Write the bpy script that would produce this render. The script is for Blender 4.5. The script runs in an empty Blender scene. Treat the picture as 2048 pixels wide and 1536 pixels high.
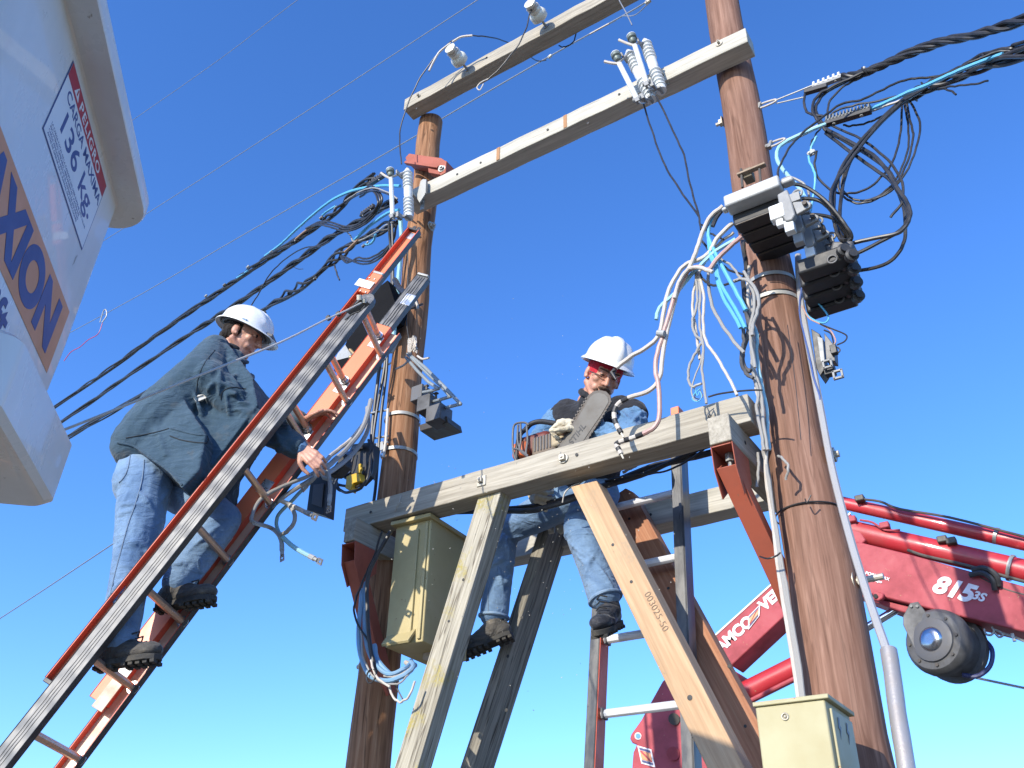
import bpy, math, random
from mathutils import Vector as V, Matrix, noise as mnoise

# ------------------------------------------------------------------ camera
PW, PH = 2048.0, 1536.0          # pixel grid the measurements were taken on
FPX = 1819.0                     # focal length in those pixels
CAM = V((0, 0, 1.6))
CR = V((0.83596006, 0.54847726, 0.01853312))       # camera right
CD = V((-0.2805054, 0.45607001, -0.84458088))      # camera down
CF = V((-0.47168581, 0.70083724, 0.53510715))      # camera forward
scene = bpy.context.scene
col = scene.collection
cd = bpy.data.cameras.new('camera'); cam = bpy.data.objects.new('camera', cd); col.objects.link(cam)
cd.sensor_width = 36; cd.lens = FPX / PW * 36; cd.clip_start = 0.05; cd.clip_end = 5000
cam.matrix_world = Matrix(((CR.x, -CD.x, -CF.x, CAM.x), (CR.y, -CD.y, -CF.y, CAM.y), (CR.z, -CD.z, -CF.z, CAM.z), (0, 0, 0, 1)))
scene.camera = cam
# ------------------------------------------------------------------ light
SUN = V((-0.10, -1.0, 0.44)).normalized()
w = bpy.data.worlds.new('World'); scene.world = w; w.use_nodes = True
nt = w.node_tree; bg = nt.nodes['Background']
sky = nt.nodes.new('ShaderNodeTexSky'); sky.sky_type = 'NISHITA'; sky.sun_disc = False
sky.sun_elevation = math.asin(SUN.z); sky.sun_rotation = math.atan2(SUN.x, SUN.y)
sky.air_density = 1.0; sky.dust_density = 0.5; sky.ozone_density = 3.0; sky.altitude = 300
hs = nt.nodes.new('ShaderNodeHueSaturation'); hs.inputs['Saturation'].default_value = 1.15; hs.inputs['Value'].default_value = 1.0
wb = nt.nodes.new('ShaderNodeMix'); wb.data_type = 'RGBA'; wb.blend_type = 'MULTIPLY'; wb.inputs[0].default_value = 1; wb.inputs[7].default_value = (0.82, 1.02, 1.40, 1)   # camera white balance
nt.links.new(sky.outputs[0], hs.inputs['Color']); nt.links.new(hs.outputs[0], wb.inputs[6]); nt.links.new(wb.outputs[2], bg.inputs['Color'])
bg.inputs['Strength'].default_value = 0.15
sl = bpy.data.lights.new('sun', 'SUN'); sl.energy = 3.6; sl.angle = math.radians(0.5); sl.color = (1, 0.93, 0.80)
so = bpy.data.objects.new('sun', sl); col.objects.link(so)
so.rotation_euler = SUN.to_track_quat('Z', 'Y').to_euler(); so.location = SUN * 50
scene.view_settings.view_transform = 'Standard'; scene.view_settings.look = 'None'
scene.view_settings.exposure = 0.75; scene.view_settings.gamma = 1
scene.render.engine = 'CYCLES'

# ------------------------------------------------------------------ helpers
def ray(px, py): return CF + CR * ((px - 1024) / FPX) + CD * ((py - 768) / FPX)
def at(px, py, Y): r = ray(px, py); return CAM + r * (Y / r.y)
def dep(px, py, t): return CAM + ray(px, py) * t
def onp(px, py, p, n): r = ray(px, py); return CAM + r * ((p - CAM).dot(n) / r.dot(n))
X1, Y1, Z1 = V((1, 0, 0)), V((0, 1, 0)), V((0, 0, 1))
rnd = random.Random(7)

def spline(pts, n=6):
    """Catmull-Rom through pts"""
    if len(pts) < 3: return [V(p) for p in pts]
    P = [V(pts[0]) * 2 - V(pts[1])] + [V(p) for p in pts] + [V(pts[-1]) * 2 - V(pts[-2])]
    out = []
    for i in range(1, len(P) - 2):
        a, b, c, d = P[i - 1], P[i], P[i + 1], P[i + 2]
        for k in range(n):
            t = k / n
            out.append(0.5 * ((2 * b) + (c - a) * t + (2 * a - 5 * b + 4 * c - d) * t * t + (3 * b - a - 3 * c + d) * t ** 3))
    out.append(P[-2].copy()); return out

class MB:
    def __init__(s): s.v = []; s.f = []; s.fm = []; s.m = 0
    def add(s, vs, fs):
        b = len(s.v); s.v += [V(v) for v in vs]; s.f += [tuple(i + b for i in f) for f in fs]; s.fm += [s.m] * len(fs); return s
    def box(s, c, ax, ay, az, sx, sy, sz):
        """box centred at c with unit axes and full sizes"""
        c = V(c); ax = V(ax) * sx / 2; ay = V(ay) * sy / 2; az = V(az) * sz / 2
        vs = [c + ax * i + ay * j + az * k for i in (-1, 1) for j in (-1, 1) for k in (-1, 1)]
        fs = [(0, 1, 3, 2), (4, 6, 7, 5), (0, 4, 5, 1), (2, 3, 7, 6), (0, 2, 6, 4), (1, 5, 7, 3)]
        if ax.cross(ay).dot(az) < 0: fs = [f[::-1] for f in fs]
        return s.add(vs, fs)
    def beam(s, p0, p1, w, h, up):
        p0, p1 = V(p0), V(p1); a = (p1 - p0).normalized(); b = a.cross(V(up)).normalized(); c = b.cross(a)
        return s.box((p0 + p1) / 2, a, b, c, (p1 - p0).length, w, h)
    def tube(s, pts, r, seg=8, caps=True):
        pts = [V(p) for p in pts]; n = len(pts)
        rs = r if isinstance(r, (list, tuple)) else [r] * n
        t = (pts[1] - pts[0]).normalized(); u = t.orthogonal().normalized(); vs = []
        for i, p in enumerate(pts):
            t2 = (pts[min(i + 1, n - 1)] - pts[max(i - 1, 0)])
            t2 = t2.normalized() if t2.length > 1e-9 else t
            u = (u - t2 * u.dot(t2)).normalized(); t = t2; w_ = t.cross(u)
            for k in range(seg):
                a = 2 * math.pi * k / seg; vs.append(p + (u * math.cos(a) + w_ * math.sin(a)) * rs[i])
        fs = [(i * seg + k, i * seg + (k + 1) % seg, (i + 1) * seg + (k + 1) % seg, (i + 1) * seg + k) for i in range(n - 1) for k in range(seg)]
        if caps: fs += [tuple(range(seg))[::-1], tuple((n - 1) * seg + k for k in range(seg))]
        return s.add(vs, fs)
    def cyl(s, p0, p1, r, seg=16, r1=None): return s.tube([p0, p1], [r, r if r1 is None else r1], seg)
    def lathe(s, p, ax, prof, seg=20):
        """prof = [(t, r)] along ax from p"""
        ax = V(ax).normalized(); u = ax.orthogonal().normalized(); w_ = ax.cross(u); vs = []
        for t, r in prof:
            for k in range(seg):
                a = 2 * math.pi * k / seg; vs.append(V(p) + ax * t + (u * math.cos(a) + w_ * math.sin(a)) * max(r, 1e-4))
        n = len(prof)
        fs = [(i * seg + k, i * seg + (k + 1) % seg, (i + 1) * seg + (k + 1) % seg, (i + 1) * seg + k) for i in range(n - 1) for k in range(seg)]
        fs += [tuple(range(seg))[::-1], tuple((n - 1) * seg + k for k in range(seg))]
        return s.add(vs, fs)
    def prism(s, poly, vec):
        poly = [V(p) for p in poly]; n = len(poly); vec = V(vec)
        nn = V((0, 0, 0))
        for i in range(n): nn += (poly[i] - poly[0]).cross(poly[(i + 1) % n] - poly[0])
        fs = [tuple(range(n))[::-1], tuple(range(n, 2 * n))] + [(i, (i + 1) % n, n + (i + 1) % n, n + i) for i in range(n)]
        if nn.dot(vec) < 0: fs = [f[::-1] for f in fs]
        return s.add(poly + [p + vec for p in poly], fs)
    def ball(s, c, r, ax=None, seg=12, ring=8):
        """ellipsoid: r scalar or (rx,ry,rz) along ax=(x,y,z axes)"""
        rx, ry, rz = (r, r, r) if not isinstance(r, (tuple, list)) else r
        x, y, z = ax if ax else (X1, Y1, Z1); c = V(c)
        vs = [c + z * rz]; 
        for i in range(1, ring):
            th = math.pi * i / ring
            for k in range(seg):
                a = 2 * math.pi * k / seg
                vs.append(c + x * rx * math.sin(th) * math.cos(a) + y * ry * math.sin(th) * math.sin(a) + z * rz * math.cos(th))
        vs.append(c - z * rz); L = len(vs) - 1; fs = []
        for k in range(seg):
            fs.append((0, 1 + k, 1 + (k + 1) % seg)); fs.append((L, L - seg + (k + 1) % seg, L - seg + k))
        for i in range(ring - 2):
            for k in range(seg): a = 1 + i * seg + k; b = 1 + i * seg + (k + 1) % seg; fs.append((a, a + seg, b + seg, b))
        if x.cross(y).dot(z) < 0: fs = [f[::-1] for f in fs]
        return s.add(vs, fs)
    def cap(s, p0, p1, r0, r1, seg=10):
        """capsule with round ends"""
        p0, p1 = V(p0), V(p1); s.ball(p0, r0, seg=seg, ring=8); s.ball(p1, r1, seg=seg, ring=8)
        if (p1 - p0).length > 1e-6: s.tube([p0, p1], [r0, r1], seg)
        return s
    def build(s, name, mat, parent=None, frame=None, bevel=0.0, smooth=35):
        """frame = (origin, xaxis, yaxis, zaxis): local axes (material grain runs along local x)"""
        if frame is None:
            o = V((sum(v.x for v in s.v), sum(v.y for v in s.v), sum(v.z for v in s.v))) / len(s.v); frame = (o, X1, Y1, Z1)
        o, x, y, z = frame
        W = Matrix(((x.x, y.x, z.x, o.x), (x.y, y.y, z.y, o.y), (x.z, y.z, z.z, o.z), (0, 0, 0, 1))); Wi = W.inverted()
        me = bpy.data.meshes.new(name); me.from_pydata([Wi @ v for v in s.v], [], s.f)
        for m in (mat if isinstance(mat, (list, tuple)) else [mat]): me.materials.append(m)
        for p, m in zip(me.polygons, s.fm): p.material_index = m; p.use_smooth = smooth > 0
        if smooth > 0: me.set_sharp_from_angle(angle=math.radians(smooth))
        me.validate(); me.update()
        ob = bpy.data.objects.new(name, me); col.objects.link(ob)
        if parent is not None: ob.parent = parent; ob.matrix_parent_inverse = Matrix(); ob.matrix_basis = wm(parent).inverted() @ W
        else: ob.matrix_basis = W
        if bevel:
            b = ob.modifiers.new('bevel', 'BEVEL'); b.width = bevel; b.segments = 2; b.limit_method = 'ANGLE'; b.angle_limit = math.radians(40)
        return ob
def wm(o):
    m = o.matrix_basis.copy(); p = o.parent
    while p: m = p.matrix_basis @ m; p = p.parent
    return m
def tag(o, label=None, cat=None, group=None, kind=None):
    if label: o['label'] = label
    if cat: o['category'] = cat
    if group: o['group'] = group
    if kind: o['kind'] = kind
    return o
def thing(name, label, cat, loc=(0, 0, 0), group=None):
    o = bpy.data.objects.new(name, None); col.objects.link(o); o.matrix_basis = Matrix.Translation(V(loc)); o.empty_display_size = 0.1
    return tag(o, label, cat, group)
def frm(p0, p1, up=Z1):
    a = (V(p1) - V(p0)).normalized(); b = V(up).cross(a).normalized(); return ((V(p0) + V(p1)) / 2, a, b, a.cross(b))
def text(name, s, mat, o, x, up, size, parent, depth=0.002, bold=0.0, sx=1.0, shear=0.0, align='LEFT', sp=1.0, label=None):
    """raised lettering: o = baseline start, x = reading direction, up = letter up"""
    x = V(x).normalized(); up = V(up); up = (up - x * up.dot(x)).normalized(); z = x.cross(up)
    c = bpy.data.curves.new(name, 'FONT'); c.body = s; c.size = size; c.extrude = depth / 2; c.offset = bold; c.shear = shear; c.align_x = align; c.space_character = sp
    t = bpy.data.objects.new(name, c); col.objects.link(t); bpy.context.view_layer.update()
    dg = bpy.context.evaluated_depsgraph_get(); me = bpy.data.meshes.new_from_object(t.evaluated_get(dg))
    bpy.data.objects.remove(t); bpy.data.curves.remove(c)
    for v in me.vertices: v.co.x *= sx
    me.materials.clear(); me.materials.append(mat)
    ob = bpy.data.objects.new(name, me); col.objects.link(ob)
    W = Matrix(((x.x, up.x, z.x, o.x), (x.y, up.y, z.y, o.y), (x.z, up.z, z.z, o.z), (0, 0, 0, 1)))
    ob.parent = parent; ob.matrix_basis = wm(parent).inverted() @ W if parent else W
    if label: ob['label'] = label
    return ob

# ------------------------------------------------------------------ materials
def newmat(name):
    m = bpy.data.materials.new(name); m.use_nodes = True; t = m.node_tree; return m, t, t.nodes['Principled BSDF']
def ramp(t, fac, stops):
    r = t.nodes.new('ShaderNodeValToRGB'); e = r.color_ramp.elements
    while len(e) < len(stops): e.new(0.5)
    for k, (p, c) in zip(e, stops): k.position = p; k.color = (*c, 1) if len(c) == 3 else c
    t.links.new(fac, r.inputs[0]); return r.outputs[0]
def nz(t, co, scale, detail=4, rough=0.55, dist=0.0):
    n = t.nodes.new('ShaderNodeTexNoise'); n.inputs['Scale'].default_value = scale; n.inputs['Detail'].default_value = detail
    n.inputs['Roughness'].default_value = rough; n.inputs['Distortion'].default_value = dist; t.links.new(co, n.inputs['Vector']); return n.outputs[0]
def coords(t, sc=(1, 1, 1), kind='Object', rnd_off=True):
    c = t.nodes.new('ShaderNodeTexCoord'); m = t.nodes.new('ShaderNodeMapping'); m.inputs['Scale'].default_value = sc
    if rnd_off:
        oi = t.nodes.new('ShaderNodeObjectInfo'); cx = t.nodes.new('ShaderNodeVectorMath'); cx.operation = 'SCALE'; cx.inputs[0].default_value = (13, 7, 5)
        t.links.new(oi.outputs['Random'], cx.inputs['Scale']); ad = t.nodes.new('ShaderNodeVectorMath'); t.links.new(c.outputs[kind], ad.inputs[0]); t.links.new(cx.outputs[0], ad.inputs[1]); t.links.new(ad.outputs[0], m.inputs[0])
    else: t.links.new(c.outputs[kind], m.inputs[0])
    return m.outputs[0]
def mix(t, fac, a, b, mode='MIX'):
    n = t.nodes.new('ShaderNodeMix'); n.data_type = 'RGBA'; n.blend_type = mode
    for sock, v in ((n.inputs[0], fac), (n.inputs[6], a), (n.inputs[7], b)):
        if hasattr(v, 'is_linked') or isinstance(v, bpy.types.NodeSocket): t.links.new(v, sock)
        elif isinstance(v, (int, float)): sock.default_value = v
        else: sock.default_value = (*v, 1) if len(v) == 3 else v
    return n.outputs[2]
def bump(t, h, b, strength=0.3, dist=0.01):
    n = t.nodes.new('ShaderNodeBump'); n.inputs['Strength'].default_value = strength; n.inputs['Distance'].default_value = dist
    t.links.new(h, n.inputs['Height']); t.links.new(n.outputs[0], b.inputs['Normal'])
def wood(name, dark, mid, light, patch=None, patchcol=None, grain='X', rough=0.85, crack=0.5, bstr=0.5, fine=1.0):
    """timber, grain along a local axis"""
    m, t, b = newmat(name)
    s = {'X': (1.2, 26, 26), 'Z': (22, 22, 1.0)}[grain]
    co = coords(t, s); g = nz(t, co, 2.2 * fine, 8, 0.62, 0.25)
    co2 = coords(t, {'X': (0.35, 9, 9), 'Z': (7, 7, 0.3)}[grain]); g2 = nz(t, co2, 2.0, 4, 0.5, 0.6)
    c = ramp(t, g, [(0.28, dark), (0.5, mid), (0.72, light)])
    c2 = ramp(t, g2, [(0.3, (0.80, 0.79, 0.77)), (0.62, (1.05, 1.04, 1.03))]); c = mix(t, 0.8, c, c2, 'MULTIPLY')
    co3 = coords(t, {'X': (1.5, 60, 60), 'Z': (55, 55, 1.3)}[grain]); cr = nz(t, co3, 1.6, 3, 0.5, 0.1)
    k = ramp(t, cr, [(0.30, (1 - crack,) * 3), (0.37, (1, 1, 1))]); c = mix(t, 1.0, c, k, 'MULTIPLY')
    if crack > .01:      # long drying splits
        sp_ = nz(t, coords(t, {'X': (0.55, 11, 11), 'Z': (9, 9, 0.45)}[grain]), 1.3, 3, 0.55, 0.3)
        sf_ = min(1, max(0, crack * 1.5 - .12)); c = mix(t, sf_, c, ramp(t, sp_, [(0.485, (1, 1, 1)), (0.497, (0.25, 0.22, 0.2)), (0.503, (0.25, 0.22, 0.2)), (0.515, (1, 1, 1))]), 'MULTIPLY')
        kn = nz(t, coords(t, {'X': (3.2, 9, 9), 'Z': (8, 8, 2.6)}[grain]), 1.0, 1, 0.4, 0.2); c = mix(t, sf_, c, ramp(t, kn, [(0.70, (1, 1, 1)), (0.78, (0.5, 0.42, 0.36))]), 'MULTIPLY')
    if patch:
        pn = nz(t, coords(t, (1, 1, 1)), patch, 5, 0.65); pm = ramp(t, pn, [(0.53, (0, 0, 0)), (0.64, (1, 1, 1))])
        sp = nz(t, coords(t, (1, 1, 1)), 60, 3, 0.6); pm = mix(t, 1.0, pm, ramp(t, sp, [(0.38, (0.15,) * 3), (0.6, (1, 1, 1))]), 'MULTIPLY')
        c = mix(t, pm, c, patchcol)
    t.links.new(c, b.inputs['Base Color']); b.inputs['Roughness'].default_value = rough; b.inputs['Specular IOR Level'].default_value = 0.25
    hm = mix(t, 0.5, g, k); bump(t, hm, b, bstr, 0.006); return m
def paint(name, c, rough=0.45, metal=0.0, dirt=0.25, dirtcol=(0.12, 0.1, 0.08), scale=6, spec=0.5, bstr=0.06, chip=None, coat=0.0, streak=(1, 1, 1)):
    m, t, b = newmat(name); co = coords(t, streak); n1 = nz(t, co, scale, 7, 0.65)
    f = ramp(t, n1, [(0.45, (0, 0, 0)), (0.75, (dirt,) * 3)]); cc = mix(t, f, c, dirtcol)
    n2 = nz(t, co, scale * 0.35, 2); cc = mix(t, 0.5, cc, ramp(t, n2, [(0.3, (0.8,) * 3), (0.7, (1.06,) * 3)]), 'MULTIPLY')
    if chip:
        n3 = nz(t, co, scale * 5, 6, 0.7); fm = ramp(t, n3, [(0.66, (0, 0, 0)), (0.69, (1, 1, 1))]); cc = mix(t, fm, cc, chip)
    t.links.new(cc, b.inputs['Base Color']); b.inputs['Metallic'].default_value = metal; b.inputs['Specular IOR Level'].default_value = spec
    t.links.new(ramp(t, n1, [(0.3, (max(0, rough - 0.1),) * 3), (0.8, (min(1, rough + 0.2),) * 3)]), b.inputs['Roughness'])
    b.inputs['Coat Weight'].default_value = coat
    if bstr: bump(t, nz(t, co, scale * 12, 3), b, bstr, 0.004)
    return m
def cablemat(name, c, rough=0.45, var=0.35, dirtcol=(0.3, 0.27, 0.24)):
    m, t, b = newmat(name); co = coords(t); n = nz(t, co, 14, 4, 0.6); f = ramp(t, n, [(0.4, (0, 0, 0)), (0.75, (var,) * 3)])
    t.links.new(mix(t, f, c, dirtcol), b.inputs['Base Color']); b.inputs['Roughness'].default_value = rough; return m
M = {}
M['pole_r'] = wood('wood_pole_red', (0.15, 0.075, 0.050), (0.235, 0.128, 0.090), (0.34, 0.20, 0.145), grain='Z', crack=0.28, bstr=0.3)
M['pole_l'] = wood('wood_pole_brown', (0.16, 0.075, 0.037), (0.30, 0.150, 0.078), (0.43, 0.25, 0.145), grain='Z', crack=0.5, bstr=0.4)
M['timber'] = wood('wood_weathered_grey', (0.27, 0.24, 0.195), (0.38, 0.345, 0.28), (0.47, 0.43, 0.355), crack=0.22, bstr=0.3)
M['timber2'] = wood('wood_pale_grey', (0.38, 0.355, 0.30), (0.475, 0.45, 0.385), (0.56, 0.535, 0.46), crack=0.2, bstr=0.2)
M['lichen'] = wood('wood_lichen', (0.20, 0.18, 0.14), (0.38, 0.35, 0.28), (0.54, 0.50, 0.41), patch=5.5, patchcol=(0.36, 0.30, 0.10), crack=0.6, bstr=0.8)
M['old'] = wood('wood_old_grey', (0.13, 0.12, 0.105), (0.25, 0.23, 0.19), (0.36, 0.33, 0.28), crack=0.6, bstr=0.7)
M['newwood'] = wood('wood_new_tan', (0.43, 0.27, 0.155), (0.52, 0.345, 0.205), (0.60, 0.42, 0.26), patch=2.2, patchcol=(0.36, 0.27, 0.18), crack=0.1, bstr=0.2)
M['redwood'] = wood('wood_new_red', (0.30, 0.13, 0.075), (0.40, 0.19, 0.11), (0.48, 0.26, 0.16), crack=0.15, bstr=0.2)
M['sawn'] = paint('fresh_cut_wood', (0.40, 0.21, 0.10), 0.9, dirt=0.2)
M['rust'] = paint('red_oxide_paint', (0.36, 0.085, 0.045), 0.6, dirt=0.4, dirtcol=(0.16, 0.05, 0.03), chip=(0.2, 0.1, 0.06))
M['olive'] = paint('olive_paint', (0.46, 0.375, 0.18), 0.55, dirt=0.35, dirtcol=(0.28, 0.22, 0.10), chip=(0.25, 0.12, 0.05), scale=4)
M['olive2'] = paint('pale_olive_paint', (0.41, 0.375, 0.22), 0.55, dirt=0.4, dirtcol=(0.36, 0.27, 0.12), chip=(0.3, 0.15, 0.06), scale=3)
M['castl'] = paint('pale_cast_aluminium', (0.47, 0.47, 0.455), 0.6, 0.2, dirt=0.5, dirtcol=(0.3, 0.3, 0.29), scale=14, bstr=0.2)
M['galv'] = paint('galvanised_steel', (0.36, 0.36, 0.34), 0.5, 0.5, dirt=0.4, dirtcol=(0.25, 0.23, 0.2), scale=20)
M['alu'] = paint('aluminium', (0.62, 0.62, 0.62), 0.28, 0.9, dirt=0.3, dirtcol=(0.4, 0.36, 0.32), scale=20)
M['castalu'] = paint('cast_aluminium', (0.27, 0.27, 0.265), 0.65, 0.2, dirt=0.5, dirtcol=(0.3, 0.3, 0.29), scale=14, bstr=0.2)
M['galvd'] = paint('dirty_grey_steel', (0.11, 0.11, 0.112), 0.6, 0.2, dirt=0.9, dirtcol=(0.035, 0.032, 0.03), scale=5)
M['blk2'] = paint('black_cloth', (0.008, 0.008, 0.009), 0.9, dirt=0.2, dirtcol=(0.03, 0.03, 0.03), spec=.1)
M['dkmetal'] = paint('dark_steel', (0.09, 0.08, 0.07), 0.6, 0.3, dirt=0.4, dirtcol=(0.16, 0.1, 0.06), scale=20)
M['band'] = paint('steel_band', (0.46, 0.45, 0.41), 0.5, 0.3, dirt=0.2, scale=20)
M['boltm'] = paint('bolt_zinc', (0.48, 0.45, 0.38), 0.5, 0.4, dirt=0.5, dirtcol=(0.25, 0.15, 0.08), scale=30)
M['porc'] = paint('porcelain_white', (0.70, 0.72, 0.71), 0.18, dirt=0.2, dirtcol=(0.45, 0.45, 0.42), scale=12, bstr=0, coat=0.3)
M['porc2'] = paint('porcelain_cream', (0.74, 0.72, 0.60), 0.22, dirt=0.2, scale=12, bstr=0, coat=0.3)
M['green'] = paint('grey_green_metal', (0.16, 0.19, 0.17), 0.5, 0.3, dirt=0.3, scale=20)
M['orange'] = paint('orange_fibreglass', (0.74, 0.185, 0.07), 0.42, dirt=0.18, dirtcol=(0.45, 0.2, 0.12), scale=5, streak=(0.3, 1, 1))
M['redin'] = paint('red_fibreglass', (0.66, 0.10, 0.05), 0.45, dirt=0.2, scale=5)
M['blk'] = paint('black_plastic', (0.022, 0.022, 0.024), 0.5, dirt=0.3, dirtcol=(0.1, 0.09, 0.08), scale=12)
M['dkgrey'] = paint('grey_plastic', (0.10, 0.10, 0.105), 0.5, dirt=0.3, scale=12)
M['grey'] = paint('mid_grey_plastic', (0.34, 0.35, 0.35), 0.5, dirt=0.3, scale=12)
M['white'] = paint('white_paint', (0.76, 0.75, 0.72), 0.4, dirt=0.2, dirtcol=(0.5, 0.45, 0.36), scale=4)
M['bucket'] = paint('white_gelcoat', (0.78, 0.75, 0.70), 0.3, dirt=0.4, dirtcol=(0.46, 0.42, 0.34), scale=3.0, streak=(1, 1, 0.35), bstr=0.02, chip=(0.35, 0.3, 0.24), coat=0.3)
M['crane'] = paint('crane_red', (0.42, 0.075, 0.09), 0.6, dirt=0.7, dirtcol=(0.19, 0.05, 0.05), scale=5, chip=(0.36, 0.22, 0.12), spec=.25)
M['cranered2'] = paint('cylinder_red', (0.48, 0.03, 0.04), 0.42, dirt=0.7, dirtcol=(0.3, 0.06, 0.05), scale=4, chip=(0.35, 0.22, 0.12), coat=0.3)
M['chrome'] = paint('chrome', (0.6, 0.62, 0.68), 0.12, 1.0, dirt=0.1, scale=4, bstr=0)
M['cb'] = cablemat('cable_black', (0.018, 0.018, 0.02), 0.42, 0.12)
M['cbl'] = cablemat('cable_blue', (0.10, 0.40, 0.64), 0.45, 0.12)
M['cbp'] = cablemat('cable_pale_blue', (0.24, 0.46, 0.52), 0.5, 0.2)
M['cg'] = cablemat('cable_grey', (0.30, 0.29, 0.27), 0.5, 0.35)
M['cw'] = cablemat('cable_off_white', (0.52, 0.48, 0.42), 0.5, 0.4, (0.36, 0.24, 0.18))
M['cp'] = cablemat('cable_pinkish', (0.46, 0.30, 0.26), 0.5, 0.6, (0.34, 0.14, 0.13))
M['wire'] = paint('bare_wire', (0.36, 0.36, 0.35), 0.4, 0.6, dirt=0.2, scale=40, bstr=0)
M['redw'] = cablemat('wire_red', (0.55, 0.03, 0.07), 0.4, 0.1)
M['yel'] = paint('yellow_plastic', (0.65, 0.40, 0.02), 0.45, dirt=0.3)
M['sky_ink'] = paint('navy_ink', (0.05, 0.06, 0.16), 0.5, dirt=0.0)
M['st_or'] = paint('sticker_orange', (0.72, 0.29, 0.11), 0.4, dirt=0.15, bstr=0)
M['st_red'] = paint('sticker_red', (0.46, 0.03, 0.05), 0.4, dirt=0.1, bstr=0)
M['st_wh'] = paint('sticker_white', (0.78, 0.77, 0.75), 0.4, dirt=0.1, bstr=0)
M['st_bl'] = paint('sticker_navy', (0.045, 0.07, 0.22), 0.4, dirt=0.1, bstr=0)
M['w_let'] = paint('white_lettering', (0.78, 0.74, 0.74), 0.5, dirt=0.3, dirtcol=(0.5, 0.1, 0.1), scale=30, bstr=0)
M['ink'] = paint('black_ink', (0.03, 0.03, 0.03), 0.6, dirt=0.2, bstr=0)
M['pencil'] = paint('stamp_ink', (0.20, 0.14, 0.10), 0.8, dirt=0.6, dirtcol=(0.45, 0.3, 0.2), scale=80, bstr=0)
M['beige'] = paint('beige_plastic', (0.62, 0.57, 0.46), 0.5, dirt=0.3, scale=12)
M['cbp2'] = cablemat('cable_dusty_blue', (0.17, 0.33, 0.50), 0.45, 0.3)
M['cbp3'] = cablemat('cable_light_blue', (0.30, 0.56, 0.66), 0.45, 0.2)
M['cbl2'] = cablemat('cable_navy', (0.05, 0.1, 0.3), 0.45, 0.2)
M['dkc'] = cablemat('cable_charcoal', (0.06, 0.06, 0.065), 0.5, 0.3)
M['condu'] = cablemat('conduit_grey', (0.33, 0.33, 0.34), 0.5, 0.3)
M['dkgrey2'] = paint('clamp_grey', (0.15, 0.16, 0.16), 0.55, dirt=0.3, scale=30)
M['pipe'] = paint('pipe_galvanised', (0.36, 0.34, 0.33), 0.45, 0.35, dirt=0.5, dirtcol=(0.3, 0.24, 0.2), scale=9, bstr=0.2, chip=(0.7, 0.68, 0.64))
M['rung2'] = paint('rung_bright', (0.74, 0.74, 0.75), 0.35, 0.15, dirt=0.3, dirtcol=(0.4, 0.36, 0.32), scale=20)
M['ground'] = paint('dry_ground', (0.20, 0.175, 0.13), 0.95, dirt=0.6, dirtcol=(0.07, 0.08, 0.04), scale=0.6, bstr=0.4)
# ================================================================== ground
mb = MB(); mb.add([(-2500, -2500, 0), (2500, -2500, 0), (2500, 2500, 0), (-2500, 2500, 0)], [(0, 1, 2, 3)])
tag(mb.build('ground', M['ground'], frame=(V((0, 0, 0)), X1, Y1, Z1)), kind='structure')

# ================================================================== poles
YP = 3.9
def pole(name, label, X, prof, mat, Ztop):
    t = thing(name, label, 'pole', (X, YP, 0), 'tall wooden utility poles')
    mb = MB(); n = 28; pts = [V((X + 0.012 * math.sin(i * 1.7 + X) * (1 if i % 2 else -.5), YP, Ztop * i / n)) for i in range(n + 1)]
    def rad(z):
        for (z0, r0), (z1, r1) in zip(prof, prof[1:]):
            if z <= z1: return r0 + (r1 - r0) * max(0, (z - z0)) / (z1 - z0)
        return prof[-1][1]
    seg = 40; vs = []; 
    for i, p in enumerate(pts):
        for k in range(seg):
            a = 2 * math.pi * k / seg; r = rad(p.z) * (1 + 0.018 * math.sin(3 * a + X * 5) + 0.010 * math.sin(5 * a + p.z * 1.3) + 0.006 * math.sin(9 * a + p.z * 2))
            vs.append((p.x + r * math.cos(a), p.y + r * math.sin(a), p.z))
    fs = [(i * seg + k, i * seg + (k + 1) % seg, (i + 1) * seg + (k + 1) % seg, (i + 1) * seg + k) for i in range(n) for k in range(seg)] + [tuple(n * seg + k for k in range(seg))]
    mb.add(vs, fs); mb.build('shaft', mat, t, frame=(V((X, YP, 0)), X1, Y1, Z1), smooth=50)
    t['_r'] = 0; return t, rad
XR, XL = -0.985, -3.485
poleR, radR = pole('utility_pole', 'thick reddish wooden utility pole standing right of the man with the chainsaw', XR, [(0, .19), (2.5, .162), (3.2, .143), (4.6, .124), (6.3, .112), (9, .098)], M['pole_r'], 9.5)
poleL, radL = pole('utility_pole', 'thinner brown wooden utility pole that the orange ladder leans towards', XL, [(0, .15), (2.6, .117), (4.7, .108), (7.5, .095)], M['pole_l'], 7.42)
for p in (poleR, poleL):
    if '_r' in p: del p['_r']
def ring(X, z, rad, h, mat, parent, name='steel_band', gap=0.004, tilt=0.0):
    mb = MB(); seg = 40; r0 = rad(z) * 1.028 + gap; vs = []
    for k in range(seg):
        a = 2 * math.pi * k / seg
        for dr, dz in ((0, -h / 2), (0.003, -h / 2), (0.003, h / 2), (0, h / 2)):
            vs.append((X + (r0 + dr) * math.cos(a), YP + (r0 + dr) * math.sin(a), z + dz + tilt * math.sin(a + 0.6)))
    fs = [(4 * k + j, 4 * ((k + 1) % seg) + j, 4 * ((k + 1) % seg) + (j + 1) % 4, 4 * k + (j + 1) % 4) for k in range(seg) for j in range(4)]
    return mb.add(vs, fs).build(name, mat, parent, smooth=30)
YRf = YP - 0.13
for (py) in (543, 585): ring(XR, at(1550, py, YP - .12).z, radR, 0.022, M['band'], poleR)
for (py) in (822, 890): ring(XL, at(800, py, YP - .11).z, radL, 0.022, M['band'], poleL)
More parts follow.
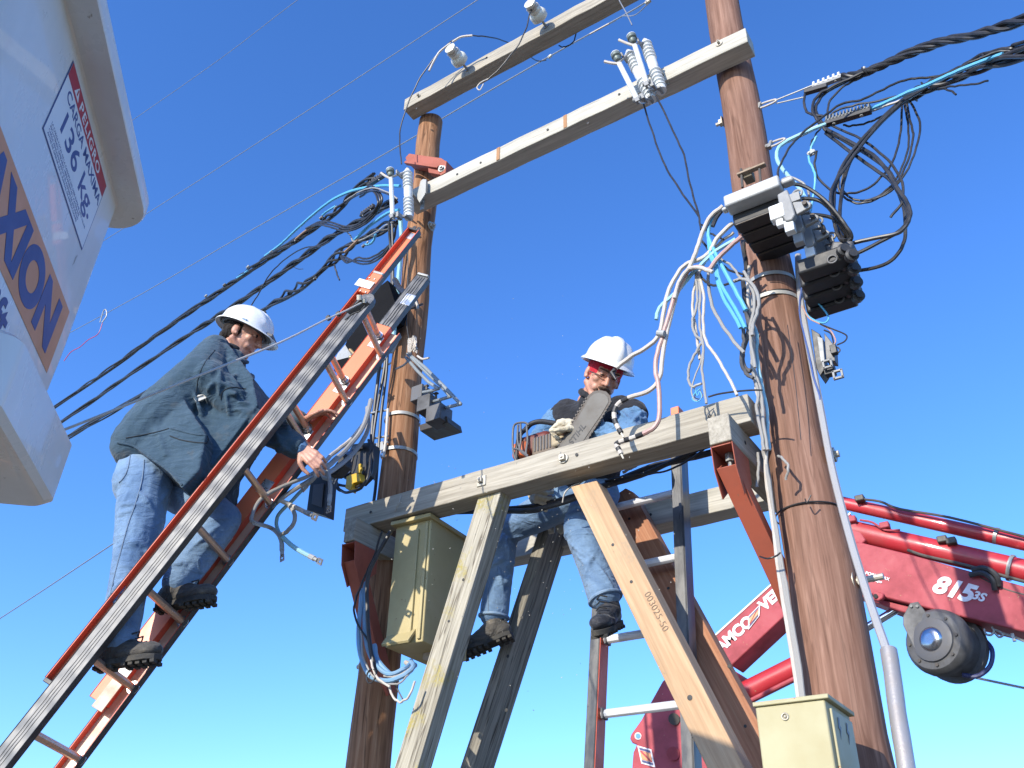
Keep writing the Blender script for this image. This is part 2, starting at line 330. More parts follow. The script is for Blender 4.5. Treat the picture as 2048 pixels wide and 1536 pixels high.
# step bolts and hardware sticking out of the poles
def boltp(p, ax, L, r, parent, head=2.2, name='bolt', mat='boltm'):
    mb = MB(); a = V(ax).normalized(); mb.cyl(p, p + a * L, r, 10); mb.cyl(p + a * (L * .15), p + a * (L * .15 + r * 1.6), r * head, 6); mb.cyl(p + a * 0.001, p + a * 0.006, r * head * 1.5, 14)
    return mb.build(name, M[mat], parent)
pb = at(1650, 918, YP); boltp(V((XR + radR(pb.z) * .98, YP - 0.02, pb.z)), (1, 0, 0), 0.05, .016, poleR)
pb = at(1703, 1168, YP); boltp(V((XR + radR(pb.z) * .98, YP - 0.02, pb.z)), (1, -.05, 0), 0.12, .014, poleR)
pb = at(1440, 247, YP); boltp(V((XR - radR(pb.z) * .98, YP, pb.z)), (-1, 0, 0), 0.05, .012, poleR)
pb = at(868, 450, YP); boltp(V((XL + radL(pb.z) * .96, YP, pb.z)), (1, 0, 0), 0.04, .012, poleL)
pb = at(706, 1336, YP); boltp(V((XL - radL(pb.z) * .96, YP, pb.z)), (-1, 0, 0), 0.05, .012, poleL)

# ================================================================== timber beams
def hole(mb, p, n, r=0.009):
    mb.lathe(V(p) - V(n) * 0.0005, n, [(0, r), (0.0015, r * 0.98), (0.002, r * 0.5)], 10)
def xbeam(name, label, x0, x1, yf, ztop, h, d, mat, cat, group=None, holes=(), dz0=0, dz1=0):
    t = thing(name, label, cat, ((x0 + x1) / 2, yf, ztop - h / 2), group)
    mb = MB(); n = 16; vs = []
    for i in range(n + 1):
        x = x0 + (x1 - x0) * i / n; e = dz0 + (dz1 - dz0) * i / n; q = 0.0025 * math.sin(i * 2.3 + x0)
        vs += [(x, yf + q, ztop + e), (x, yf + q, ztop - h + e), (x, yf + d, ztop - h + e - q), (x, yf + d, ztop + e)]
    fs = [(4 * i + j, 4 * i + (j + 1) % 4, 4 * i + 4 + (j + 1) % 4, 4 * i + 4 + j) for i in range(n) for j in range(4)] + [(0, 3, 2, 1), (4 * n, 4 * n + 1, 4 * n + 2, 4 * n + 3)]
    mb.add(vs, fs); mb.build('timber', mat, t, frame=(V(((x0 + x1) / 2, yf, ztop)), X1, Y1, Z1), bevel=0.004, smooth=20)
    if holes:
        for (px, py) in holes:
            m2 = MB(); p = at(px, py, yf - 0.004); hole(m2, V((p.x, yf - 0.0035, p.z)), (0, -1, 0)); m2.build('bolt_hole', M['ink'], t)
    return t
TC = xbeam('platform_beam', 'weathered grey timber beam in front of the man with the chainsaw', -3.60, -1.098, 3.60, 3.858, .146, .15, M['timber'], 'beam', 'platform timbers', holes=[(1153, 909), (1419, 832), (741, 1024)])
TD = xbeam('platform_beam', 'rear grey platform beam behind the legs and the standing ladder', -3.60, -1.36, 4.49, 3.875, .148, .14, M['timber2'], 'beam', 'platform timbers', holes=[(1301, 1029)])
TB = xbeam('crossarm', 'lower grey crossarm between the poles, carrying the white fuses', -3.42, -0.81, 3.64, 6.385, .128, .13, M['timber2'], 'crossarm', 'wooden crossarms', holes=[(914, 348), (961, 325), (1095, 259), (1238, 188), (1176, 246)])
TA = xbeam('crossarm', 'topmost grey crossarm with the two pin insulators', -3.58, -1.45, 3.66, 7.515, .125, .13, M['timber'], 'crossarm', 'wooden crossarms', holes=[(973, 115), (833, 217)])
for (px, py, t) in ((996, 306, TB), (1130, 242, TB)):      # pale saw marks across the lower crossarm
    p = at(px, py, 3.637); MB().box(V((p.x, 3.6385, 6.322)), X1, Y1, Z1, .026, .003, .120).build('bare_wood_mark', M['sawn'], t)
# bolts and washers
def washer_bolt(px, py, yf, parent, round_=True, r=0.028, head=0.016, nm='bolt'):
    p = at(px, py, yf); mb = MB(); n = V((0, -1, 0))
    if round_: mb.cyl(p, p + n * 0.005, r, 24)
    else: mb.box(p + n * 0.0025, X1, Y1, Z1, r * 2, .005, r * 2.1)
    if not round_: mb.ball(p + n * 0.014, (head, .012, head), seg=9, ring=6)
    mb.box(p + n * 0.014, X1, Y1, Z1, head * 2, .02, head * 2); mb.cyl(p, p + n * .03, head * .5, 10)
    return mb.build(nm, M['boltm'], parent, bevel=0.002)
washer_bolt(1127, 917, 3.597, TC); washer_bolt(963, 962, 3.597, TC, False, .029, .013)
washer_bolt(1438, 87, 3.637, TB, True, .022, .008); washer_bolt(838, 192, 3.657, TA, True, .016, .009)
p = at(799, 1000, 3.597); MB().tube(spline([at(790, 1022, 3.59), at(797, 1008, 3.58), at(803, 990, 3.59)], 4), .003, 6).tube([at(797, 1008, 3.58), at(804, 1005, 3.585)], .003, 6).build('nail', M['boltm'], TC)
# outriggers under the two platform beams
def outrig(x0, x1, yf, y1, z0, z1, label):
    t = thing('outrigger_beam', label, 'beam', ((x0 + x1) / 2, yf, z0), 'short timber outriggers on the poles')
    mb = MB().box(V(((x0 + x1) / 2, (yf + y1) / 2, (z0 + z1) / 2)), Y1, X1, Z1, y1 - yf, x1 - x0, z1 - z0)
    mb.build('timber', M['timber'], t, frame=(V(((x0 + x1) / 2, yf, z0)), Y1, -X1, Z1), bevel=.005); return t
OR = outrig(-1.262, -1.158, 3.475, 4.70, 3.570, 3.709, 'grey outrigger timber under the right end of the front beam, on the thick pole')
OL = outrig(-3.462, -3.385, 3.475, 4.70, 3.570, 3.709, 'grey outrigger timber under the left end of the front beam, on the thin pole')
m2 = MB(); p = at(1490, 893, 3.6); hole(m2, V((-1.1565, 3.66, 3.64)), (1, 0, 0), .01); m2.build('bolt_hole', M['ink'], OR)

# painted steel knee struts below the outriggers
def strut(xc, label, w, ztop, foot, ytop):
    t = thing('steel_strut', label, 'bracket', foot, 'red oxide steel struts')
    mb = MB(); top = V((xc, ytop, ztop)); foot = V(foot); a = (foot - top).normalized(); n = X1.cross(a).normalized()
    if n.y > 0: n = -n
    th = .008
    # channel: web on the camera side, flanges going back
    c = (top + foot) / 2; L = (foot - top).length
    mb.box(c, a, X1, n, L, w, th)
    for s in (-1, 1): mb.box(c - n * .035 + X1 * (w / 2 - th / 2) * s, a, X1, n, L - .004, th * .98, .064)
    # gusset plate under the timber end
    for s in (-1, 1):
        x = xc + s * (w / 2 + .003)
        mb.prism([(x, ytop - .03, ztop + .10), (x, ytop + .17, ztop + .10), (x, ytop + .17, ztop - .03), (x, ytop + .05, ztop - .13), (x, ytop - .015, ztop - .02)], (.005 * s, 0, 0))
    mb.box(V((xc, ytop + .07, ztop + .094)), X1, Y1, Z1, w, .2, .006)
    mb.build('channel', M['rust'], t, bevel=.002)
    MB().cyl(V((xc, ytop + .06, ztop + .09)), V((xc, ytop + .06, ztop + .05)), .02, 6).cyl(V((xc, ytop + .06, ztop + .07)), V((xc, ytop + .06, ztop + .02)), .009, 8).build('nut', M['galv'], t)
    return t
SR = strut(-1.21, 'red oxide steel strut under the right outrigger, lit by the sun', .088, 3.465, (-1.13, 3.93, 2.92), 3.51)
SL = strut(-3.425, 'red oxide steel strut in shade under the left outrigger', .085, 3.465, (-3.40, 3.86, 2.80), 3.51)

# knee braces of the platform
def brace(name, label, tl, tr, bl, br, yf, d, mat, extend=1.0, holes=(), top=()):
    """front face given by its four edge pixels on the plane Y=yf"""
    TL, TR, BL, BR = [at(*p, yf) for p in (tl, tr, bl, br)]
    ct = (TL + TR) / 2; cb = (BL + BR) / 2; a = (cb - ct).normalized(); cb2 = ct + a * ((cb - ct).length * extend)
    hw = abs((TR - TL).x) / 2 * abs(a.z); side = V((-a.z, 0, a.x)); side = side if side.x > 0 else -side
    q = [ct + side * hw, ct - side * hw]
    # keep top edges where the photograph has them
    t = thing(name, label, 'brace', cb2, 'diagonal knee braces of the platform')
    q0 = cb2 - side * hw; q1 = cb2 + side * hw
    mb = MB().prism(([at(*p, yf) for p in top] if top else [TL, TR]) + [q1, q0], (0, d, 0))
    mb.build('timber', mat, t, frame=frm(ct, cb2, V((0, 1, 0))), bevel=.004)
    for h_ in holes:
        m2 = MB(); p = at(h_[0], h_[1], yf - .004); hole(m2, V((p.x, yf - .001, p.z)), (0, -1, 0), h_[2] if len(h_) > 2 else .008); m2.build('bolt_hole', M['ink'], t)
    return t, a, side
F1, _, _ = brace('knee_brace', 'lichen-spotted grey knee brace running down to the thin pole, nearest of the left pair', (958, 990), (1003, 979), (783, 1536), (840, 1536), 3.63, .105, M['lichen'], 1.25, holes=[(926, 1159), (897, 1242, .007)])
G1, gA, gS = brace('knee_brace', 'new tan timber brace with stamped digits, running down to the thick pole', (1141, 973), (1193, 961), (1404, 1536), (1497, 1530), 3.70, .115, M['newwood'], 1.10, holes=[(1225, 1089), (1262, 1163), (1379, 1395, .012)])
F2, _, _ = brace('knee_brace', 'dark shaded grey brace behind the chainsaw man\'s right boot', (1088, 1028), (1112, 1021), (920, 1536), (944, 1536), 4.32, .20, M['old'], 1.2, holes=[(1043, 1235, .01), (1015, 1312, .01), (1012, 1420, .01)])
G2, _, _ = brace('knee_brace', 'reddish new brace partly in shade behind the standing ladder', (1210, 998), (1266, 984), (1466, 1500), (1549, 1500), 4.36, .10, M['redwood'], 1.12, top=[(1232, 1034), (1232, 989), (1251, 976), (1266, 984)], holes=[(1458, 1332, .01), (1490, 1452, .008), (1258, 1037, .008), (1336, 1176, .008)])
# stamped digits on the tan brace
o = at(1288, 1188, 3.698); text('stamped_digits', '003025-50', M['pencil'], o, gA, gS, .046, G1, depth=.001, bold=-.0006, sx=1.0, sp=1.05)
# bolt with square plate and splintered wood on the shaded brace
p = at(1103, 1060, 4.31); MB().box(p, X1, Y1, Z1, .04, .012, .045).cyl(p, p - Y1 * .035, .011, 8).box(p - Y1 * .018, X1, Y1, Z1, .024, .012, .024).build('bolt_plate', M['beige'], F2, bevel=.002)
m2 = MB(); q = p + V((.03, -.004, .02))
m2.prism([q + V(u) for u in ((0, 0, .0), (.02, 0, .008), (.04, 0, .0), (.052, 0, -.012), (.07, 0, -.01), (.062, 0, -.05), (.03, 0, -.06), (.012, 0, -.045))], (0, .012, 0)); m2.build('splinter', M['beige'], F2)

# ================================================================== red steel bracket on the thin pole
t = thing('steel_bracket', 'red oxide angle bracket bolted high on the thin pole', 'bracket', at(850, 330, 3.78))
def quadstrip(mb, pts, vec): mb.prism(pts, vec)
yb = 3.70
mb = MB()
mb.prism([at(811, 315, yb), at(818, 307, yb), at(882, 316, yb), at(893, 323, yb), at(893, 333, yb), at(881, 334, yb), at(835, 327, yb), at(813, 323, yb)], (0, .10, 0))
a0, a1 = at(812, 326, yb - .01), at(878, 336, yb - .01); mb.beam(a0, a1, .035, .020, Z1)
mb.prism([at(880, 318, yb - .02), at(893, 322, yb - .02), at(891, 345, yb - .02), at(880, 351, yb - .02)], (0, .10, 0))
mb.prism([at(856, 336, yb - .015), at(880, 341, yb - .015), at(880, 349, yb - .015), at(857, 345, yb - .015)], (0, .05, 0))
mb.build('angle_iron', M['rust'], t, bevel=.002)
boltp(at(884, 338, yb - .02), (0.2, -1, 0), .03, .010, t, 2.0, mat='galv')
# flat galvanised plate clamping the crossarm to the thin pole
t = thing('crossarm_plate', 'pale flat steel plate over the left end of the lower crossarm', 'bracket', at(845, 380, 3.6))
MB().prism([at(841, 362, 3.60), at(846, 358, 3.60), at(853, 359, 3.60), at(852, 385, 3.60), at(839, 405, 3.60), at(833, 395, 3.60)], (0, .008, 0)).build('plate', M['galv'], t)
MB().beam(at(853, 362, 3.6), at(852, 388, 3.6), .008, .02, Y1).build('clamp_rod', M['galv'], t)

# ================================================================== cabinets
def cabinet(name, label, c, sx, sy, sz, mat, rotz, extra):
    t = thing(name, label, 'cabinet', c, 'olive steel cabinets on the poles'); ax = V((math.cos(rotz), math.sin(rotz), 0)); ay = V((-math.sin(rotz), math.cos(rotz), 0))
    extra(t, V(c), ax, ay, sx, sy, sz, mat); return t
def cabR(t, c, ax, ay, sx, sy, sz, mat):
    MB().box(c, ax, ay, Z1, sx, sy, sz).build('body', mat, t, frame=(c, ax, ay, Z1), bevel=.006)
    MB().box(c + Z1 * (sz / 2 + .006) + ax * .006, ax, ay, Z1, sx + .022, sy + .02, .016).build('lid', mat, t, frame=(c, ax, ay, Z1), bevel=.003)
    d = c + ax * (sx / 2 + .004)
    MB().box(d + ay * .01, ax, ay, Z1, .012, sy - .05, sz - .05).build('door', mat, t, frame=(c, ax, ay, Z1), bevel=.003)
    for k in (0, 1):
        m2 = MB(); q = d + ax * .0075 + ay * (-.06 + .10 * k) + Z1 * (sz / 2 - .075); zz = [(0, .03), (.016, .028), (.008, .004), (.022, -.002), (-.004, -.045), (.004, -.012), (-.012, -.008)]
        m2.prism([q + ay * u + Z1 * v for u, v in zz], ax * .001); m2.build('lightning_mark', M['dkgrey'], t)
    q = c - ay * (sy / 2) + Z1 * (sz / 2 - .045) - ax * .02
    m2 = MB(); n = 16; m2.tube([q + (ax * math.cos(a) + Z1 * math.sin(a)) * .011 - ay * .003 for a in [2 * math.pi * i / n for i in range(n)] + [0]], .003, 6).ball(q, .006); m2.build('screw', M['boltm'], t)
cc = (at(1510, 1414, 3.28) + at(1648, 1394, 3.28)) / 2
cab1 = cabinet('electrical_cabinet', 'pale olive cabinet at the foot of the thick pole', (cc.x, 3.28 + .15, cc.z - .262), abs(at(1648, 1394, 3.28).x - at(1510, 1414, 3.28).x), .30, .52, M['olive2'], 0, cabR)
cl = at(810, 1290, 3.55)
def cabL(t, c, ax, ay, sx, sy, sz, mat):
    MB().box(c, ax, ay, Z1, sx, sy, sz).build('body', mat, t, frame=(c, ax, ay, Z1), bevel=.006)
    MB().box(c + Z1 * (sz / 2 + .01) - ay * .01, ax, ay, Z1, sx + .03, sy + .05, .025).build('lid', mat, t, frame=(c, ax, ay, Z1), bevel=.004)
    f = c - ay * (sy / 2 + .007)
    MB().box(f + ax * (-.03), ax, ay, Z1, sx - .085, .014, sz - .10).build('door', mat, t, frame=(c, ax, ay, Z1), bevel=.003)
    MB().box(f + ax * (sx / 2 - .022), ax, ay, Z1, .02, .012, sz - .03).build('door', mat, t, frame=(c, ax, ay, Z1), bevel=.003)
    m2 = MB(); z0 = -sz / 2
    m2.prism([c + ax * (-sx / 2 + .02) - ay * (sy / 2) + Z1 * (z0 + .075), c + ax * (sx / 2 - .05) - ay * (sy / 2) + Z1 * (z0 + .075), c + ax * (sx / 2 - .05) - ay * (sy / 2 + .06) + Z1 * z0, c + ax * (-sx / 2 + .02) - ay * (sy / 2 + .06) + Z1 * z0], Z1 * -.012 + ay * .01)
    m2.build('drip_flap', mat, t, bevel=.002)
    MB().cyl(c + Z1 * (z0 - .025) + ax * .02, c + Z1 * z0 + ax * .02, .035, 20).cyl(c + Z1 * (z0 - .02) + ax * .10, c + Z1 * z0 + ax * .10, .025, 20).build('cable_gland', M['cw'], t)
CLX, CLY, CLZ = -3.125, 3.87, 3.335
cab2 = cabinet('electrical_cabinet', 'darker olive cabinet hanging under the left end of the platform', (CLX, CLY, CLZ), .245, .42, .69, M['olive'], math.radians(3), cabL)
# ================================================================== aerial lift basket, upper left
hB = V((-.694, .72, 0)).normalized(); nB = V((.72, .694, 0)).normalized()
a_ = math.radians(-64.3); BC = V((2.6 * math.sin(a_), 2.6 * math.cos(a_), 2.57))
BW, BD = 1.02, .75
bk = thing('lift_basket', 'white aerial lift basket with orange strip and load sticker, upper left', 'lift basket', BC)
def bq(h, z, e=0.0): return BC + hB * h + nB * e + Z1 * z
def rrect(z, e, r, n=8, h0=None, h1=0.0):
    """rounded rectangle outline of the basket at height z, grown by e"""
    h0 = -BW if h0 is None else h0; pts = []
    cs = [(h1 + e - r, e - r, 0), (h1 + e - r, -BD - e + r, -90), (h0 - e + r, -BD - e + r, -180), (h0 - e + r, e - r, -270)]
    for ch, ce, a0 in cs:
        for k in range(n + 1):
            a = math.radians(a0 + 90 - 90 * k / n); pts.append(bq(ch + r * math.cos(a), z, ce + r * math.sin(a)))
    return pts
def loft(mb, rings, capb=True, capt=True):
    n = len(rings[0]); vs = [p for r_ in rings for p in r_]
    fs = [(i * n + k, i * n + (k + 1) % n, (i + 1) * n + (k + 1) % n, (i + 1) * n + k) for i in range(len(rings) - 1) for k in range(n)]
    fs = [f[::-1] for f in fs]
    if capb: fs.append(tuple(range(n)))
    if capt: fs.append(tuple((len(rings) - 1) * n + k for k in range(n))[::-1])
    return mb.add(vs, fs)
mb = MB(); loft(mb, [rrect(-.02, -.05, .06), rrect(0, -.03, .06), rrect(.2, -.012, .05), rrect(.5, -.0066, .03), rrect(1.085, 0.004, .045), rrect(1.10, 0.02, .06)])
mb.build('shell', M['bucket'], bk, frame=(BC, hB, nB, Z1), smooth=40)
mb = MB(); loft(mb, [rrect(1.092, -.02, .05), rrect(1.088, .05, .10), rrect(1.09, .088, .12), rrect(1.10, .094, .125), rrect(1.138, .094, .125), rrect(1.15, .08, .12), rrect(1.15, -.03, .05)])
mb.build('rim', M['bucket'], bk, frame=(BC, hB, nB, Z1), smooth=40)
mb = MB(); loft(mb, [rrect(.005, .10, .05, h0=-.50, h1=-.17), rrect(.02, .115, .05, h0=-.50, h1=-.17), rrect(.18, .118, .05, h0=-.50, h1=-.17), rrect(.20, .10, .05, h0=-.50, h1=-.17)])
mb.build('step_box', M['bucket'], bk, frame=(BC, hB, nB, Z1), smooth=40)
def esh(z): return -.012 + .016 * (z - .2) / .885        # the wall flares towards the rim
UPB = (Z1 + nB * .0181).normalized()
def sq(h, z, e): return bq(h, z, esh(z) + e)
def stick(name, h0, h1, z0, z1, mat, e, par):
    return MB().prism([sq(h0, z0, e), sq(h1, z0, e), sq(h1, z1, e), sq(h0, z1, e)], nB * .0006).build(name, mat, par)
st = stick('brand_strip', -1.0, -.088, .398, .612, M['st_or'], .0006, bk)
text('strip_lettering', 'AXION', M['st_bl'], sq(-.805, .436, .0018), hB, UPB, .205, st, depth=.0008, bold=.011, sx=1.0, sp=1.0)
text('lift_lettering', 'lift', M['st_bl'], sq(-.560, .268, .0012), hB, UPB, .15, bk, depth=.001, bold=.003, sx=.95)
lab = stick('load_sticker', -.640, -.160, .788, 1.052, M['st_bl'], .0006, bk)
stick('sticker_field', -.635, -.165, .7925, 1.0475, M['st_wh'], .0014, lab)
stick('sticker_header', -.635, -.165, 1.000, 1.0475, M['st_red'], .0022, lab)
text('sticker_lettering', 'PELIGRO', M['st_wh'], sq(-.515, 1.008, .0032), hB, UPB, .042, lab, depth=.0005, bold=.0008, sx=1.42, sp=1.18)
MB().prism([sq(-.575, 1.008, .0030), sq(-.530, 1.008, .0030), sq(-.5525, 1.042, .0030)], nB * .0004).build('warning_triangle', M['st_wh'], lab)
MB().prism([sq(-.5555, 1.014, .0036), sq(-.5495, 1.014, .0036), sq(-.5495, 1.033, .0036), sq(-.5555, 1.033, .0036)], nB * .0004).build('exclamation_bar', M['st_red'], lab)
text('sticker_lettering', 'CARGA MAXIMA', M['st_bl'], sq(-.600, .957, .0022), hB, UPB, .046, lab, depth=.0005, bold=.0006, sx=1.24, sp=1.0)
text('sticker_lettering', '136 kg.', M['st_bl'], sq(-.585, .872, .0022), hB, UPB, .096, lab, depth=.0005, bold=.0012, sx=1.36, sp=1.02)
for i, s_ in enumerate(('LA CARGA TOTAL DE LA CANASTA NO DEBE SUPERAR ESTE VALOR', 'INCLUYENDO OPERARIO, HERRAMIENTAS Y MATERIALES', 'CARGA ADICIONAL REDUCE EL MARGEN DE SEGURIDAD', 'ANTES DE OPERAR LEA EL MANUAL DE INSTRUCCIONES')):
    text('sticker_small_print', s_, M['st_bl'], sq(-.612, .838 - .0120 * i, .0022), hB, UPB, .0112, lab, depth=.0003, sx=1.2)

# ================================================================== orange fibreglass extension ladder
LS = 3.86
P0 = dep(188, 1318, LS); gL = V((-.384, .917, -.104)).normalized(); rL = V((.377, .259, .889)); rL = (rL - gL * rL.dot(gL)).normalized(); nL = rL.cross(gL).normalized()
K = LS / 4.35; LW = .44 * K; RS = .393 * K       # ladder width, rung spacing
def lp(s, g, n): return P0 + rL * s + gL * g + nL * n
def lpx(px, py, g): return onp(px, py, P0 + gL * g, gL)
def sof(p): return (p - P0).dot(rL)
def nof(p): return (p - P0).dot(nL)
n_mid = nof(lpx(297, 1148, 0.0)); HW = .098 * K
s_bot = -(P0.z) / rL.z + .05
s_nb = sof(lpx(738, 600, 0)); s_fb = sof(lpx(822, 680, LW)); s_nt = sof(lpx(834, 463, .02)); s_ft = sof(lpx(871, 562, LW - .03)); s_n0 = sof(lpx(88, 1352, .02)); s_f0 = sof(lpx(200, 1405, LW - .04))
lad = thing('extension_ladder', 'orange fibreglass extension ladder climbed by the man in the dark jacket', 'ladder', lp(s_bot, LW / 2, n_mid))
def rail(name, s0, s1, g0, gdir, nc, h, fl, mats, label=None, thick=.006):
    """C channel: web at g0, flanges pointing gdir"""
    mb = MB(); L = s1 - s0; c = (s0 + s1) / 2
    mb.m = 0; mb.box(lp(c, g0, nc), rL, gL, nL, L, thick, h)
    mb.m = 1
    for sg in (-1, 1): mb.box(lp(c, g0 + gdir * (fl / 2 + .0005), nc + sg * (h / 2 - thick / 2 + .0008)), rL, gL, nL, L + .001, fl + thick, thick)
    mb.m = 2
    for sg in (-1, 1): mb.box(lp(c, g0 + gdir * (fl / 2), nc + sg * (h / 2 + .0016)), rL, gL, nL, L + .002, fl + thick + .004, .003)
    o = mb.build(name, mats, lad, frame=(lp(c, g0, nc), rL, gL, nL), bevel=.0015)
    if label: o['label'] = label
    return o
def ridgemat():
    m, t, b = newmat('weathered_rail_skin'); co = coords(t, (1, 1, 1), rnd_off=False); n1 = nz(t, coords(t, (3, 30, 30)), 3, 6, 0.6)
    c = ramp(t, n1, [(0.3, (0.05, 0.052, 0.056)), (0.55, (0.10, 0.102, 0.108)), (0.8, (0.24, 0.24, 0.24))])
    t.links.new(c, b.inputs['Base Color']); b.inputs['Metallic'].default_value = 0.25
    t.links.new(ramp(t, n1, [(0.3, (.38,) * 3), (0.8, (.6,) * 3)]), b.inputs['Roughness'])
    sx = t.nodes.new('ShaderNodeSeparateXYZ'); t.links.new(co, sx.inputs[0])
    wv = t.nodes.new('ShaderNodeTexWave'); wv.wave_type = 'BANDS'; wv.bands_direction = 'X'; wv.inputs['Scale'].default_value = 2.7; wv.inputs['Distortion'].default_value = 1.2; wv.inputs['Detail'].default_value = 2; wv.inputs['Detail Scale'].default_value = 3; t.links.new(co, wv.inputs[0])
    bump(t, wv.outputs['Fac'], b, 0.10, 0.03); return m
M['rskin'] = ridgemat(); M['blkrail'] = paint('black_rail', (0.035, 0.035, 0.04), 0.4, dirt=0.4, dirtcol=(0.2, 0.19, 0.17), scale=14)
M['creamrail'] = paint('worn_cream_rail', (0.66, 0.46, 0.32), 0.45, dirt=0.3, dirtcol=(0.6, 0.2, 0.1), scale=10)
# base section: near web closed to the camera, far channel open to the camera
nb_ = rail('near_rail', s_bot, s_nb, 0.0, 1, n_mid, HW, .030 * K, [M['rskin'], M['blkrail'], M['blkrail']], 'grey weathered outer rail')
for k in (-1, 0, 1): MB().beam(lp(s_bot, -.004, n_mid + k * .017 * K), lp(s_nb - .01, -.004, n_mid + k * .017 * K), .0045, .0025, gL).build('rail_rib', M['rskin'], lad, frame=(lp(0, 0, n_mid), rL, gL, nL))
rail('far_rail', s_bot, s_fb, LW, -1, n_mid, HW, .034 * K, [M['creamrail'], M['redin'], M['blkrail']])
# fly section, nested above it: near channel open to the camera, far web closed
nf = n_mid + .062 * K; HF = .088 * K
rail('near_fly_rail', s_n0, s_nt, .040 * K, -1, nf, HF, .034 * K, [M['orange'], M['redin'], M['blkrail']])
rail('far_fly_rail', s_f0, s_ft - .42, LW - .045 * K, 1, nf + .022 * K, HF * 1.22, .034 * K, [M['orange'], M['orange'], M['redin']])
rail('far_fly_rail_tip', s_ft - .42, s_ft, LW - .045 * K, 1, nf + .014 * K, HF * 1.1, .034 * K, [M['rskin'], M['blkrail'], M['blkrail']], 'grey guarded tip of the rail')
for k in (-1, 0, 1): MB().beam(lp(s_ft - .42, LW - .045 * K - .005, nf + (.014 + k * .02) * K), lp(s_ft - .01, LW - .045 * K - .005, nf + (.014 + k * .02) * K), .005, .003, gL).build('rail_rib', M['rskin'], lad, frame=(lp(0, 0, n_mid), rL, gL, nL))
MB().box(lp(s_ft + .006, LW - .035 * K, nf + .014 * K), rL, gL, nL, .016, .05 * K, HF * .98).build('end_cap', M['galv'], lad, bevel=.003)
MB().box(lp(s_nt + .004, .028 * K, nf), rL, gL, nL, .012, .034 * K, HF * .9).box(lp(s_nt + .02, .03 * K, nf - .01), rL, gL, nL, .04, .004, .02).box(lp(s_nt + .02, .03 * K, nf + .02), rL, gL, nL, .04, .004, .02).build('end_cap', M['blk'], lad)
MB().box(lp(s_nt - .035, .036 * K, nf - .004), rL, gL, nL, .05, .004, HF * .8).build('tip_plate', M['alu'], lad)
MB().cyl(lp(s_nb, 0.0, n_mid), lp(s_nb, .034 * K, n_mid), HW * .5, 24).build('rail_end', M['rskin'], lad)
MB().box(lp(s_n0 - .008, .024 * K, nf), rL, gL, nL, .02, .04 * K, HF * 1.05).build('end_cap', M['blk'], lad, bevel=.003)
MB().box(lp(s_f0 + .05, LW - .05 * K, nf - .012 * K), rL, gL, nL, .16, .006, HF * .85).build('end_plate', paint('worn_orange_plate', (.62, .42, .32), .5, dirt=.5, dirtcol=(.7, .16, .06), scale=8), lad, bevel=.002)
# rungs: D-shaped ribbed aluminium, base set and fly set
def rung(s, g0, g1, nc, r=.0175 * K):
    t_ = MB(); n = 14; pr = []
    for k in range(n):
        a = 2 * math.pi * k / n; rr = r * (1.0 + .06 * (k % 2)); pr.append((math.cos(a) * rr * 1.1, math.sin(a) * rr))
    vs = [lp(s + x, g, nc + y) for g in (g0, g1) for x, y in pr]; fs = [(k, (k + 1) % n, n + (k + 1) % n, n + k) for k in range(n)] + [tuple(range(n))[::-1], tuple(range(n, 2 * n))]
    o = t_.add(vs, fs).build('rung', M['rungm'], lad, frame=(lp(s, (g0 + g1) / 2, nc), gL, rL, nL), smooth=30)
    for g, d_ in ((g1 - .012, -1),):
        MB().cyl(lp(s, g, nc), lp(s, g + .004, nc), r * 1.9, 18).cyl(lp(s, g - .02, nc), lp(s, g, nc), r * 1.35, 14).build('rung_collar', M['alu'], o)
    return o
M['rungm'] = paint('rung_aluminium', (0.70, 0.50, 0.38), 0.32, 0.75, dirt=0.5, dirtcol=(0.42, 0.34, 0.28), scale=8, streak=(8, 1, 1))
nr = n_mid - HW * .28; ks = [k for k in range(-9, 20)]
for k in ks:
    s = RS * k
    if s_bot + .15 < s < s_nb - .03: rung(s, .004, LW - .004, nr)
for k in ks:
    s = RS * k + .115 * K
    if 1.62 * K < s < min(s_nt, s_ft) - .45: rung(s, .044 * K, LW - .05 * K, nf + .0)
    if s_f0 + .05 < s < s_ft - .1: MB().box(lp(s - .04, LW - .05 * K, nf - HF * .1), rL, gL, nL, .085, .004, HF * .82).build('wear_plate', M['alu'] if s > 1 else M['white'], lad, bevel=.001)
# white label plates on the near fly rail near the top, orange latch block
s1 = sof(lpx(742, 580, .03)); q = s1
MB().box(lp(s1 + .02, .006 * K, nf - .01 * K), rL, gL, nL, .15, .022 * K, HF * .86).build('latch_block', M['orange'], lad, bevel=.003)
MB().box(lp(s1 + .10, .006 * K, nf - .01 * K), rL, gL, nL, .016, .03 * K, HF * .84).build('latch_cap', M['galv'], lad, bevel=.002)
MB().box(lp(s1, -.010 * K, nf + .018 * K), rL, gL, nL, .052, .005, HF * 1.35).build('label_plate', M['white'], lad, bevel=.001)
m2 = MB()
for i, (a, b) in enumerate(((.05, .02), (.05, -.02), (-.05, .01), (-.05, -.03))): MB().ball(lp(s1 + a, -.007 * K, nf + b * K), .005, seg=8, ring=5).build('rivet', M['alu'], lad)

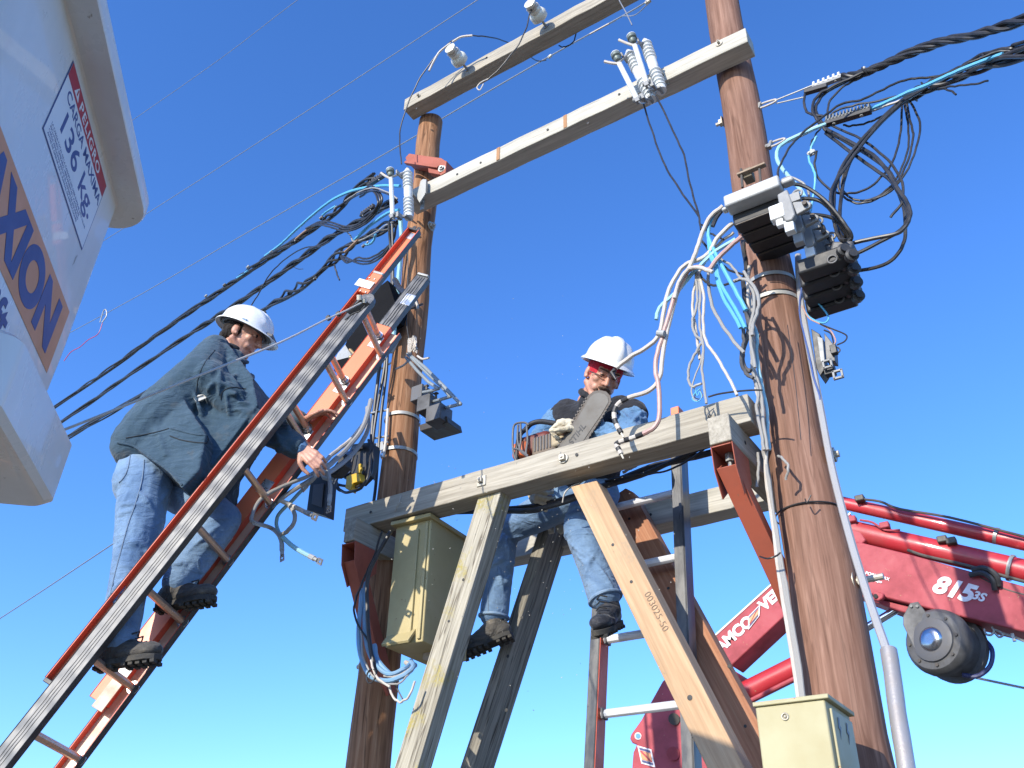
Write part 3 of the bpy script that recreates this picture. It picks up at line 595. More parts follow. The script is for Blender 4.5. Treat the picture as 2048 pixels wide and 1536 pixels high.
# ================================================================== second ladder standing on the ground behind the platform
l2 = thing('extension_ladder', 'black railed ladder standing upright behind the platform, by the seated man\'s boot', 'ladder', (-1.95, 4.26, 0))
YL2 = 4.26
def rail2(name, pt, pb, w, label, tipo=False):
    T, B = at(*pt, YL2), at(*pb, YL2); a = (T - B).normalized(); B = B - a * (B.z / a.z); mb = MB()
    if pt[0] < 1300: T = T + X1 * w; B = B + X1 * w
    c = (T + B) / 2; L = (T - B).length
    mb.m = 0; mb.box(c, a, X1, Y1, L, .006, .10)
    sgn = -1
    for s_ in (-1, 1): mb.box(c + X1 * sgn * w / 2 + Y1 * s_ * .05, a, X1, Y1, L - .002, w, .006)
    mb.m = 1 if pt[0] < 1300 else 0; mb.box(c + X1 * .005, a, X1, Y1, L - .004, .004, .09)
    o = mb.build(name, [M['blkrail2'], M['redin']], l2, frame=(c, a, (X1 - a * a.x).normalized(), a.cross((X1 - a * a.x).normalized())), bevel=.001)
    return T, a
M['blkrail2'] = paint('grey_black_rail', (0.055, 0.055, 0.06), 0.35, dirt=0.7, dirtcol=(0.26, 0.25, 0.23), scale=10, streak=(.3, 1, 1))
TL2, aL2 = rail2('side_rail', (1208, 905), (1178, 1536), .052, '')
TR2, aR2 = rail2('side_rail', (1363, 834), (1394, 1536), .052, '')
MB().box(TR2 + aR2 * .02 + X1 * -.026, aR2, X1, Y1, .075, .05, .07).build('rail_tip', M['orange'], l2, bevel=.003)
for z in (1.50, 1.875, 2.25, 2.625, 2.985, 3.345, 3.70):
    z = 1.6 + (z - 1.6) * YL2 / 4.1
    xa = TL2.x + aL2.x / aL2.z * (z - TL2.z) + .01; xb = TR2.x + aR2.x / aR2.z * (z - TR2.z) - .01; t_ = MB(); n = 18; pr = []
    for k in range(n): a = 2 * math.pi * k / n; rr = .0215 * (1 + .05 * (k % 2)); pr.append((math.cos(a) * rr, math.sin(a) * rr))
    vs = [V((x, YL2 + u, z + v)) for x in (xa, xb) for u, v in pr]; fs = [(k, n + k, n + (k + 1) % n, (k + 1) % n) for k in range(n)] + [tuple(range(n)), tuple(range(n, 2 * n))[::-1]]
    r_ = t_.add(vs, fs).build('rung', M['rung2'], l2, frame=(V((xa, YL2, z)), X1, Y1, Z1), smooth=30)
    for x in (xa + .012, xb - .012): MB().box(V((x, YL2, z)), X1, Y1, Z1, .014, .06, .055).build('rung_bracket', M['dkgrey'], r_, bevel=.004)

# ================================================================== red loader crane in the background
YC = 7.0
cr = thing('loader_crane', 'red folding loader crane with a winch, behind the thick pole', 'crane', (at(1340, 1500, YC).x, YC, 0))
def C(px, py, dy=0): return at(px, py, YC + dy)
def slab(name, pts, mat, d, y0=0, par=cr, bevel=.01):
    p = [C(a, b, y0) for a, b in pts]; return MB().prism(p, (0, d, 0)).build(name, mat, par, frame=(p[0], X1, Y1, Z1), bevel=bevel)
slab('column', [(1400, 1300), (1325, 1362), (1302, 1403), (1282, 1440), (1262, 1468), (1259, 1477), (1264, 1486), (1273, 1489), (1266, 1505), (1250, 1700), (1262, 2300), (1470, 2300), (1440, 1700), (1420, 1500), (1475, 1345)], M['crane'], .32)
ib = slab('inner_boom', [(1424, 1276), (1700, 1026), (1732, 1080), (1462, 1332)], M['crane'], .26, -.03)
slab('inner_boom_edge', [(1424, 1274), (1700, 1024), (1701, 1027), (1425, 1277)], M['w_let'], .004, -.036, bevel=0)
u_ = (C(1568, 1136) - C(1447, 1246)).normalized(); up_ = V((-u_.z, 0, u_.x)); up_ = up_ if up_.z > 0 else -up_
text('boom_lettering', 'AMCO', M['w_let'], C(1441, 1306, -.034), C(1560, 1200) - C(1446, 1302), up_, .125, ib, depth=.003, bold=.006, sx=.98)
text('boom_lettering', 'VEBA', M['w_let'], C(1529, 1222, -.034), C(1560, 1200) - C(1446, 1302), up_, .125, ib, depth=.003, bold=.006, sx=.98)
def logo(par, pts, y):
    """slanted window emblem: white frame, two dark bars, orange inner triangles"""
    A, B, Cc, D = [C(a, b, y) for a, b in pts]          # around the parallelogram
    def uv(u, v): return A * (1 - u) * (1 - v) + B * u * (1 - v) + Cc * u * v + D * (1 - u) * v
    def poly(nm, l, mat, off, d=.004): 
        pp = [uv(*q) + V((0, -off, 0)) for q in l]; return MB().prism(pp, (0, -d, 0)).build(nm, mat, par)
    fr = poly('emblem', [(0, 0), (1, 0), (1, 1), (0, 1)], M['w_let'], 0)
    poly('emblem_field', [(.24, .12), (.76, .12), (.76, .88), (.24, .88)], M['crane'], .004, .002)
    poly('emblem_bar', [(.08, .1), (.22, .1), (.22, .9), (.08, .9)], M['sky_ink'], .004, .002)
    poly('emblem_bar', [(.78, .1), (.92, .1), (.92, .9), (.78, .9)], M['sky_ink'], .004, .002)
    poly('emblem_triangle', [(.27, .88), (.70, .88), (.27, .30)], M['st_or'], .007, .002)
    poly('emblem_triangle', [(.32, .12), (.74, .12), (.74, .68)], M['st_or'], .007, .002)
logo(ib, [(1497, 1260), (1496, 1234), (1521, 1208), (1519, 1232)][::1], -.036)
logo(cr, [(1275, 1491), (1283, 1527), (1311, 1535), (1303, 1499)], -.004)
MB().cyl(C(1276, 1472, -.012), C(1276, 1472, 0), .028, 24).build('round_sticker', M['st_wh'], cr)
MB().cyl(C(1276, 1472, -.014), C(1276, 1472, -.012), .019, 24).build('round_sticker_centre', paint('pale_blue_ink', (.2, .45, .65), .4), cr)
MB().cyl(C(1348, 1438, -.03), C(1348, 1438, 0), .045, 20).build('pivot_pin', M['dkmetal'], cr); MB().cyl(C(1346, 1507, -.03), C(1346, 1507, 0), .05, 20).build('pivot_pin', M['crane'], cr)
MB().tube([C(1470, 1397, .1), C(1640, 1312, .1)], .088, 20).build('lift_cylinder', M['cranered2'], cr, frame=frm(C(1470, 1397, .1), C(1640, 1312, .1)))
MB().tube([C(1480, 1412, .02), C(1640, 1332, .02)], .018, 10).build('hydraulic_pipe', M['crane'], cr)
MB().tube([C(1640, 1312, .1), C(1795, 1218, .1)], .030, 18).build('piston_rod', M['chrome'], cr)
ob = slab('outer_boom', [(1640, 1068), (1719, 1084), (1818, 1108), (2048, 1172), (2300, 1245), (2300, 1345), (2048, 1264), (1702, 1178), (1640, 1164)], M['crane'], .30, -.05)
slab('boom_keel', [(1690, 1178), (1752, 1196), (1900, 1232), (1860, 1240), (1801, 1223), (1740, 1200)], M['crane'], .2, 0.0)
lg = slab('lug_plate', [(1746, 1180), (1768, 1186), (1766, 1196), (1757, 1202), (1745, 1199)], M['crane'], .05, -.11)
MB().cyl(C(1751, 1192, -.125), C(1751, 1192, -.105), .016, 14).build('lug_hole', M['ink'], lg)
ub = (C(1966, 1200) - C(1863, 1170)); upb = V((-ub.z, 0, ub.x)); upb = upb if upb.z > 0 else -upb
text('boom_number', '815', M['w_let'], C(1862, 1181, -.055), ub, upb, .175, ob, depth=.004, bold=.008, sx=1.02, shear=.25)
text('boom_number', '3S', M['w_let'], C(1942, 1196, -.055), ub, upb, .085, ob, depth=.004, bold=.003, sx=1.0, shear=.25)
text('boom_small_lettering', 'PORTED', M['w_let'], C(1730, 1148, -.055), ub, upb, .032, ob, depth=.002, bold=.0012, sx=1.1); text('boom_small_lettering', 'AX', M['w_let'], C(1766, 1158, -.055), ub, upb, .032, ob, depth=.002, bold=.0012)
text('boom_small_lettering', '4to grupo', M['w_let'], C(1731, 1157, -.055), ub, upb, .030, ob, depth=.002, bold=.0008, shear=.2)
c2 = MB().tube([C(1640, 1043, .05), C(1705, 1062, .05), C(2048, 1142, .05), C(2300, 1200, .05)], .083, 18).build('extension_cylinder', M['cranered2'], cr, frame=frm(C(1640, 1043), C(2300, 1200)), smooth=40)
c1 = MB().tube([C(1640, 995, .05), C(1690, 1007, .05), C(2048, 1087, .05), C(2300, 1143, .05)], .052, 18).build('extension_cylinder', M['cranered2'], cr, frame=frm(C(1640, 1000), C(2300, 1143)), smooth=40)
for px, py, r_ in ((1993, 1072, .062), (2022, 1136, .095)): 
    d_ = (C(2048, 1087) - C(1690, 1007)).normalized(); p_ = C(px, py, .05); MB().cyl(p_ - d_ * .012, p_ + d_ * .012, r_, 24).build('clamp_ring', M['galv'], cr)
for pts, r_ in (([(1722, 998), (1760, 1003), (1800, 1018), (1900, 1035), (2048, 1073), (2200, 1110)], .010), ([(1720, 1040), (1745, 1045), (1770, 1060), (1800, 1060)], .009), ([(1815, 1100), (1850, 1112), (1930, 1130), (2048, 1163), (2200, 1200)], .012), ([(1960, 1155), (2000, 1175), (2048, 1190), (2200, 1230)], .012)):
    MB().tube(spline([C(a, b, -.04) for a, b in pts], 4), r_, 8).build('hydraulic_pipe', M['dkmetal'] if r_ > .0095 else M['crane'], cr)
MB().tube(spline([C(1945, 1140, -.07), C(1968, 1136, -.1), C(1992, 1150, -.1), C(1998, 1172, -.07)], 5), .02, 8).tube(spline([C(1940, 1150, -.07), C(1965, 1146, -.1), C(1985, 1160, -.1), C(1990, 1180, -.07)], 5), .02, 8).build('hydraulic_hose', M['blk'], cr)
for a, b in ((1720, 998), (1704, 1040), (1770, 1052), (1885, 1080), (1903, 1083)): MB().box(C(a, b, -.03), X1, Y1, Z1, .07, .07, .05).build('pipe_fitting', M['dkmetal'] if a > 1800 or b < 1000 else M['crane'], cr, bevel=.008)
# winch slung under the outer boom
wn = C(1866, 1280, -.12); ax_ = V((.35, 1, -.05)).normalized()
wh = MB().lathe(wn, ax_, [(-.01, .10), (-.008, .12), (0, .20), (.03, .225), (.06, .232), (.10, .232), (.105, .20), (.25, .20), (.255, .235), (.30, .235), (.31, .15)], 36).build('winch_drum', M['galvd'], cr, smooth=30)
M['wcap'] = paint('winch_cap', (.5, .5, .52), .18, 1.0, dirt=.2)
MB().lathe(wn, ax_, [(-.05, .03), (-.048, .065), (-.03, .085), (0, .09)], 28).build('winch_hub', M['wcap'], cr, smooth=40)
for k in range(8):
    a = k * math.pi / 4; u_w = ax_.orthogonal().normalized(); v_w = ax_.cross(u_w); q = wn + (u_w * math.cos(a) + v_w * math.sin(a)) * .175; MB().cyl(q - ax_ * .012, q + ax_ * .01, .012, 6).build('flange_bolt', M['dkmetal'], cr)
MB().lathe(wn, ax_, [(-.028, .12), (-.02, .15), (0, .155), (.01, .12)], 28).build('winch_flange', M['dkgrey'], cr)
slab('winch_bracket', [(1820, 1206), (1836, 1203), (1856, 1230), (1880, 1250), (1830, 1300), (1806, 1250), (1806, 1232)], M['galvd'], .03, -.10, bevel=.004)
slab('winch_bracket', [(1900, 1232), (1945, 1228), (1962, 1250), (1966, 1290), (1940, 1320), (1930, 1270)], M['dkgrey'], .05, .10, bevel=.004)
MB().tube(spline([C(1966, 1276, .1), C(1984, 1300, .08), C(1980, 1332, .05), (C(1955, 1352, .03)), C(1925, 1350, .03)], 6), .016, 8).build('winch_hose', paint('blue_black_hose', (.03, .04, .14), .4), cr)
MB().tube([C(1925, 1350, .05), C(2048, 1376, .0), C(2300, 1430, -.1)], .008, 6).build('winch_cable', M['wire'], cr)
hk = MB().tube(spline([C(1968, 1258), C(1972, 1268), C(1982, 1270), C(1988, 1262), C(1984, 1254)], 5), .008, 8).tube(spline([C(1986, 1258), C(2000, 1264), C(2006, 1270), C(1998, 1274), C(1990, 1266)], 5), .008, 8).tube([C(2004, 1266), C(2028, 1274), C(2048, 1282), C(2300, 1340)], .009, 6).box(C(2027, 1275), X1, Y1, Z1, .02, .03, .05); hk.build('hook_chain', M['galv'], cr)
for px, py in ((1822, 1212), (1834, 1212)): MB().cyl(C(px, py, -.115), C(px, py, -.10), .010, 10).build('bolt', M['galv'], cr)
# ================================================================== pin insulators on the topmost crossarm
def pin_ins(px, py, hx, hy, label):
    b = at(px, py, 3.66); b = V((b.x, 3.66, 7.46)); tipn = V((0, -1, .02)).normalized()
    t = thing('pin_insulator', label, 'insulator', b, 'pin insulators on the topmost crossarm')
    MB().cyl(b + tipn * -.01, b + tipn * .13, .010, 10).cyl(b, b + tipn * .006, .022, 12).build('pin', M['galv'], t)
    MB().lathe(b + tipn * .085, tipn, [(0, .03), (-.01, .05), (0, .064), (.035, .066), (.055, .056), (.062, .046), (.085, .05), (.10, .036), (.118, .038), (.125, .045), (.145, .045), (.15, .03)], 28).build('porcelain_shell', M['porc2'], t, smooth=45)
    h = b + tipn * .19; r_ = MB()
    r_.tube([h + V((math.cos(a) * .042, .008 * math.sin(3 * a), math.sin(a) * .042)) for a in [2 * math.pi * i / 16 for i in range(17)]], .008, 7); r_.build('tie_wire', M['cw'], t); return h
I1 = pin_ins(935, 133, 912, 100, 'cream pin insulator on the topmost crossarm, nearer the thin pole')
I2 = pin_ins(1092, 45, 1078, 15, 'cream pin insulator on the topmost crossarm, at the upper edge of the photo')

# ================================================================== fuse cutouts
def cutout(label, it, ib, tt, tb, cap, horn, yc):
    A, B = at(*it, yc), at(*ib, yc); t = thing('fuse_cutout', label, 'fuse', B, 'white porcelain fuse cutouts on the lower crossarm')
    ax = (B - A).normalized(); L = (B - A).length; R = .034; prof = [(0, .014), (.004, R * .62), (.02, R * .66)]; n = 5
    for blk in (0, 1):
        s0 = .03 + blk * (L * .55)
        for k in range(n):
            z = s0 + k * L * .07; prof += [(z, R * .72), (z + L * .022, R * 1.12), (z + L * .034, R * 1.10), (z + L * .045, R * .72)]
        if blk == 0: prof += [(z + L * .06, R * .95), (L * .54, R * .95)]
    prof += [(L * .93, R * .8), (L * .94, R * .95), (L, R * .95), (L + .004, .01)]
    prof = sorted(prof, key=lambda q: q[0])
    MB().lathe(A, ax, prof, 22).build('insulator', M['porc'], t, smooth=40)
    T, Bt = at(*tt, yc - .10), at(*tb, yc - .10)
    MB().tube([T, Bt], .0165, 16).build('fuse_tube', M['porc'], t)
    Cp = at(*cap, yc - .10); c_ax = (Cp - T).normalized()
    cp = MB().lathe(T + (Cp - T) * .25, c_ax, [(-.01, .014), (0, .022), (.012, .024), (.02, .018), (.028, .030), (.05, .031), (.052, .026)], 18).build('top_contact', M['green'], t)
    MB().lathe(T + (Cp - T) * .25 + c_ax * .052, c_ax, [(0, .026), (.003, .031), (.008, .031), (.010, .02)], 18).build('contact_cap', M['porc'], cp)
    H = at(*horn, yc - .13); MB().tube(spline([T, (T + H) / 2 + V((0, 0, -.004)), H], 4), [.009] * 8 + [.010], 8).build('pull_ring', M['cw'], t)
    # top bracket joining tube and insulator, bottom hinge
    MB().beam(T + c_ax * .02, A + ax * .012, .028, .012, Y1).cyl(A - ax * .004, A - ax * .02, .012, 8).box((T + A) / 2, ax, X1, Y1, .04, .012, .07).build('top_bracket', M['castalu'], t, bevel=.002)
    mb = MB(); mb.beam(Bt + ax * .005, B - ax * .01, .032, .014, Y1).cyl(Bt - X1 * .025, Bt + X1 * .025, .014, 10).box(Bt + ax * .016, ax, X1, Y1, .04, .03, .03).cyl(B + ax * .0 - Y1 * .04, B + ax * .0 + Y1 * .02, .012, 8).box((B + Bt) / 2 + ax * .012 - Y1 * .02, ax, X1, Y1, .05, .025, .05)
    mb.build('hinge', M['castalu'], t, bevel=.003)
    MB().tube(spline([Bt + ax * .01, Bt + ax * .05 + X1 * .01, (B + Bt) / 2 + ax * .03], 4), .005, 6).build('pigtail', M['wire'], t)
    m = (A + B) / 2 + V((.01, .03, 0)); MB().box(m + Y1 * .045, X1, Y1, Z1, .035, .14, .012).box(m + V((.02, .10, .0)), X1, Y1, Z1, .03, .01, .14).build('mounting_bracket', M['galv'], t, bevel=.002)
    return T, Bt, B, A
q1 = cutout('white fuse cutout on the lower crossarm, lower left one of the pair', (1257, 104), (1303, 200), (1239, 128), (1274, 198), (1224, 92), (1209, 123), 3.52)
q2 = cutout('white fuse cutout on the lower crossarm, upper right one of the pair', (1290, 82), (1323, 182), (1270, 92), (1293, 166), (1256, 55), (1238, 80), 3.54)
q3 = cutout('white fuse cutout by the thin pole above the ladder tips', (815, 340), (818, 436), (782, 358), (785, 430), (779, 328), (762, 346), 3.54)

# ================================================================== cables
def wire(label, pts, r, mat, group=None, name='cable', cat='cable', smoothn=6, ends=True):
    """pts: (px, py, Y)"""
    P = [at(*p) for p in pts]; P = spline(P, smoothn) if len(P) > 2 else P
    sd = rnd.random() * 50
    if len(P) > 8 and r > .0045 and name == 'cable':      # slack kinks
        for i in range(1, len(P) - 1): P[i] = P[i] + V((mnoise.noise((i * .45, sd, 0)), mnoise.noise((i * .45, sd, 9)), mnoise.noise((i * .45, sd, 20)))) * (.0050 if r < .0095 else .0022)
    o = MB().tube(P, r, 8).build(name, M[mat] if isinstance(mat, str) else mat); return tag(o, label, cat, group)
def bundle(label, group, pts, r, k, R, turns, mats, name='cable', cat='cable', ph=0, spread=None):
    P = spline([at(*p) for p in pts], 12); n = len(P); objs = []
    for j in range(k):
        Q = []
        for i, p in enumerate(P):
            t = (P[min(i + 1, n - 1)] - P[max(i - 1, 0)]).normalized(); u = t.cross(Y1).normalized(); w_ = t.cross(u)
            a = ph + 2 * math.pi * (j / k + turns * i / n) + .5 * math.sin(i * .35 + j * 2); rr = R * (1 + .25 * math.sin(i * .21 + j)) * (spread(i / n) if spread else 1)
            Q.append(p + (u * math.cos(a) + w_ * math.sin(a)) * rr)
        o = MB().tube(Q, r, 8).build(name, M[mats[j % len(mats)]]); tag(o, label, cat, group); objs.append(o)
    return objs
def sag(p0, p1, y0, y1, dip, n=9):
    return [(p0[0] + (p1[0] - p0[0]) * i / n, p0[1] + (p1[1] - p0[1]) * i / n + dip * 4 * (i / n) * (1 - i / n), y0 + (y1 - y0) * i / n) for i in range(n + 1)]
# thin bare line wires in the sky
wire('thin bare wire crossing the sky above the basket, highest of the line wires', [(-330, 640, 11), (270, 237, 8.5), (595, 0, 7.6), (900, -230, 7.0)], .0072, 'wire', 'thin bare line wires', 'line_wire', 'wire')
wire('thin bare wire from the rim of the basket to the top edge, second line wire', [(-300, 800, 11), (305, 420, 8), (955, 0, 6.4), (1200, -160, 6)], .0072, 'wire', 'thin bare line wires', 'line_wire', 'wire')
wire('thin bare wire passing behind the head of the thin pole towards two clamps', [(-300, 890, 10), (150, 660, 8), (500, 462, 6.5), (830, 273, 5.2), (888, 235, 5.0), (1090, 118, 4.6), (1245, 32, 4.3), (1295, 2, 4.2), (1400, -70, 4.0)], .0072, 'wire', 'thin bare line wires', 'line_wire', 'wire')
wire('thin bare wire low on the left, passing behind the climbing man\'s legs', [(-300, 1430, 8), (0, 1237, 6.6), (215, 1095, 5.6), (520, 893, 4.6), (640, 812, 4.25), (800, 715, 3.82)], .0072, 'wire', 'thin bare line wires', 'line_wire', 'wire')
wire('slack side strand beside the two white clamps at the top edge', [(1245, 32, 4.28), (1270, 30, 4.25), (1296, 8, 4.18)], .0046, 'wire', None, 'line_wire', 'wire')
wire('pale rope running past the climbing man to the ladder tip', [(px_, py_, dep(px_, py_, dd_).y) for px_, py_, dd_ in ((60, 882, 2.75), (145, 853, 2.8), (400, 750, 3.15), (560, 685, 3.7), (650, 640, 4.3), (690, 622, 4.5), (722, 606, 4.62))], .0042, 'cw', None, 'guy_rope', 'rope')
def clamp(label, px, py, Y, s, mat, ax=(1, 0, .4), cat='clamp', group=None, name='line_clamp'):
    c = at(px, py, Y); a = V(ax).normalized(); b = a.cross(Y1).normalized(); d = a.cross(b); t = thing(name, label, cat, c, group)
    MB().box(c, a, b, d, s * 2.2, s * 1.0, s * 1.2).box(c + a * s * .3 + b * s * .5, a, b, d, s * .9, s * .8, s * .9).build('body', M[mat], t, bevel=s * .15)
    mb = MB(); mb.cyl(c + b * s * -.9 + a * s * .3, c + b * s * 1.1 + a * s * .3, s * .28, 8).cyl(c - a * s * .5 - d * s * .8, c - a * s * .5 + d * s * .9, s * .28, 8).box(c + b * s * .95 + a * s * .3, a, b, d, s * .6, s * .35, s * .6)
    mb.build('bolt', M['galv'], t); return t
clamp('white porcelain clamp on the bare wire under the topmost crossarm', 1100, 113, 4.55, .018, 'porc2', (1, 0, .5)); clamp('pale clamp at the upper edge beside the topmost crossarm', 1296, 4, 4.2, .022, 'beige', (1, 0, .3))
for (px, py, Y) in ((1200, 60, 4.35),): wire('black and pale twisted tie on the bare wire', [(1180, 68, Y), (1200, 57, Y), (1232, 40, Y)], .0075, 'cw', None, 'wire_tie', 'tie')
# wires at the insulators
Y3 = 3.47
wire('black lead arching from the cutout by the thin pole up to the first insulator', [(803, 328, 3.5), (800, 290, 3.5), (803, 250, 3.5), (830, 175, 3.48), (865, 120, Y3), (896, 88, Y3)], .0052, 'cb')
wire('pale spiral tie wrapped on the black lead left of the first insulator', [(858, 142, 3.46), (868, 122, 3.46), (880, 103, 3.46), (902, 86, 3.46)], .0085, 'cw', None, 'wire_tie', 'tie')
wire('black lead arching behind the topmost crossarm from the first insulator', [(896, 88, Y3), (915, 76, Y3), (940, 71, 3.5), (975, 74, 3.6), (1011, 83, 3.85), (1050, 108, 4.2), (1075, 122, 4.5), (1092, 120, 4.5)], .0052, 'cb')
wire('pale spiral tie on the black lead right of the first insulator', [(905, 84, 3.46), (922, 74, 3.46), (945, 71, 3.48)], .0085, 'cw', None, 'wire_tie', 'tie')
wire('black drooping lead from the second insulator to a pale hook', [(1063, 0, 3.46), (1060, 30, 3.46), (1042, 80, 3.46), (1010, 125, 3.46), (975, 160, 3.46)], .005, 'cb')
wire('pale bare hook at the end of the drooping lead', [(978, 157, 3.46), (962, 165, 3.46), (954, 175, 3.46), (960, 180, 3.46), (967, 168, 3.46)], .0048, 'cw', None, 'wire_hook', 'wire')
wire('short black lead hooked under the topmost crossarm, near the upper edge', [(1172, 42, 3.75), (1155, 60, 3.8), (1148, 82, 3.85), (1130, 94, 3.85), (1118, 91, 3.85)], .005, 'cb')
wire('bare wire rising from the right cutout to the top edge', [(1264, 50, 3.5), (1252, 25, 3.5), (1236, -5, 3.5), (1225, -40, 3.5)], .004, 'wire', None, 'line_wire', 'wire')
wire('dark drop lead from the left cutout of the pair', [(1286, 205, 3.5), (1300, 250, 3.5), (1325, 320, 3.5), (1360, 380, 3.48), (1397, 432, 3.46)], .0055, 'cb', 'dark drop leads below the fuse pair')
wire('dark drop lead from the right cutout of the pair', [(1312, 192, 3.5), (1340, 250, 3.5), (1368, 310, 3.5), (1380, 370, 3.48), (1397, 432, 3.46), (1402, 460, 3.45)], .0055, 'cb', 'dark drop leads below the fuse pair')
# red pigtail with hook
t = wire('red pigtail wire hanging from a hook beside the basket', [(205, 646, 7.6), (196, 668, 7.6), (176, 680, 7.6), (160, 694, 7.6), (142, 704, 7.6), (128, 722, 7.6)], .007, 'redw', None, 'pigtail_wire', 'wire')
MB().tube(spline([at(200, 645, 7.6), at(207, 622, 7.58), at(212, 620, 7.58), at(213, 632, 7.6), at(204, 645, 7.6)], 4), .011, 7).build('hook', M['galv'], t)

# ---- left bundles
gl = 'black service cables in the left bundles'
def far(i): return 1
UB_ = [(750, 352, 3.80), (714, 379, 3.9), (677, 419, 4.1), (640, 448, 4.3), (590, 483, 4.6), (541, 513, 4.9), (491, 547, 5.2), (449, 577, 5.5), (380, 624, 6.0), (300, 680, 6.6), (210, 745, 7.3), (113, 812, 8.2), (-120, 970, 10)]
MB_n = [(790, 400, 3.75), (721, 440, 4.0), (667, 470, 4.2), (598, 520, 4.6), (528, 570, 5.0), (454, 620, 5.5), (380, 668, 6.0), (250, 756, 7.0), (125, 842, 8.2), (-120, 1000, 10)]
LB_n = [(792, 440, 3.8), (740, 470, 3.95), (702, 490, 4.1), (665, 520, 4.3), (627, 556, 4.5), (578, 587, 4.8), (518, 626, 5.2), (430, 690, 5.9), (300, 780, 7.0), (140, 872, 8.4), (-120, 1020, 10)]
UB, MBn, LBn = [[(a, b, 3.8 + (c - 3.8) * .5) for a, b, c in q] for q in (UB_, MB_n, LB_n)]
bundle('black twisted service cable of the upper left bundle', gl, UB, .0115, 4, .019, 5, ['cb'])
bundle('black twisted service cable of the middle left bundle', gl, MBn, .0135, 3, .016, 6, ['cb'], ph=1)
bundle('black twisted service cable of the lower left bundle', gl, LBn, .0112, 4, .023, 5, ['cb'], ph=2, spread=lambda f: 1 + .5 * math.sin(f * 30))
wire('bright blue cable arching over the upper left bundle', [(800, 372, 3.65), (760, 372, 3.80), (711, 380, 3.83), (672, 396, 3.90), (640, 418, 3.98), (605, 448, 4.10), (575, 476, 4.25), (560, 490, 4.32), (530, 512, 4.40)], .0125, 'cbl')
wire('bright blue cable leading to the bottom of the left cutout', [(798, 420, 3.60), (776, 426, 3.70), (739, 452, 3.85), (715, 474, 3.92), (700, 490, 3.98)], .0125, 'cbl')
for lb, p in (('short blue cable piece on the upper left bundle beside the brown sleeve', [(672, 412, 3.95), (655, 422, 4.00), (645, 430, 4.03)]), ('short blue cable piece near the second lowest clamp of the upper bundle', [(540, 509, 4.32), (522, 522, 4.40), (506, 536, 4.45)]), ('short blue cable piece near the lowest clamp of the upper bundle', [(496, 541, 4.45), (485, 549, 4.50), (474, 556, 4.53)]), ('thin blue cable piece under the loop by the left cutout', [(752, 468, 3.85), (744, 485, 3.88), (730, 490, 3.90)])):
    wire(lb, p, .010, 'cbl', 'short blue cable pieces')
wire('brown sleeve on the upper left bundle', [(592, 478, 4.15), (610, 463, 4.10), (640, 444, 4.00)], .011, paint('brown_sleeve', (.32, .2, .12), .6), None, 'cable_sleeve', 'sleeve'); wire('brown sleeve on the lower left bundle', [(690, 504, 3.95), (700, 495, 3.92), (716, 480, 3.88)], .011, paint('brown_sleeve', (.32, .2, .12), .6), None, 'cable_sleeve', 'sleeve')
gp = 'black loops hanging near the left cutout'
for j, lb in enumerate(('outermost big black loop beside the left cutout', 'second big black loop beside the left cutout', 'innermost big black loop beside the left cutout')):
    o = j * 5; wire(lb, [(720, 384 + o, 3.83), (745, 372 + o, 3.72), (764 - o * .8, 396 + o, 3.68), (750 - o, 430, 3.75), (722 - o, 453 - o * .3, 3.83), (690, 463 - o, 3.88), (660, 454 - o, 3.92), (636, 449 - o * .4, 4.00), (612, 457, 4.07)], .0085, 'cb', gp)
for j, lb in enumerate(('lower sagging black loop between the lower left bundle and the thin pole', 'upper sagging black loop between the lower left bundle and the thin pole', 'middle sagging black loop between the lower left bundle and the thin pole')):
    o = j * 5; wire(lb, [(680, 510, 4.00), (694, 516 + o, 3.95), (715, 526 - o, 3.88), (738, 527 - o, 3.83), (765, 512 - o, 3.75), (785, 482, 3.70), (793, 450, 3.66)], .008, 'cb', gp)
for j, lb in enumerate(('thin grey lead over the big loops to the left cutout', 'thin black lead over the big loops to the left cutout')):
    wire(lb, [(690, 402 + 6 * j, 3.88), (715, 386 + 4 * j, 3.80), (745, 376 + 5 * j, 3.70), (775, 384 + 4 * j, 3.60), (795, 398, 3.60)], .006, 'cg' if j == 0 else 'cb')
wire('thin black lead drooping from the middle bundle to behind the helmet', [(660, 482, 4.00), (642, 492, 4.05), (603, 498, 4.15), (560, 527, 4.30), (534, 557, 4.35), (516, 590, 4.38), (500, 614, 4.40)], .006, 'cb')
wire('thin grey lead from the left cutout down to the lower bundle', [(785, 444, 3.60), (770, 452, 3.70), (740, 472, 3.85), (712, 483, 3.90), (705, 480, 3.92), (700, 470, 3.95), (692, 462, 4.00)], .006, 'cg')
wire('short black cable end hanging from the lower left bundle', [(668, 526, 4.05), (673, 545, 4.05), (679, 560, 4.05)], .007, 'cb')
wire('short black end sticking out of the middle left bundle', [(585, 533, 4.25), (596, 538, 4.25), (606, 538, 4.25)], .003, 'cb')
grc = 'small clamps on the left bundles'
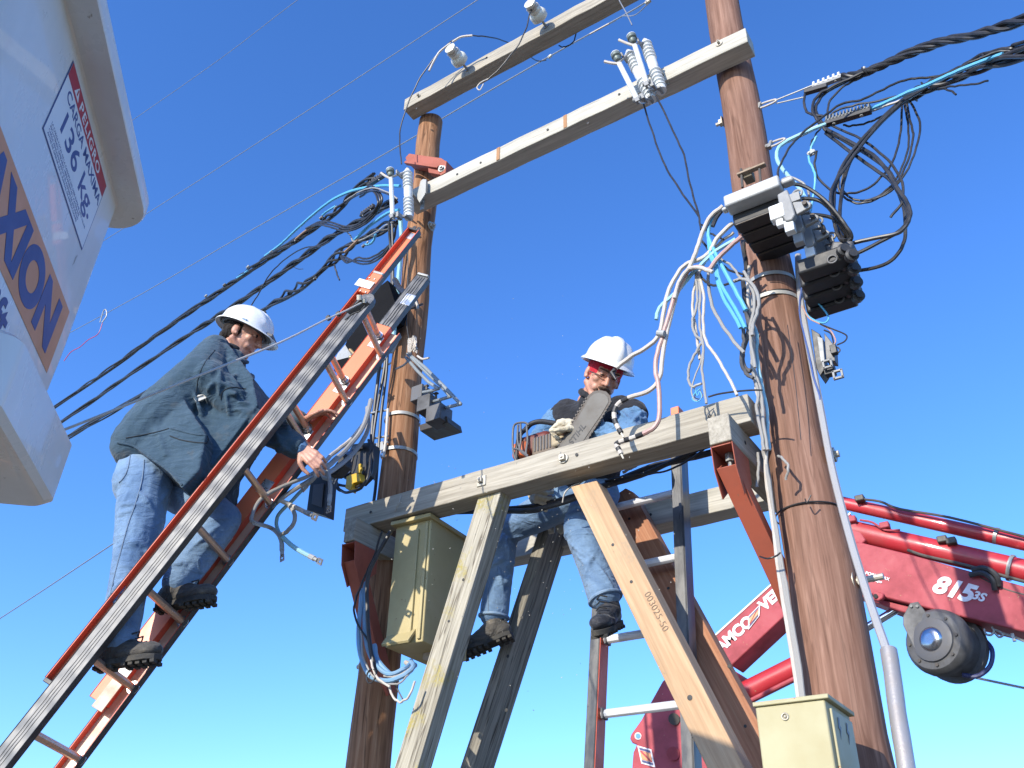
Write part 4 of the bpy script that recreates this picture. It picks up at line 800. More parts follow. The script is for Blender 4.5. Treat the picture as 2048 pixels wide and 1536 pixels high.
for lb, (px, py, Y, s, m) in zip(('grey clamp above the white helmet, lowest on the upper bundle', 'grey clamp second from the helmet on the upper bundle', 'grey clamp third from the helmet on the upper bundle', 'grey clamp fourth from the helmet on the upper bundle', 'dark cluster clamp in the middle of the upper bundle', 'grey clamp at the end of the brown sleeve', 'grey clamp below the big black loops', 'dark clamp hanging below the lower bundle\'s brown sleeve', 'dark clamp in the middle of the lower bundle', 'dark clamp on the lower bundle nearer the helmet', 'dark clamp right behind the helmet brim', 'dark clamp on the lower bundle behind the climber\'s back', 'dark ribbed clamp end by the left cutout'),
    ((412, 592, 4.75, .017, 'grey'), (449, 570, 4.60, .017, 'dkgrey'), (496, 534, 4.45, .017, 'grey'), (543, 504, 4.32, .017, 'dkgrey'), (594, 481, 4.17, .022, 'blk'), (643, 436, 4.01, .018, 'dkgrey'), (672, 416, 3.95, .016, 'grey'), (727, 492, 3.88, .014, 'dkgrey'), (631, 557, 4.12, .017, 'blk'), (578, 586, 4.28, .016, 'blk'), (529, 626, 4.45, .017, 'blk'), (283, 797, 5.45, .02, 'dkgrey'), (735, 485, 3.86, .010, 'grey'))):
    clamp(lb, px, py, Y, s, m, (1, 0, .75), group=grc)
def ribclamp(label, a, b, Y0, Y1_, r, n, mat, mat2, up=(0, 0, 1)):
    """toothed anchor clamp from a to b"""
    A, B = at(*a, Y0), at(*b, Y1_); ax = (B - A).normalized(); L = (B - A).length; u = V(up); u = (u - ax * u.dot(ax)).normalized(); v = ax.cross(u)
    t = thing('anchor_clamp', label, 'clamp', (A + B) / 2, 'toothed anchor clamps')
    MB().box((A + B) / 2 - u * r * .5, ax, v, u, L, r * 1.3, r * .9).build('body', M[mat2], t, bevel=.002)
    mb = MB()
    mb.box((A + B) / 2 + u * r * .12, ax, v, u, L * .97, r * 1.1, r * .5)
    for k in range(n): mb.box(A + ax * L * (k + .5) / n + u * r * .55, ax, v, u, L / n * .42, r * 1.5, r * 1.1)
    mb.build('teeth', M[mat], t, bevel=.001)
    for k in (.2, .8): MB().cyl(A + ax * L * k - u * r * 1.2, A + ax * L * k - u * r * .8, r * .4, 8).build('bolt', M['galv'], t)
    return t
ribclamp('dark toothed clamp ending the upper left bundle by the left cutout', (730, 374), (768, 350), 3.85, 3.75, .022, 8, 'dkgrey', 'blk')
ribclamp('dark toothed clamp inside the big loops by the left cutout', (722, 430), (748, 412), 3.9, 3.82, .02, 6, 'dkgrey', 'blk')
# cables down the thin pole behind the ladder
for lb, pts, r, m in (
    ('thick pale blue pipe along the thin pole behind the ladder tips', [(800, 430, 3.66), (803, 480, 3.68), (799, 530, 3.70), (795, 580, 3.70), (792, 625, 3.70), (785, 690, 3.7)], .016, 'cbp'),
    ('black cable left of the pale blue pipe on the thin pole', [(778, 445, 3.6), (781, 500, 3.68), (783, 560, 3.70), (778, 640, 3.7), (768, 740, 3.72), (752, 830, 3.75), (745, 900, 3.75), (750, 960, 3.78)], .010, 'cb'),
    ('second black cable behind the ladder on the thin pole', [(784, 445, 3.62), (786, 560, 3.70), (779, 640, 3.7), (773, 740, 3.72), (762, 830, 3.75), (757, 900, 3.75), (748, 1000, 3.78), (735, 1060, 3.72), (722, 1130, 3.68)], .010, 'cb'),
    ('blue black cable down the left side of the thin pole', [(769, 660, 3.75), (756, 760, 3.8), (746, 840, 3.8), (742, 900, 3.8), (745, 930, 3.78)], .012, 'cb'),
    ('thin dark wire in front of the thin pole between the ladder tips', [(815, 470, 3.72), (816, 560, 3.74), (813, 640, 3.74), (820, 690, 3.74), (826, 720, 3.72)], .0035, 'cb')):
    wire(lb, pts, r, m)
wire('thick dark cable looping over the far ladder tip', [(790, 560, 3.65), (800, 578, 3.5), (815, 588, 3.40), (828, 600, 3.36), (833, 614, 3.36)], .020, 'blk' if False else 'cb'); wire('pale cable end below the thick dark cable at the ladder tip', [(825, 594, 3.36), (832, 602, 3.33), (836, 618, 3.33)], .008, 'cw')
wire('black strap around the far ladder tip', [(786, 622, 3.5), (805, 618, 3.34), (825, 616, 3.32), (845, 608, 3.36)], .008, 'cb', None, 'strap', 'strap')
# ================================================================== steel rack with bent rods on the thin pole
t = thing('terminal_rack', 'grey steel rack with three bent rods on the right side of the thin pole', 'bracket', at(870, 800, 3.9))
for k, (x0, y0, w_) in enumerate(((838, 775, 22), (852, 795, 28), (872, 815, 26))):
    p = at(x0 + 6, y0 + 18, 3.84 - .04 * k); MB().box(p, X1, Y1, Z1, .09 + .012 * k, .12, .11).build('terminal_box', M['dkgrey'] if k == 0 else M['galvd'] if 'galvd' in M else M['grey2'] if 'grey2' in M else M['dkmetal'], t, bevel=.004)
MB().prism([at(838, 850, 3.85), at(893, 832, 3.75), at(896, 845, 3.75), at(840, 862, 3.85)], (0, .15, 0)).build('base_channel', M['dkmetal'], t, bevel=.003)
M['rod'] = paint('painted_rod', (.30, .33, .33), .4, .2, dirt=.3)
for lb, pts in (('a', [(822, 712, 3.70), (850, 735, 3.6), (890, 775, 3.55), (921, 808, 3.55), (905, 812, 3.6), (893, 815, 3.75)]), ('b', [(815, 708, 3.7), (850, 742, 3.62), (880, 770, 3.6), (901, 793, 3.6), (888, 797, 3.65), (868, 803, 3.78)]), ('c', [(812, 715, 3.72), (835, 742, 3.65), (858, 765, 3.62), (877, 777, 3.62), (866, 781, 3.7), (845, 785, 3.8)])):
    P = [at(*q) for q in pts]; MB().tube(P[:4], .0105, 10).tube(P[3:], .0105, 10).ball(P[3], .0115).build('bent_rod', M['rod'], t)
for px, py in ((872, 789), (853, 774)): MB().cyl(at(px, py + 6, 3.75), at(px, py - 4, 3.75), .008, 8).box(at(px, py - 2, 3.75), X1, Y1, Z1, .03, .02, .008).build('wing_nut', M['dkmetal'], t)
# tangle of pale rope on the thin pole
P = []; r2 = random.Random(3); c0 = at(826, 695, 3.68)
for i in range(38): a = i * 1.9; P.append(c0 + V((.045 * math.cos(a) * (.5 + .5 * r2.random()), -.02 * r2.random() + .012 * math.sin(a * 2), .055 * math.sin(a * 1.3) + .02 * r2.random())))
tag(MB().tube(spline(P, 4), .0048, 6).build('rope_knot', M['cw']), 'knotted pale rope around the thin pole right of the ladder', 'rope')
wire('pale end of the knotted rope pointing right on the thin pole', [(835, 712, 3.64), (845, 718, 3.6), (858, 716, 3.58)], .007, 'cw', None, 'rope_end', 'rope')
for lb, pts in (('thin grey support rod from the knot down the pole', [(822, 715, 3.72), (808, 730, 3.7), (792, 738, 3.72)]),): wire(lb, pts, .007, 'cg', None, 'support_rod', 'rod')
# flat conduit and staples left of the thin pole
t = thing('cable_duct', 'pale narrow duct along the left edge of the thin pole below the band', 'duct', at(770, 850, 3.8))
MB().tube([at(776, 818, 3.76), at(772, 880, 3.76), (at(767, 915, 3.76))], .010, 8).build('duct', M['cw'], t)
for py in (820, 872, 884): MB().tube([at(742, py + 6, 3.78), at(776, py, 3.76)], .007, 8).build('clip', M['grey'], t)
MB().prism([at(753, 888, 3.75), at(765, 882, 3.75), at(768, 898, 3.75), at(752, 903, 3.75)], (0, .006, 0)).build('lug_plate', M['galv'], t)
# black disconnector with yellow latch hanging by the thin pole
c0 = at(712, 932, 3.5)
t = thing('fuse_switch', 'black switch with a yellow latch hanging between ladder and thin pole', 'switch', c0)
MB().prism([at(706, 888, 3.5), at(741, 884, 3.5), at(738, 920, 3.5), at(729, 945, 3.5), at(712, 962, 3.5), at(684, 955, 3.5), at(690, 915, 3.5)], (0, .09, 0)).build('body', M['blk'], t, bevel=.004)
MB().prism([at(690, 905, 3.49), at(708, 897, 3.49), at(700, 945, 3.49), at(684, 955, 3.49)], (0, .03, 0)).build('side_plate', paint('dark_blue_plastic', (.03, .06, .14), .4), t, bevel=.003)
MB().prism([at(693, 952, 3.47), at(718, 944, 3.47), at(721, 962, 3.47), at(706, 966, 3.47), at(700, 982, 3.47), at(690, 976, 3.47)], (0, .05, 0)).build('latch', M['yel'], t, bevel=.003)
MB().box(at(720, 938, 3.475), X1, Y1, Z1, .02, .02, .06).box(at(720, 939, 3.475), X1, Y1, Z1, .035, .018, .014).build('yellow_key', M['yel'], t, bevel=.002)
MB().cyl(at(722, 893, 3.5), at(722, 893, 3.46), .014, 10).box(at(712, 897, 3.49), X1, Y1, Z1, .05, .03, .02).build('terminal', M['dkgrey'], t)
gll = 'black loops round the yellow latched switch'
wire('outer black loop round the yellow latched switch', [(737, 880, 3.55), (741, 915, 3.5), (735, 955, 3.46), (718, 978, 3.45), (695, 985, 3.45), (678, 978, 3.46), (672, 962, 3.5), (663, 973, 3.5), (640, 970, 3.4)], .0085, 'cb', gll)
wire('inner black loop round the yellow latched switch', [(742, 870, 3.55), (745, 910, 3.52), (740, 950, 3.5), (722, 970, 3.5), (700, 974, 3.5), (672, 968, 3.5), (650, 965, 3.4)], .0085, 'cb', gll)
wire('thin black wire hanging in front of the yellow latched switch', [(710, 905, 3.48), (700, 930, 3.46), (682, 950, 3.45), (672, 965, 3.45), (676, 980, 3.45), (692, 984, 3.46)], .005, 'cb', gll)
# black box below the hand
t = thing('black_box', 'black terminal box hanging just below the climber\'s lower hand', 'box', at(635, 995, 3.15))
MB().prism([at(622, 952, 3.2), at(655, 948, 3.2), at(648, 1031, 3.2), at(613, 1020, 3.2)], (0, .08, 0)).build('body', M['blk'], t, bevel=.004)
MB().prism([at(628, 970, 3.198), at(648, 967, 3.198), at(644, 1015, 3.198), at(624, 1008, 3.198)], (0, -.004, 0)).build('cover', M['dkgrey'], t, bevel=.001)
MB().prism([at(655, 950, 3.25), at(688, 905, 3.3), at(690, 930, 3.3), at(670, 950, 3.28)], (0, .06, 0)).build('arm', M['blk'], t, bevel=.003)
# cable lugs and grey cables under the ladder, held by the climber
Yl = 2.95
def lugcable(lb, pts, r, mat, lugdir, sleeve=True, s=.024):
    P = spline([at(*p) for p in pts], 6); t = thing('lug_cable', lb, 'cable', P[-1], 'cables ending in metal lugs below the climber'); MB().tube(P, r, 9).build('cable', M[mat], t)
    d = (P[-1] - P[-3]).normalized(); e = P[-1]; u = d.cross(V(lugdir)).normalized()
    MB().tube([e - d * .035, e + d * .004], r * 1.12, 9).build('sleeve', M['grey'], t)
    MB().cyl(e, e + d * .03, r * .9, 10).build('barrel', M['galv'], t)
    # flat eye
    mb = MB(); n_ = d.cross(u); c = e + d * (.03 + s); seg = 12; hr = s * .38; vs = []
    for off in (-.0022, .0022):
        for k in range(seg): a = 2 * math.pi * (k + .5) / seg; ca, sa = math.cos(a), math.sin(a); q_ = s / max(abs(ca), abs(sa)); vs.append(c + d * ca * q_ + u * sa * q_ * .82 + n_ * off)
        for k in range(seg): a = 2 * math.pi * (k + .5) / seg; vs.append(c + (d * math.cos(a) + u * math.sin(a)) * hr + n_ * off)
    fs = []
    for k in range(seg):
        k2 = (k + 1) % seg; fs += [(k, seg + k, seg + k2, k2), (2 * seg + k, 2 * seg + k2, 3 * seg + k2, 3 * seg + k), (k, k2, 2 * seg + k2, 2 * seg + k), (seg + k, 3 * seg + k, 3 * seg + k2, seg + k2)]
    mb.add(vs, fs).build('lug', M['alu'], t); return t
lugcable('grey lug cable pointing right below the climber\'s hand, largest metal eye', [(560, 1000, 2.9), (580, 1010, Yl), (594, 1016, Yl), (618, 1028, Yl)], .012, 'cw', (0, 1, .2), s=.022)
lugcable('short lug cable right under the climber\'s hand', [(640, 930, 3.0), (632, 945, 3.0), (628, 955, 3.0), (622, 962, 3.0)], .011, 'cw', (0, 1, .1), s=.020)
lugcable('lug cable hanging straight down beside the black box', [(655, 935, 3.05), (658, 952, 3.05), (661, 975, 3.05), (659, 1002, 3.05)], .011, 'cg', (0, 1, 0), s=.018)
lugcable('lug cable pointing up right next to the hand', [(640, 945, 3.05), (648, 955, 3.05), (655, 958, 3.05)], .009, 'cw', (.2, 1, 0), s=.017)
lugcable('grey lug cable hanging below the far rail, left one with a bent sleeve', [(508, 1046, 2.75), (540, 1055, Yl), (556, 1068, Yl), (563, 1085, Yl), (564, 1100, Yl)], .011, 'cg', (0, 1, 0), s=.017)
lugcable('pale blue lug cable hanging lowest below the ladder', [(566, 1075, Yl), (585, 1092, Yl), (605, 1105, Yl), (628, 1117, Yl)], .012, 'cbp', (0, 1, .2), s=.019)
for lb, pts, r, m in (
    ('dark grey cable from the hand down to the left loop under the ladder', [(645, 935, 3.1), (610, 955, 2.95), (560, 975, 2.85), (520, 1000, 2.78), (503, 1035, 2.75), (508, 1046, 2.75)], .010, 'cg'),
    ('second dark grey cable running along the far rail from the hand', [(650, 940, 3.1), (620, 960, 3.0), (580, 985, 2.93), (560, 1000, 2.9), (548, 1010, 2.9)], .012, 'cg'),
    ('grey cable loop below the far rail joining the hanging lugs', [(573, 1005, 2.95), (588, 1025, 2.95), (588, 1045, 2.95), (575, 1062, 2.95), (562, 1070, 2.95)], .011, 'cg'),
    ('pale blue cable loop behind the hanging lugs', [(620, 965, 3.05), (585, 1000, 3.02), (557, 1030, 3.0), (554, 1055, 3.0), (566, 1078, 2.97)], .010, 'cbp'),
    ('grey cable from behind the far rail down to the hand, front one', [(742, 800, 3.55), (728, 850, 3.45), (700, 890, 3.35), (670, 920, 3.2), (645, 940, 3.1)], .015, 'cg'),
    ('grey cable from behind the far rail down to the hand, middle one', [(735, 815, 3.55), (735, 860, 3.5), (712, 900, 3.4), (680, 930, 3.25), (650, 950, 3.1)], .014, 'cg'),
    ('grey cable from behind the far rail down to the hand, rear one', [(725, 850, 3.5), (700, 880, 3.4), (675, 900, 3.3), (655, 918, 3.2), (648, 930, 3.1)], .012, 'cw')):
    wire(lb, pts, r, m, 'grey cables under the ladder')

# ================================================================== dark hood with a pale panel behind the ladder
hd = thing('dark_hood', 'dark hood with a pale grey panel hanging behind the ladder rungs', 'hood', at(740, 650, 3.55))
MB().prism([at(775, 560, 3.6), at(790, 605, 3.6), at(782, 632, 3.6), (at(752, 650, 3.6)), at(728, 690, 3.6), at(714, 724, 3.6), at(700, 706, 3.6), at(690, 690, 3.6), at(724, 600, 3.6)], (0, .14, 0)).build('hood', M['blk2'], hd, bevel=.004)
MB().prism([at(692, 688, 3.62), at(706, 712, 3.62), at(668, 722, 3.62), at(676, 706, 3.62)], (0, .01, 0)).build('panel', M['grey'], hd)
MB().prism([at(700, 712, 3.625), at(712, 724, 3.625), at(688, 758, 3.625), at(668, 742, 3.625), at(668, 722, 3.625)], (0, .1, 0)).build('lower_flap', M['blk2'], hd, bevel=.003)
t = thing('small_device', 'grey blue device with white label between hood and far ladder rail', 'device', at(768, 680, 3.5))
MB().prism([at(748, 690, 3.52), at(768, 668, 3.52), at(790, 672, 3.52), at(776, 700, 3.52), at(757, 700, 3.52)], (0, .05, 0)).build('case', M['grey'], t, bevel=.004)
tag(MB().cyl(at(700, 700, 3.45), at(714, 714, 3.45), .012, 8).ball(at(702, 715, 3.45), .016).cyl(at(716, 706, 3.45), at(704, 722, 3.45), .008, 8).build('brass_connector', paint('brass', (.45, .3, .14), .4, .7)), 'brass connector below the dark hood', 'connector')
# bolt and rope fastener at the near rail tip
t = thing('rope_fastener', 'steel pulley block tying the pale rope to the near ladder rail', 'fastener', dep(715, 610, 4.0 + (715) * .00088))
MB().prism([dep(690, 622, 4.0 + (690) * .00088), dep(722, 598, 4.0 + (722) * .00088), dep(736, 604, 4.0 + (736) * .00088), dep(726, 612, 4.0 + (726) * .00088), dep(698, 628, 4.0 + (698) * .00088)], (0, .02, 0)).build('block', M['dkmetal'], t, bevel=.002)
MB().cyl(dep(719, 590, 4.0 + (719) * .00088), dep(719, 600, 4.0 + (719) * .00088), .014, 10).cyl(dep(728, 598, 4.0 + (728) * .00088), dep(728, 606, 4.0 + (728) * .00088), .012, 10).build('pin', M['beige'], t)
for a, b in ((657, 636), (677, 628)): MB().cyl(dep(a, b - 6, 4.0 + (a) * .00088), dep(a, b + 6, 4.0 + (a) * .00088), .006, 8).box(dep(a, b, 4.0 + (a) * .00088), X1, Y1, Z1, .022, .02, .018).build('rope_clip', M['dkmetal'], t)
wire('dark tail wires at the rope fastener', [*[(q_[0], q_[1], dep(q_[0], q_[1], 4.6).y) for q_ in ((690, 640), (705, 628), (720, 622), (730, 612))]], .004, 'cb', None, 'tail_wire', 'wire')

# ================================================================== coils under the left cabinet
gk = 'cables coiled under the left cabinet'
for lb, pts, r, m in (
    ('outermost pale blue cable coiled under the left cabinet', [(738, 1090, 3.62), (728, 1150, 3.6), (721, 1220, 3.58), (718, 1290, 3.56), (735, 1345, 3.55), (770, 1362, 3.55), (805, 1352, 3.56), (826, 1335, 3.6), (822, 1322, 3.68)], .013, 'cbp2'),
    ('second pale blue cable coiled under the left cabinet', [(735, 1130, 3.62), (730, 1200, 3.6), (730, 1270, 3.58), (745, 1320, 3.57), (775, 1348, 3.57), (808, 1338, 3.58), (822, 1326, 3.68)], .012, 'cbp2'),
    ('third pale blue cable curving into the cabinet gland', [(748, 1290, 3.6), (755, 1320, 3.6), (785, 1352, 3.6), (812, 1345, 3.62), (830, 1330, 3.7)], .015, 'cbp2'),
    ('white cable curving into the cabinet gland', [(770, 1350, 3.58), (795, 1352, 3.58), (815, 1342, 3.6), (818, 1330, 3.66), (812, 1325, 3.72)], .013, 'cw'),
    ('thin black wire looping left of the red strut', [(765, 1062, 3.55), (745, 1120, 3.55), (722, 1170, 3.55), (708, 1215, 3.55), (716, 1250, 3.55), (735, 1280, 3.55), (748, 1330, 3.55), (752, 1350, 3.55)], .006, 'cb'),
    ('thick black cable down past the red strut into the coil', [(782, 1062, 3.55), (752, 1115, 3.53), (735, 1160, 3.53), (735, 1230, 3.55), (740, 1290, 3.55), (752, 1345, 3.56)], .011, 'cb'),
    ('thin grey wire round the bottom of the coil', [(722, 1260, 3.55), (728, 1320, 3.53), (755, 1360, 3.53), (795, 1368, 3.53), (820, 1345, 3.58)], .005, 'cg'),
    ('white cable tail hanging below the coil', [(778, 1370, 3.55), (785, 1392, 3.55), (800, 1404, 3.55), (818, 1392, 3.55), (830, 1362, 3.55)], .006, 'cw'),
    ('thin dark tail hanging below the coil', [(790, 1360, 3.56), (795, 1378, 3.55), (805, 1398, 3.55)], .004, 'cb'),
    ('pale wire lying round the coil below the cabinet', [(742, 1320, 3.53), (752, 1352, 3.52), (780, 1374, 3.52)], .006, 'cw')):
    wire(lb, pts, r, m, gk)
tag(MB().tube([at(742, 1352, 3.52) + V((math.cos(a) * .03, 0, math.sin(a) * .035)) for a in [.5 * i for i in range(26)]], .004, 6).build('cable_tie', M['cb']), 'dark tie round the coil below the left cabinet', 'tie')

# ================================================================== cast fuse bank on the thick pole
fb = thing('fuse_bank', 'cast grey fuse bank clamped across the thick pole', 'fuse bank', at(1520, 420, 3.6))
zt = at(1505, 375, 3.36).z
def fx(px, py, Y): return at(px, py, Y).x
xa, xb = fx(1447, 400, 3.36), fx(1560, 370, 3.36)
# first cast shell: pale front, open dark below
m0 = MB(); z1 = at(1500, 372, 3.36).z; z0 = at(1500, 400, 3.36).z
r_ = [(xa, 0), (xa + .02, .012), (xb - .02, .012), (xb, 0)]
mb = MB(); mb.box(V(((xa + xb) / 2, 3.40, (z0 + z1) / 2 + .01)), X1, Y1, Z1, xb - xa, .09, .072); mb.box(V((xb + .03, 3.41, (z0 + z1) / 2 + .02)), X1, Y1, Z1, .06, .05, .03); mb.box(V((xa - .01, 3.40, (z0 + z1) / 2 - .01)), X1, Y1, Z1, .03, .04, .02)
mb.build('cast_shell', M['castl'], fb, bevel=.012)
for k in range(4):
    y = 3.485 + .092 * k; mb = MB(); mb.box(V(((xa + xb) / 2 + .004 * k, y, z0 - .004)), X1, Y1, Z1, xb - xa - .012, .085, .085); mb.build('fuse_base', M['blk'], fb, bevel=.012)
    MB().box(V(((xa + xb) / 2 + .004 * k, y - .044, z0 - .048)), X1, Y1, Z1, xb - xa - .04, .006, .006).build('base_rib', M['dkmetal'], fb)
gb = z1 + .06
t2 = MB(); t2.box(at(1497, 352, 3.5) , X1, Y1, Z1, .05, .06, .06); t2.build('wood_block', paint('wood_block', (.22, .18, .12), .9, dirt=.5), fb, bevel=.004)
MB().box(at(1503, 340, 3.46), X1, Y1, Z1, .15, .03, .012).build('clamp_bar', paint('rusty_steel', (.3, .22, .15), .8, dirt=.6, dirtcol=(.15, .08, .05)), fb, bevel=.002)
for px in (1482, 1519): MB().cyl(at(px, 338, 3.46), at(px + 3, 375, 3.46), .007, 8).build('clamp_rod', M['rustrod'] if 'rustrod' in M else M['dkmetal'], fb)
MB().box(at(1556, 428, 3.38), X1, Y1, Z1, .07, .05, .085).box(at(1561, 447, 3.38), X1, Y1, Z1, .035, .03, .04).build('ceramic_block', M['white'], fb, bevel=.005)
# fuse carriers stepping back to the right
for k, (px, py, Y) in enumerate(((1572, 415, 3.36), (1590, 440, 3.46), (1614, 470, 3.56), (1640, 500, 3.66))):
    c = at(px, py, Y); r = fb; s_ = 1 - .05 * k
    o = MB().prism([c + V(q) * s_ for q in ((-.03, 0, .10), (.02, 0, .11), (.03, 0, .04), (.035, 0, -.06), (.015, 0, -.085), (-.015, 0, -.08), (-.03, 0, -.02))], (0, .035, 0)).build('fuse_carrier', M['castalu'], fb, bevel=.006)
    MB().prism([c + V(q) * s_ for q in ((.03, .01, .03), (.10, .01, .0), (.115, .01, -.02), (.105, .01, -.04), (.04, .01, -.055))], (0, .02, 0)).build('carrier_wing', M['castalu'], o, bevel=.004)
    MB().cyl(c + V((.088, -.012, -.02)) * s_, c + V((.088, .004, -.02)) * s_, .012, 14).build('eye', M['dkmetal'], o)
    MB().tube([c + V((.06 + .022 * math.cos(a), .02, .075 + .022 * math.sin(a))) for a in [i * .5 for i in range(-2, 9)]], .006, 7).box(c + V((.045, .02, .05)), X1, Y1, Z1, .05, .03, .05).build('contact_ring', M['castalu'], o)
    MB().box(c + V((-.005, .03, -.10)) * s_, X1, Y1, Z1, .045, .04, .07).build('porcelain_foot', M['porc'] if k % 2 == 0 else M['grey'], o, bevel=.004)
# black four-way switch block right of the pole
sb = thing('switch_block', 'black multi-way switch block on the right side of the thick pole', 'switch', at(1660, 560, 3.9))
for k in range(4):
    c = at(1648 + 5 * k, 528 + 26 * k, 3.62 + .10 * k); o = MB().box(c, X1, Y1, Z1, .24, .09, .085).build('pole_unit', M['blk'], sb, bevel=.012)
    c2 = at(1668 + 15 * k, 508 + 27 * k, 3.6 + .10 * k)
    MB().box(c + V((.10, 0, .04)), V((1, 0, -.4)).normalized(), Y1, V((.4, 0, 1)).normalized(), .10, .08, .06).build('cover', M['dkgrey'] if k == 0 else M['blk'], o, bevel=.012)
    for j in (0, 1): MB().lathe(c + V((.10 + .03 * j, -.05, -.01 - .045 * j)), V((.6, -1, -.2)), [(0, .03), (.03, .032), (.035, .02), (.05, .02)], 14).build('terminal_knob', M['blk'], o)
    MB().tube([c + V((.05 + .022 * math.cos(a), -.052, -.03 + .022 * math.sin(a))) for a in [i * .52 for i in range(13)]], .005, 6).build('knob_ring', M['dkgrey'], o)
# small terminal frame lower right
tf = thing('terminal_eyes', 'small dark terminal frame with two square eyes right of the thick pole', 'terminal', at(1650, 710, 3.9))
MB().prism([at(1622, 657, 3.85), at(1640, 668, 3.85), at(1648, 740, 3.85), at(1640, 752, 3.85), at(1632, 735, 3.85)], (0, .09, 0)).build('back', M['blk'], tf, bevel=.003)
MB().prism([at(1634, 672, 3.83), at(1645, 676, 3.83), at(1650, 730, 3.83), at(1641, 722, 3.83)], (0, .012, 0)).build('plate', M['grey'], tf, bevel=.002)
MB().prism([at(1648, 665, 3.85), at(1668, 690, 3.85), at(1670, 722, 3.85), at(1652, 720, 3.85)], (0, .06, 0)).build('carrier', M['dkgrey'], tf, bevel=.003)
for px, py, s_ in ((1655, 728, .023), (1676, 749, .024)):
    c = at(px, py, 3.82); mb = MB()
    for a in range(4): d = V((math.cos(a * math.pi / 2), 0, math.sin(a * math.pi / 2))); e = V((-d.z, 0, d.x)); mb.box(c + d * s_ * .8, e, Y1, d, s_ * 2, .014, s_ * .45)
    mb.build('square_eye', M['castalu'], tf, bevel=.002)
MB().box(at(1660, 742, 3.86), X1, Y1, Z1, .05, .04, .05).box(at(1668, 700, 3.84), X1, Y1, Z1, .03, .03, .05).build('terminal_foot', M['blk'], tf, bevel=.003)
for pts in ([(1648, 660, 3.84), (1662, 668, 3.84), (1668, 690, 3.84)], [(1660, 700, 3.84), (1675, 705, 3.84), (1680, 700, 3.84), (1675, 694, 3.84)]): MB().tube(spline([at(*p) for p in pts], 5), .004, 6).build('jumper', M['cb'], tf)

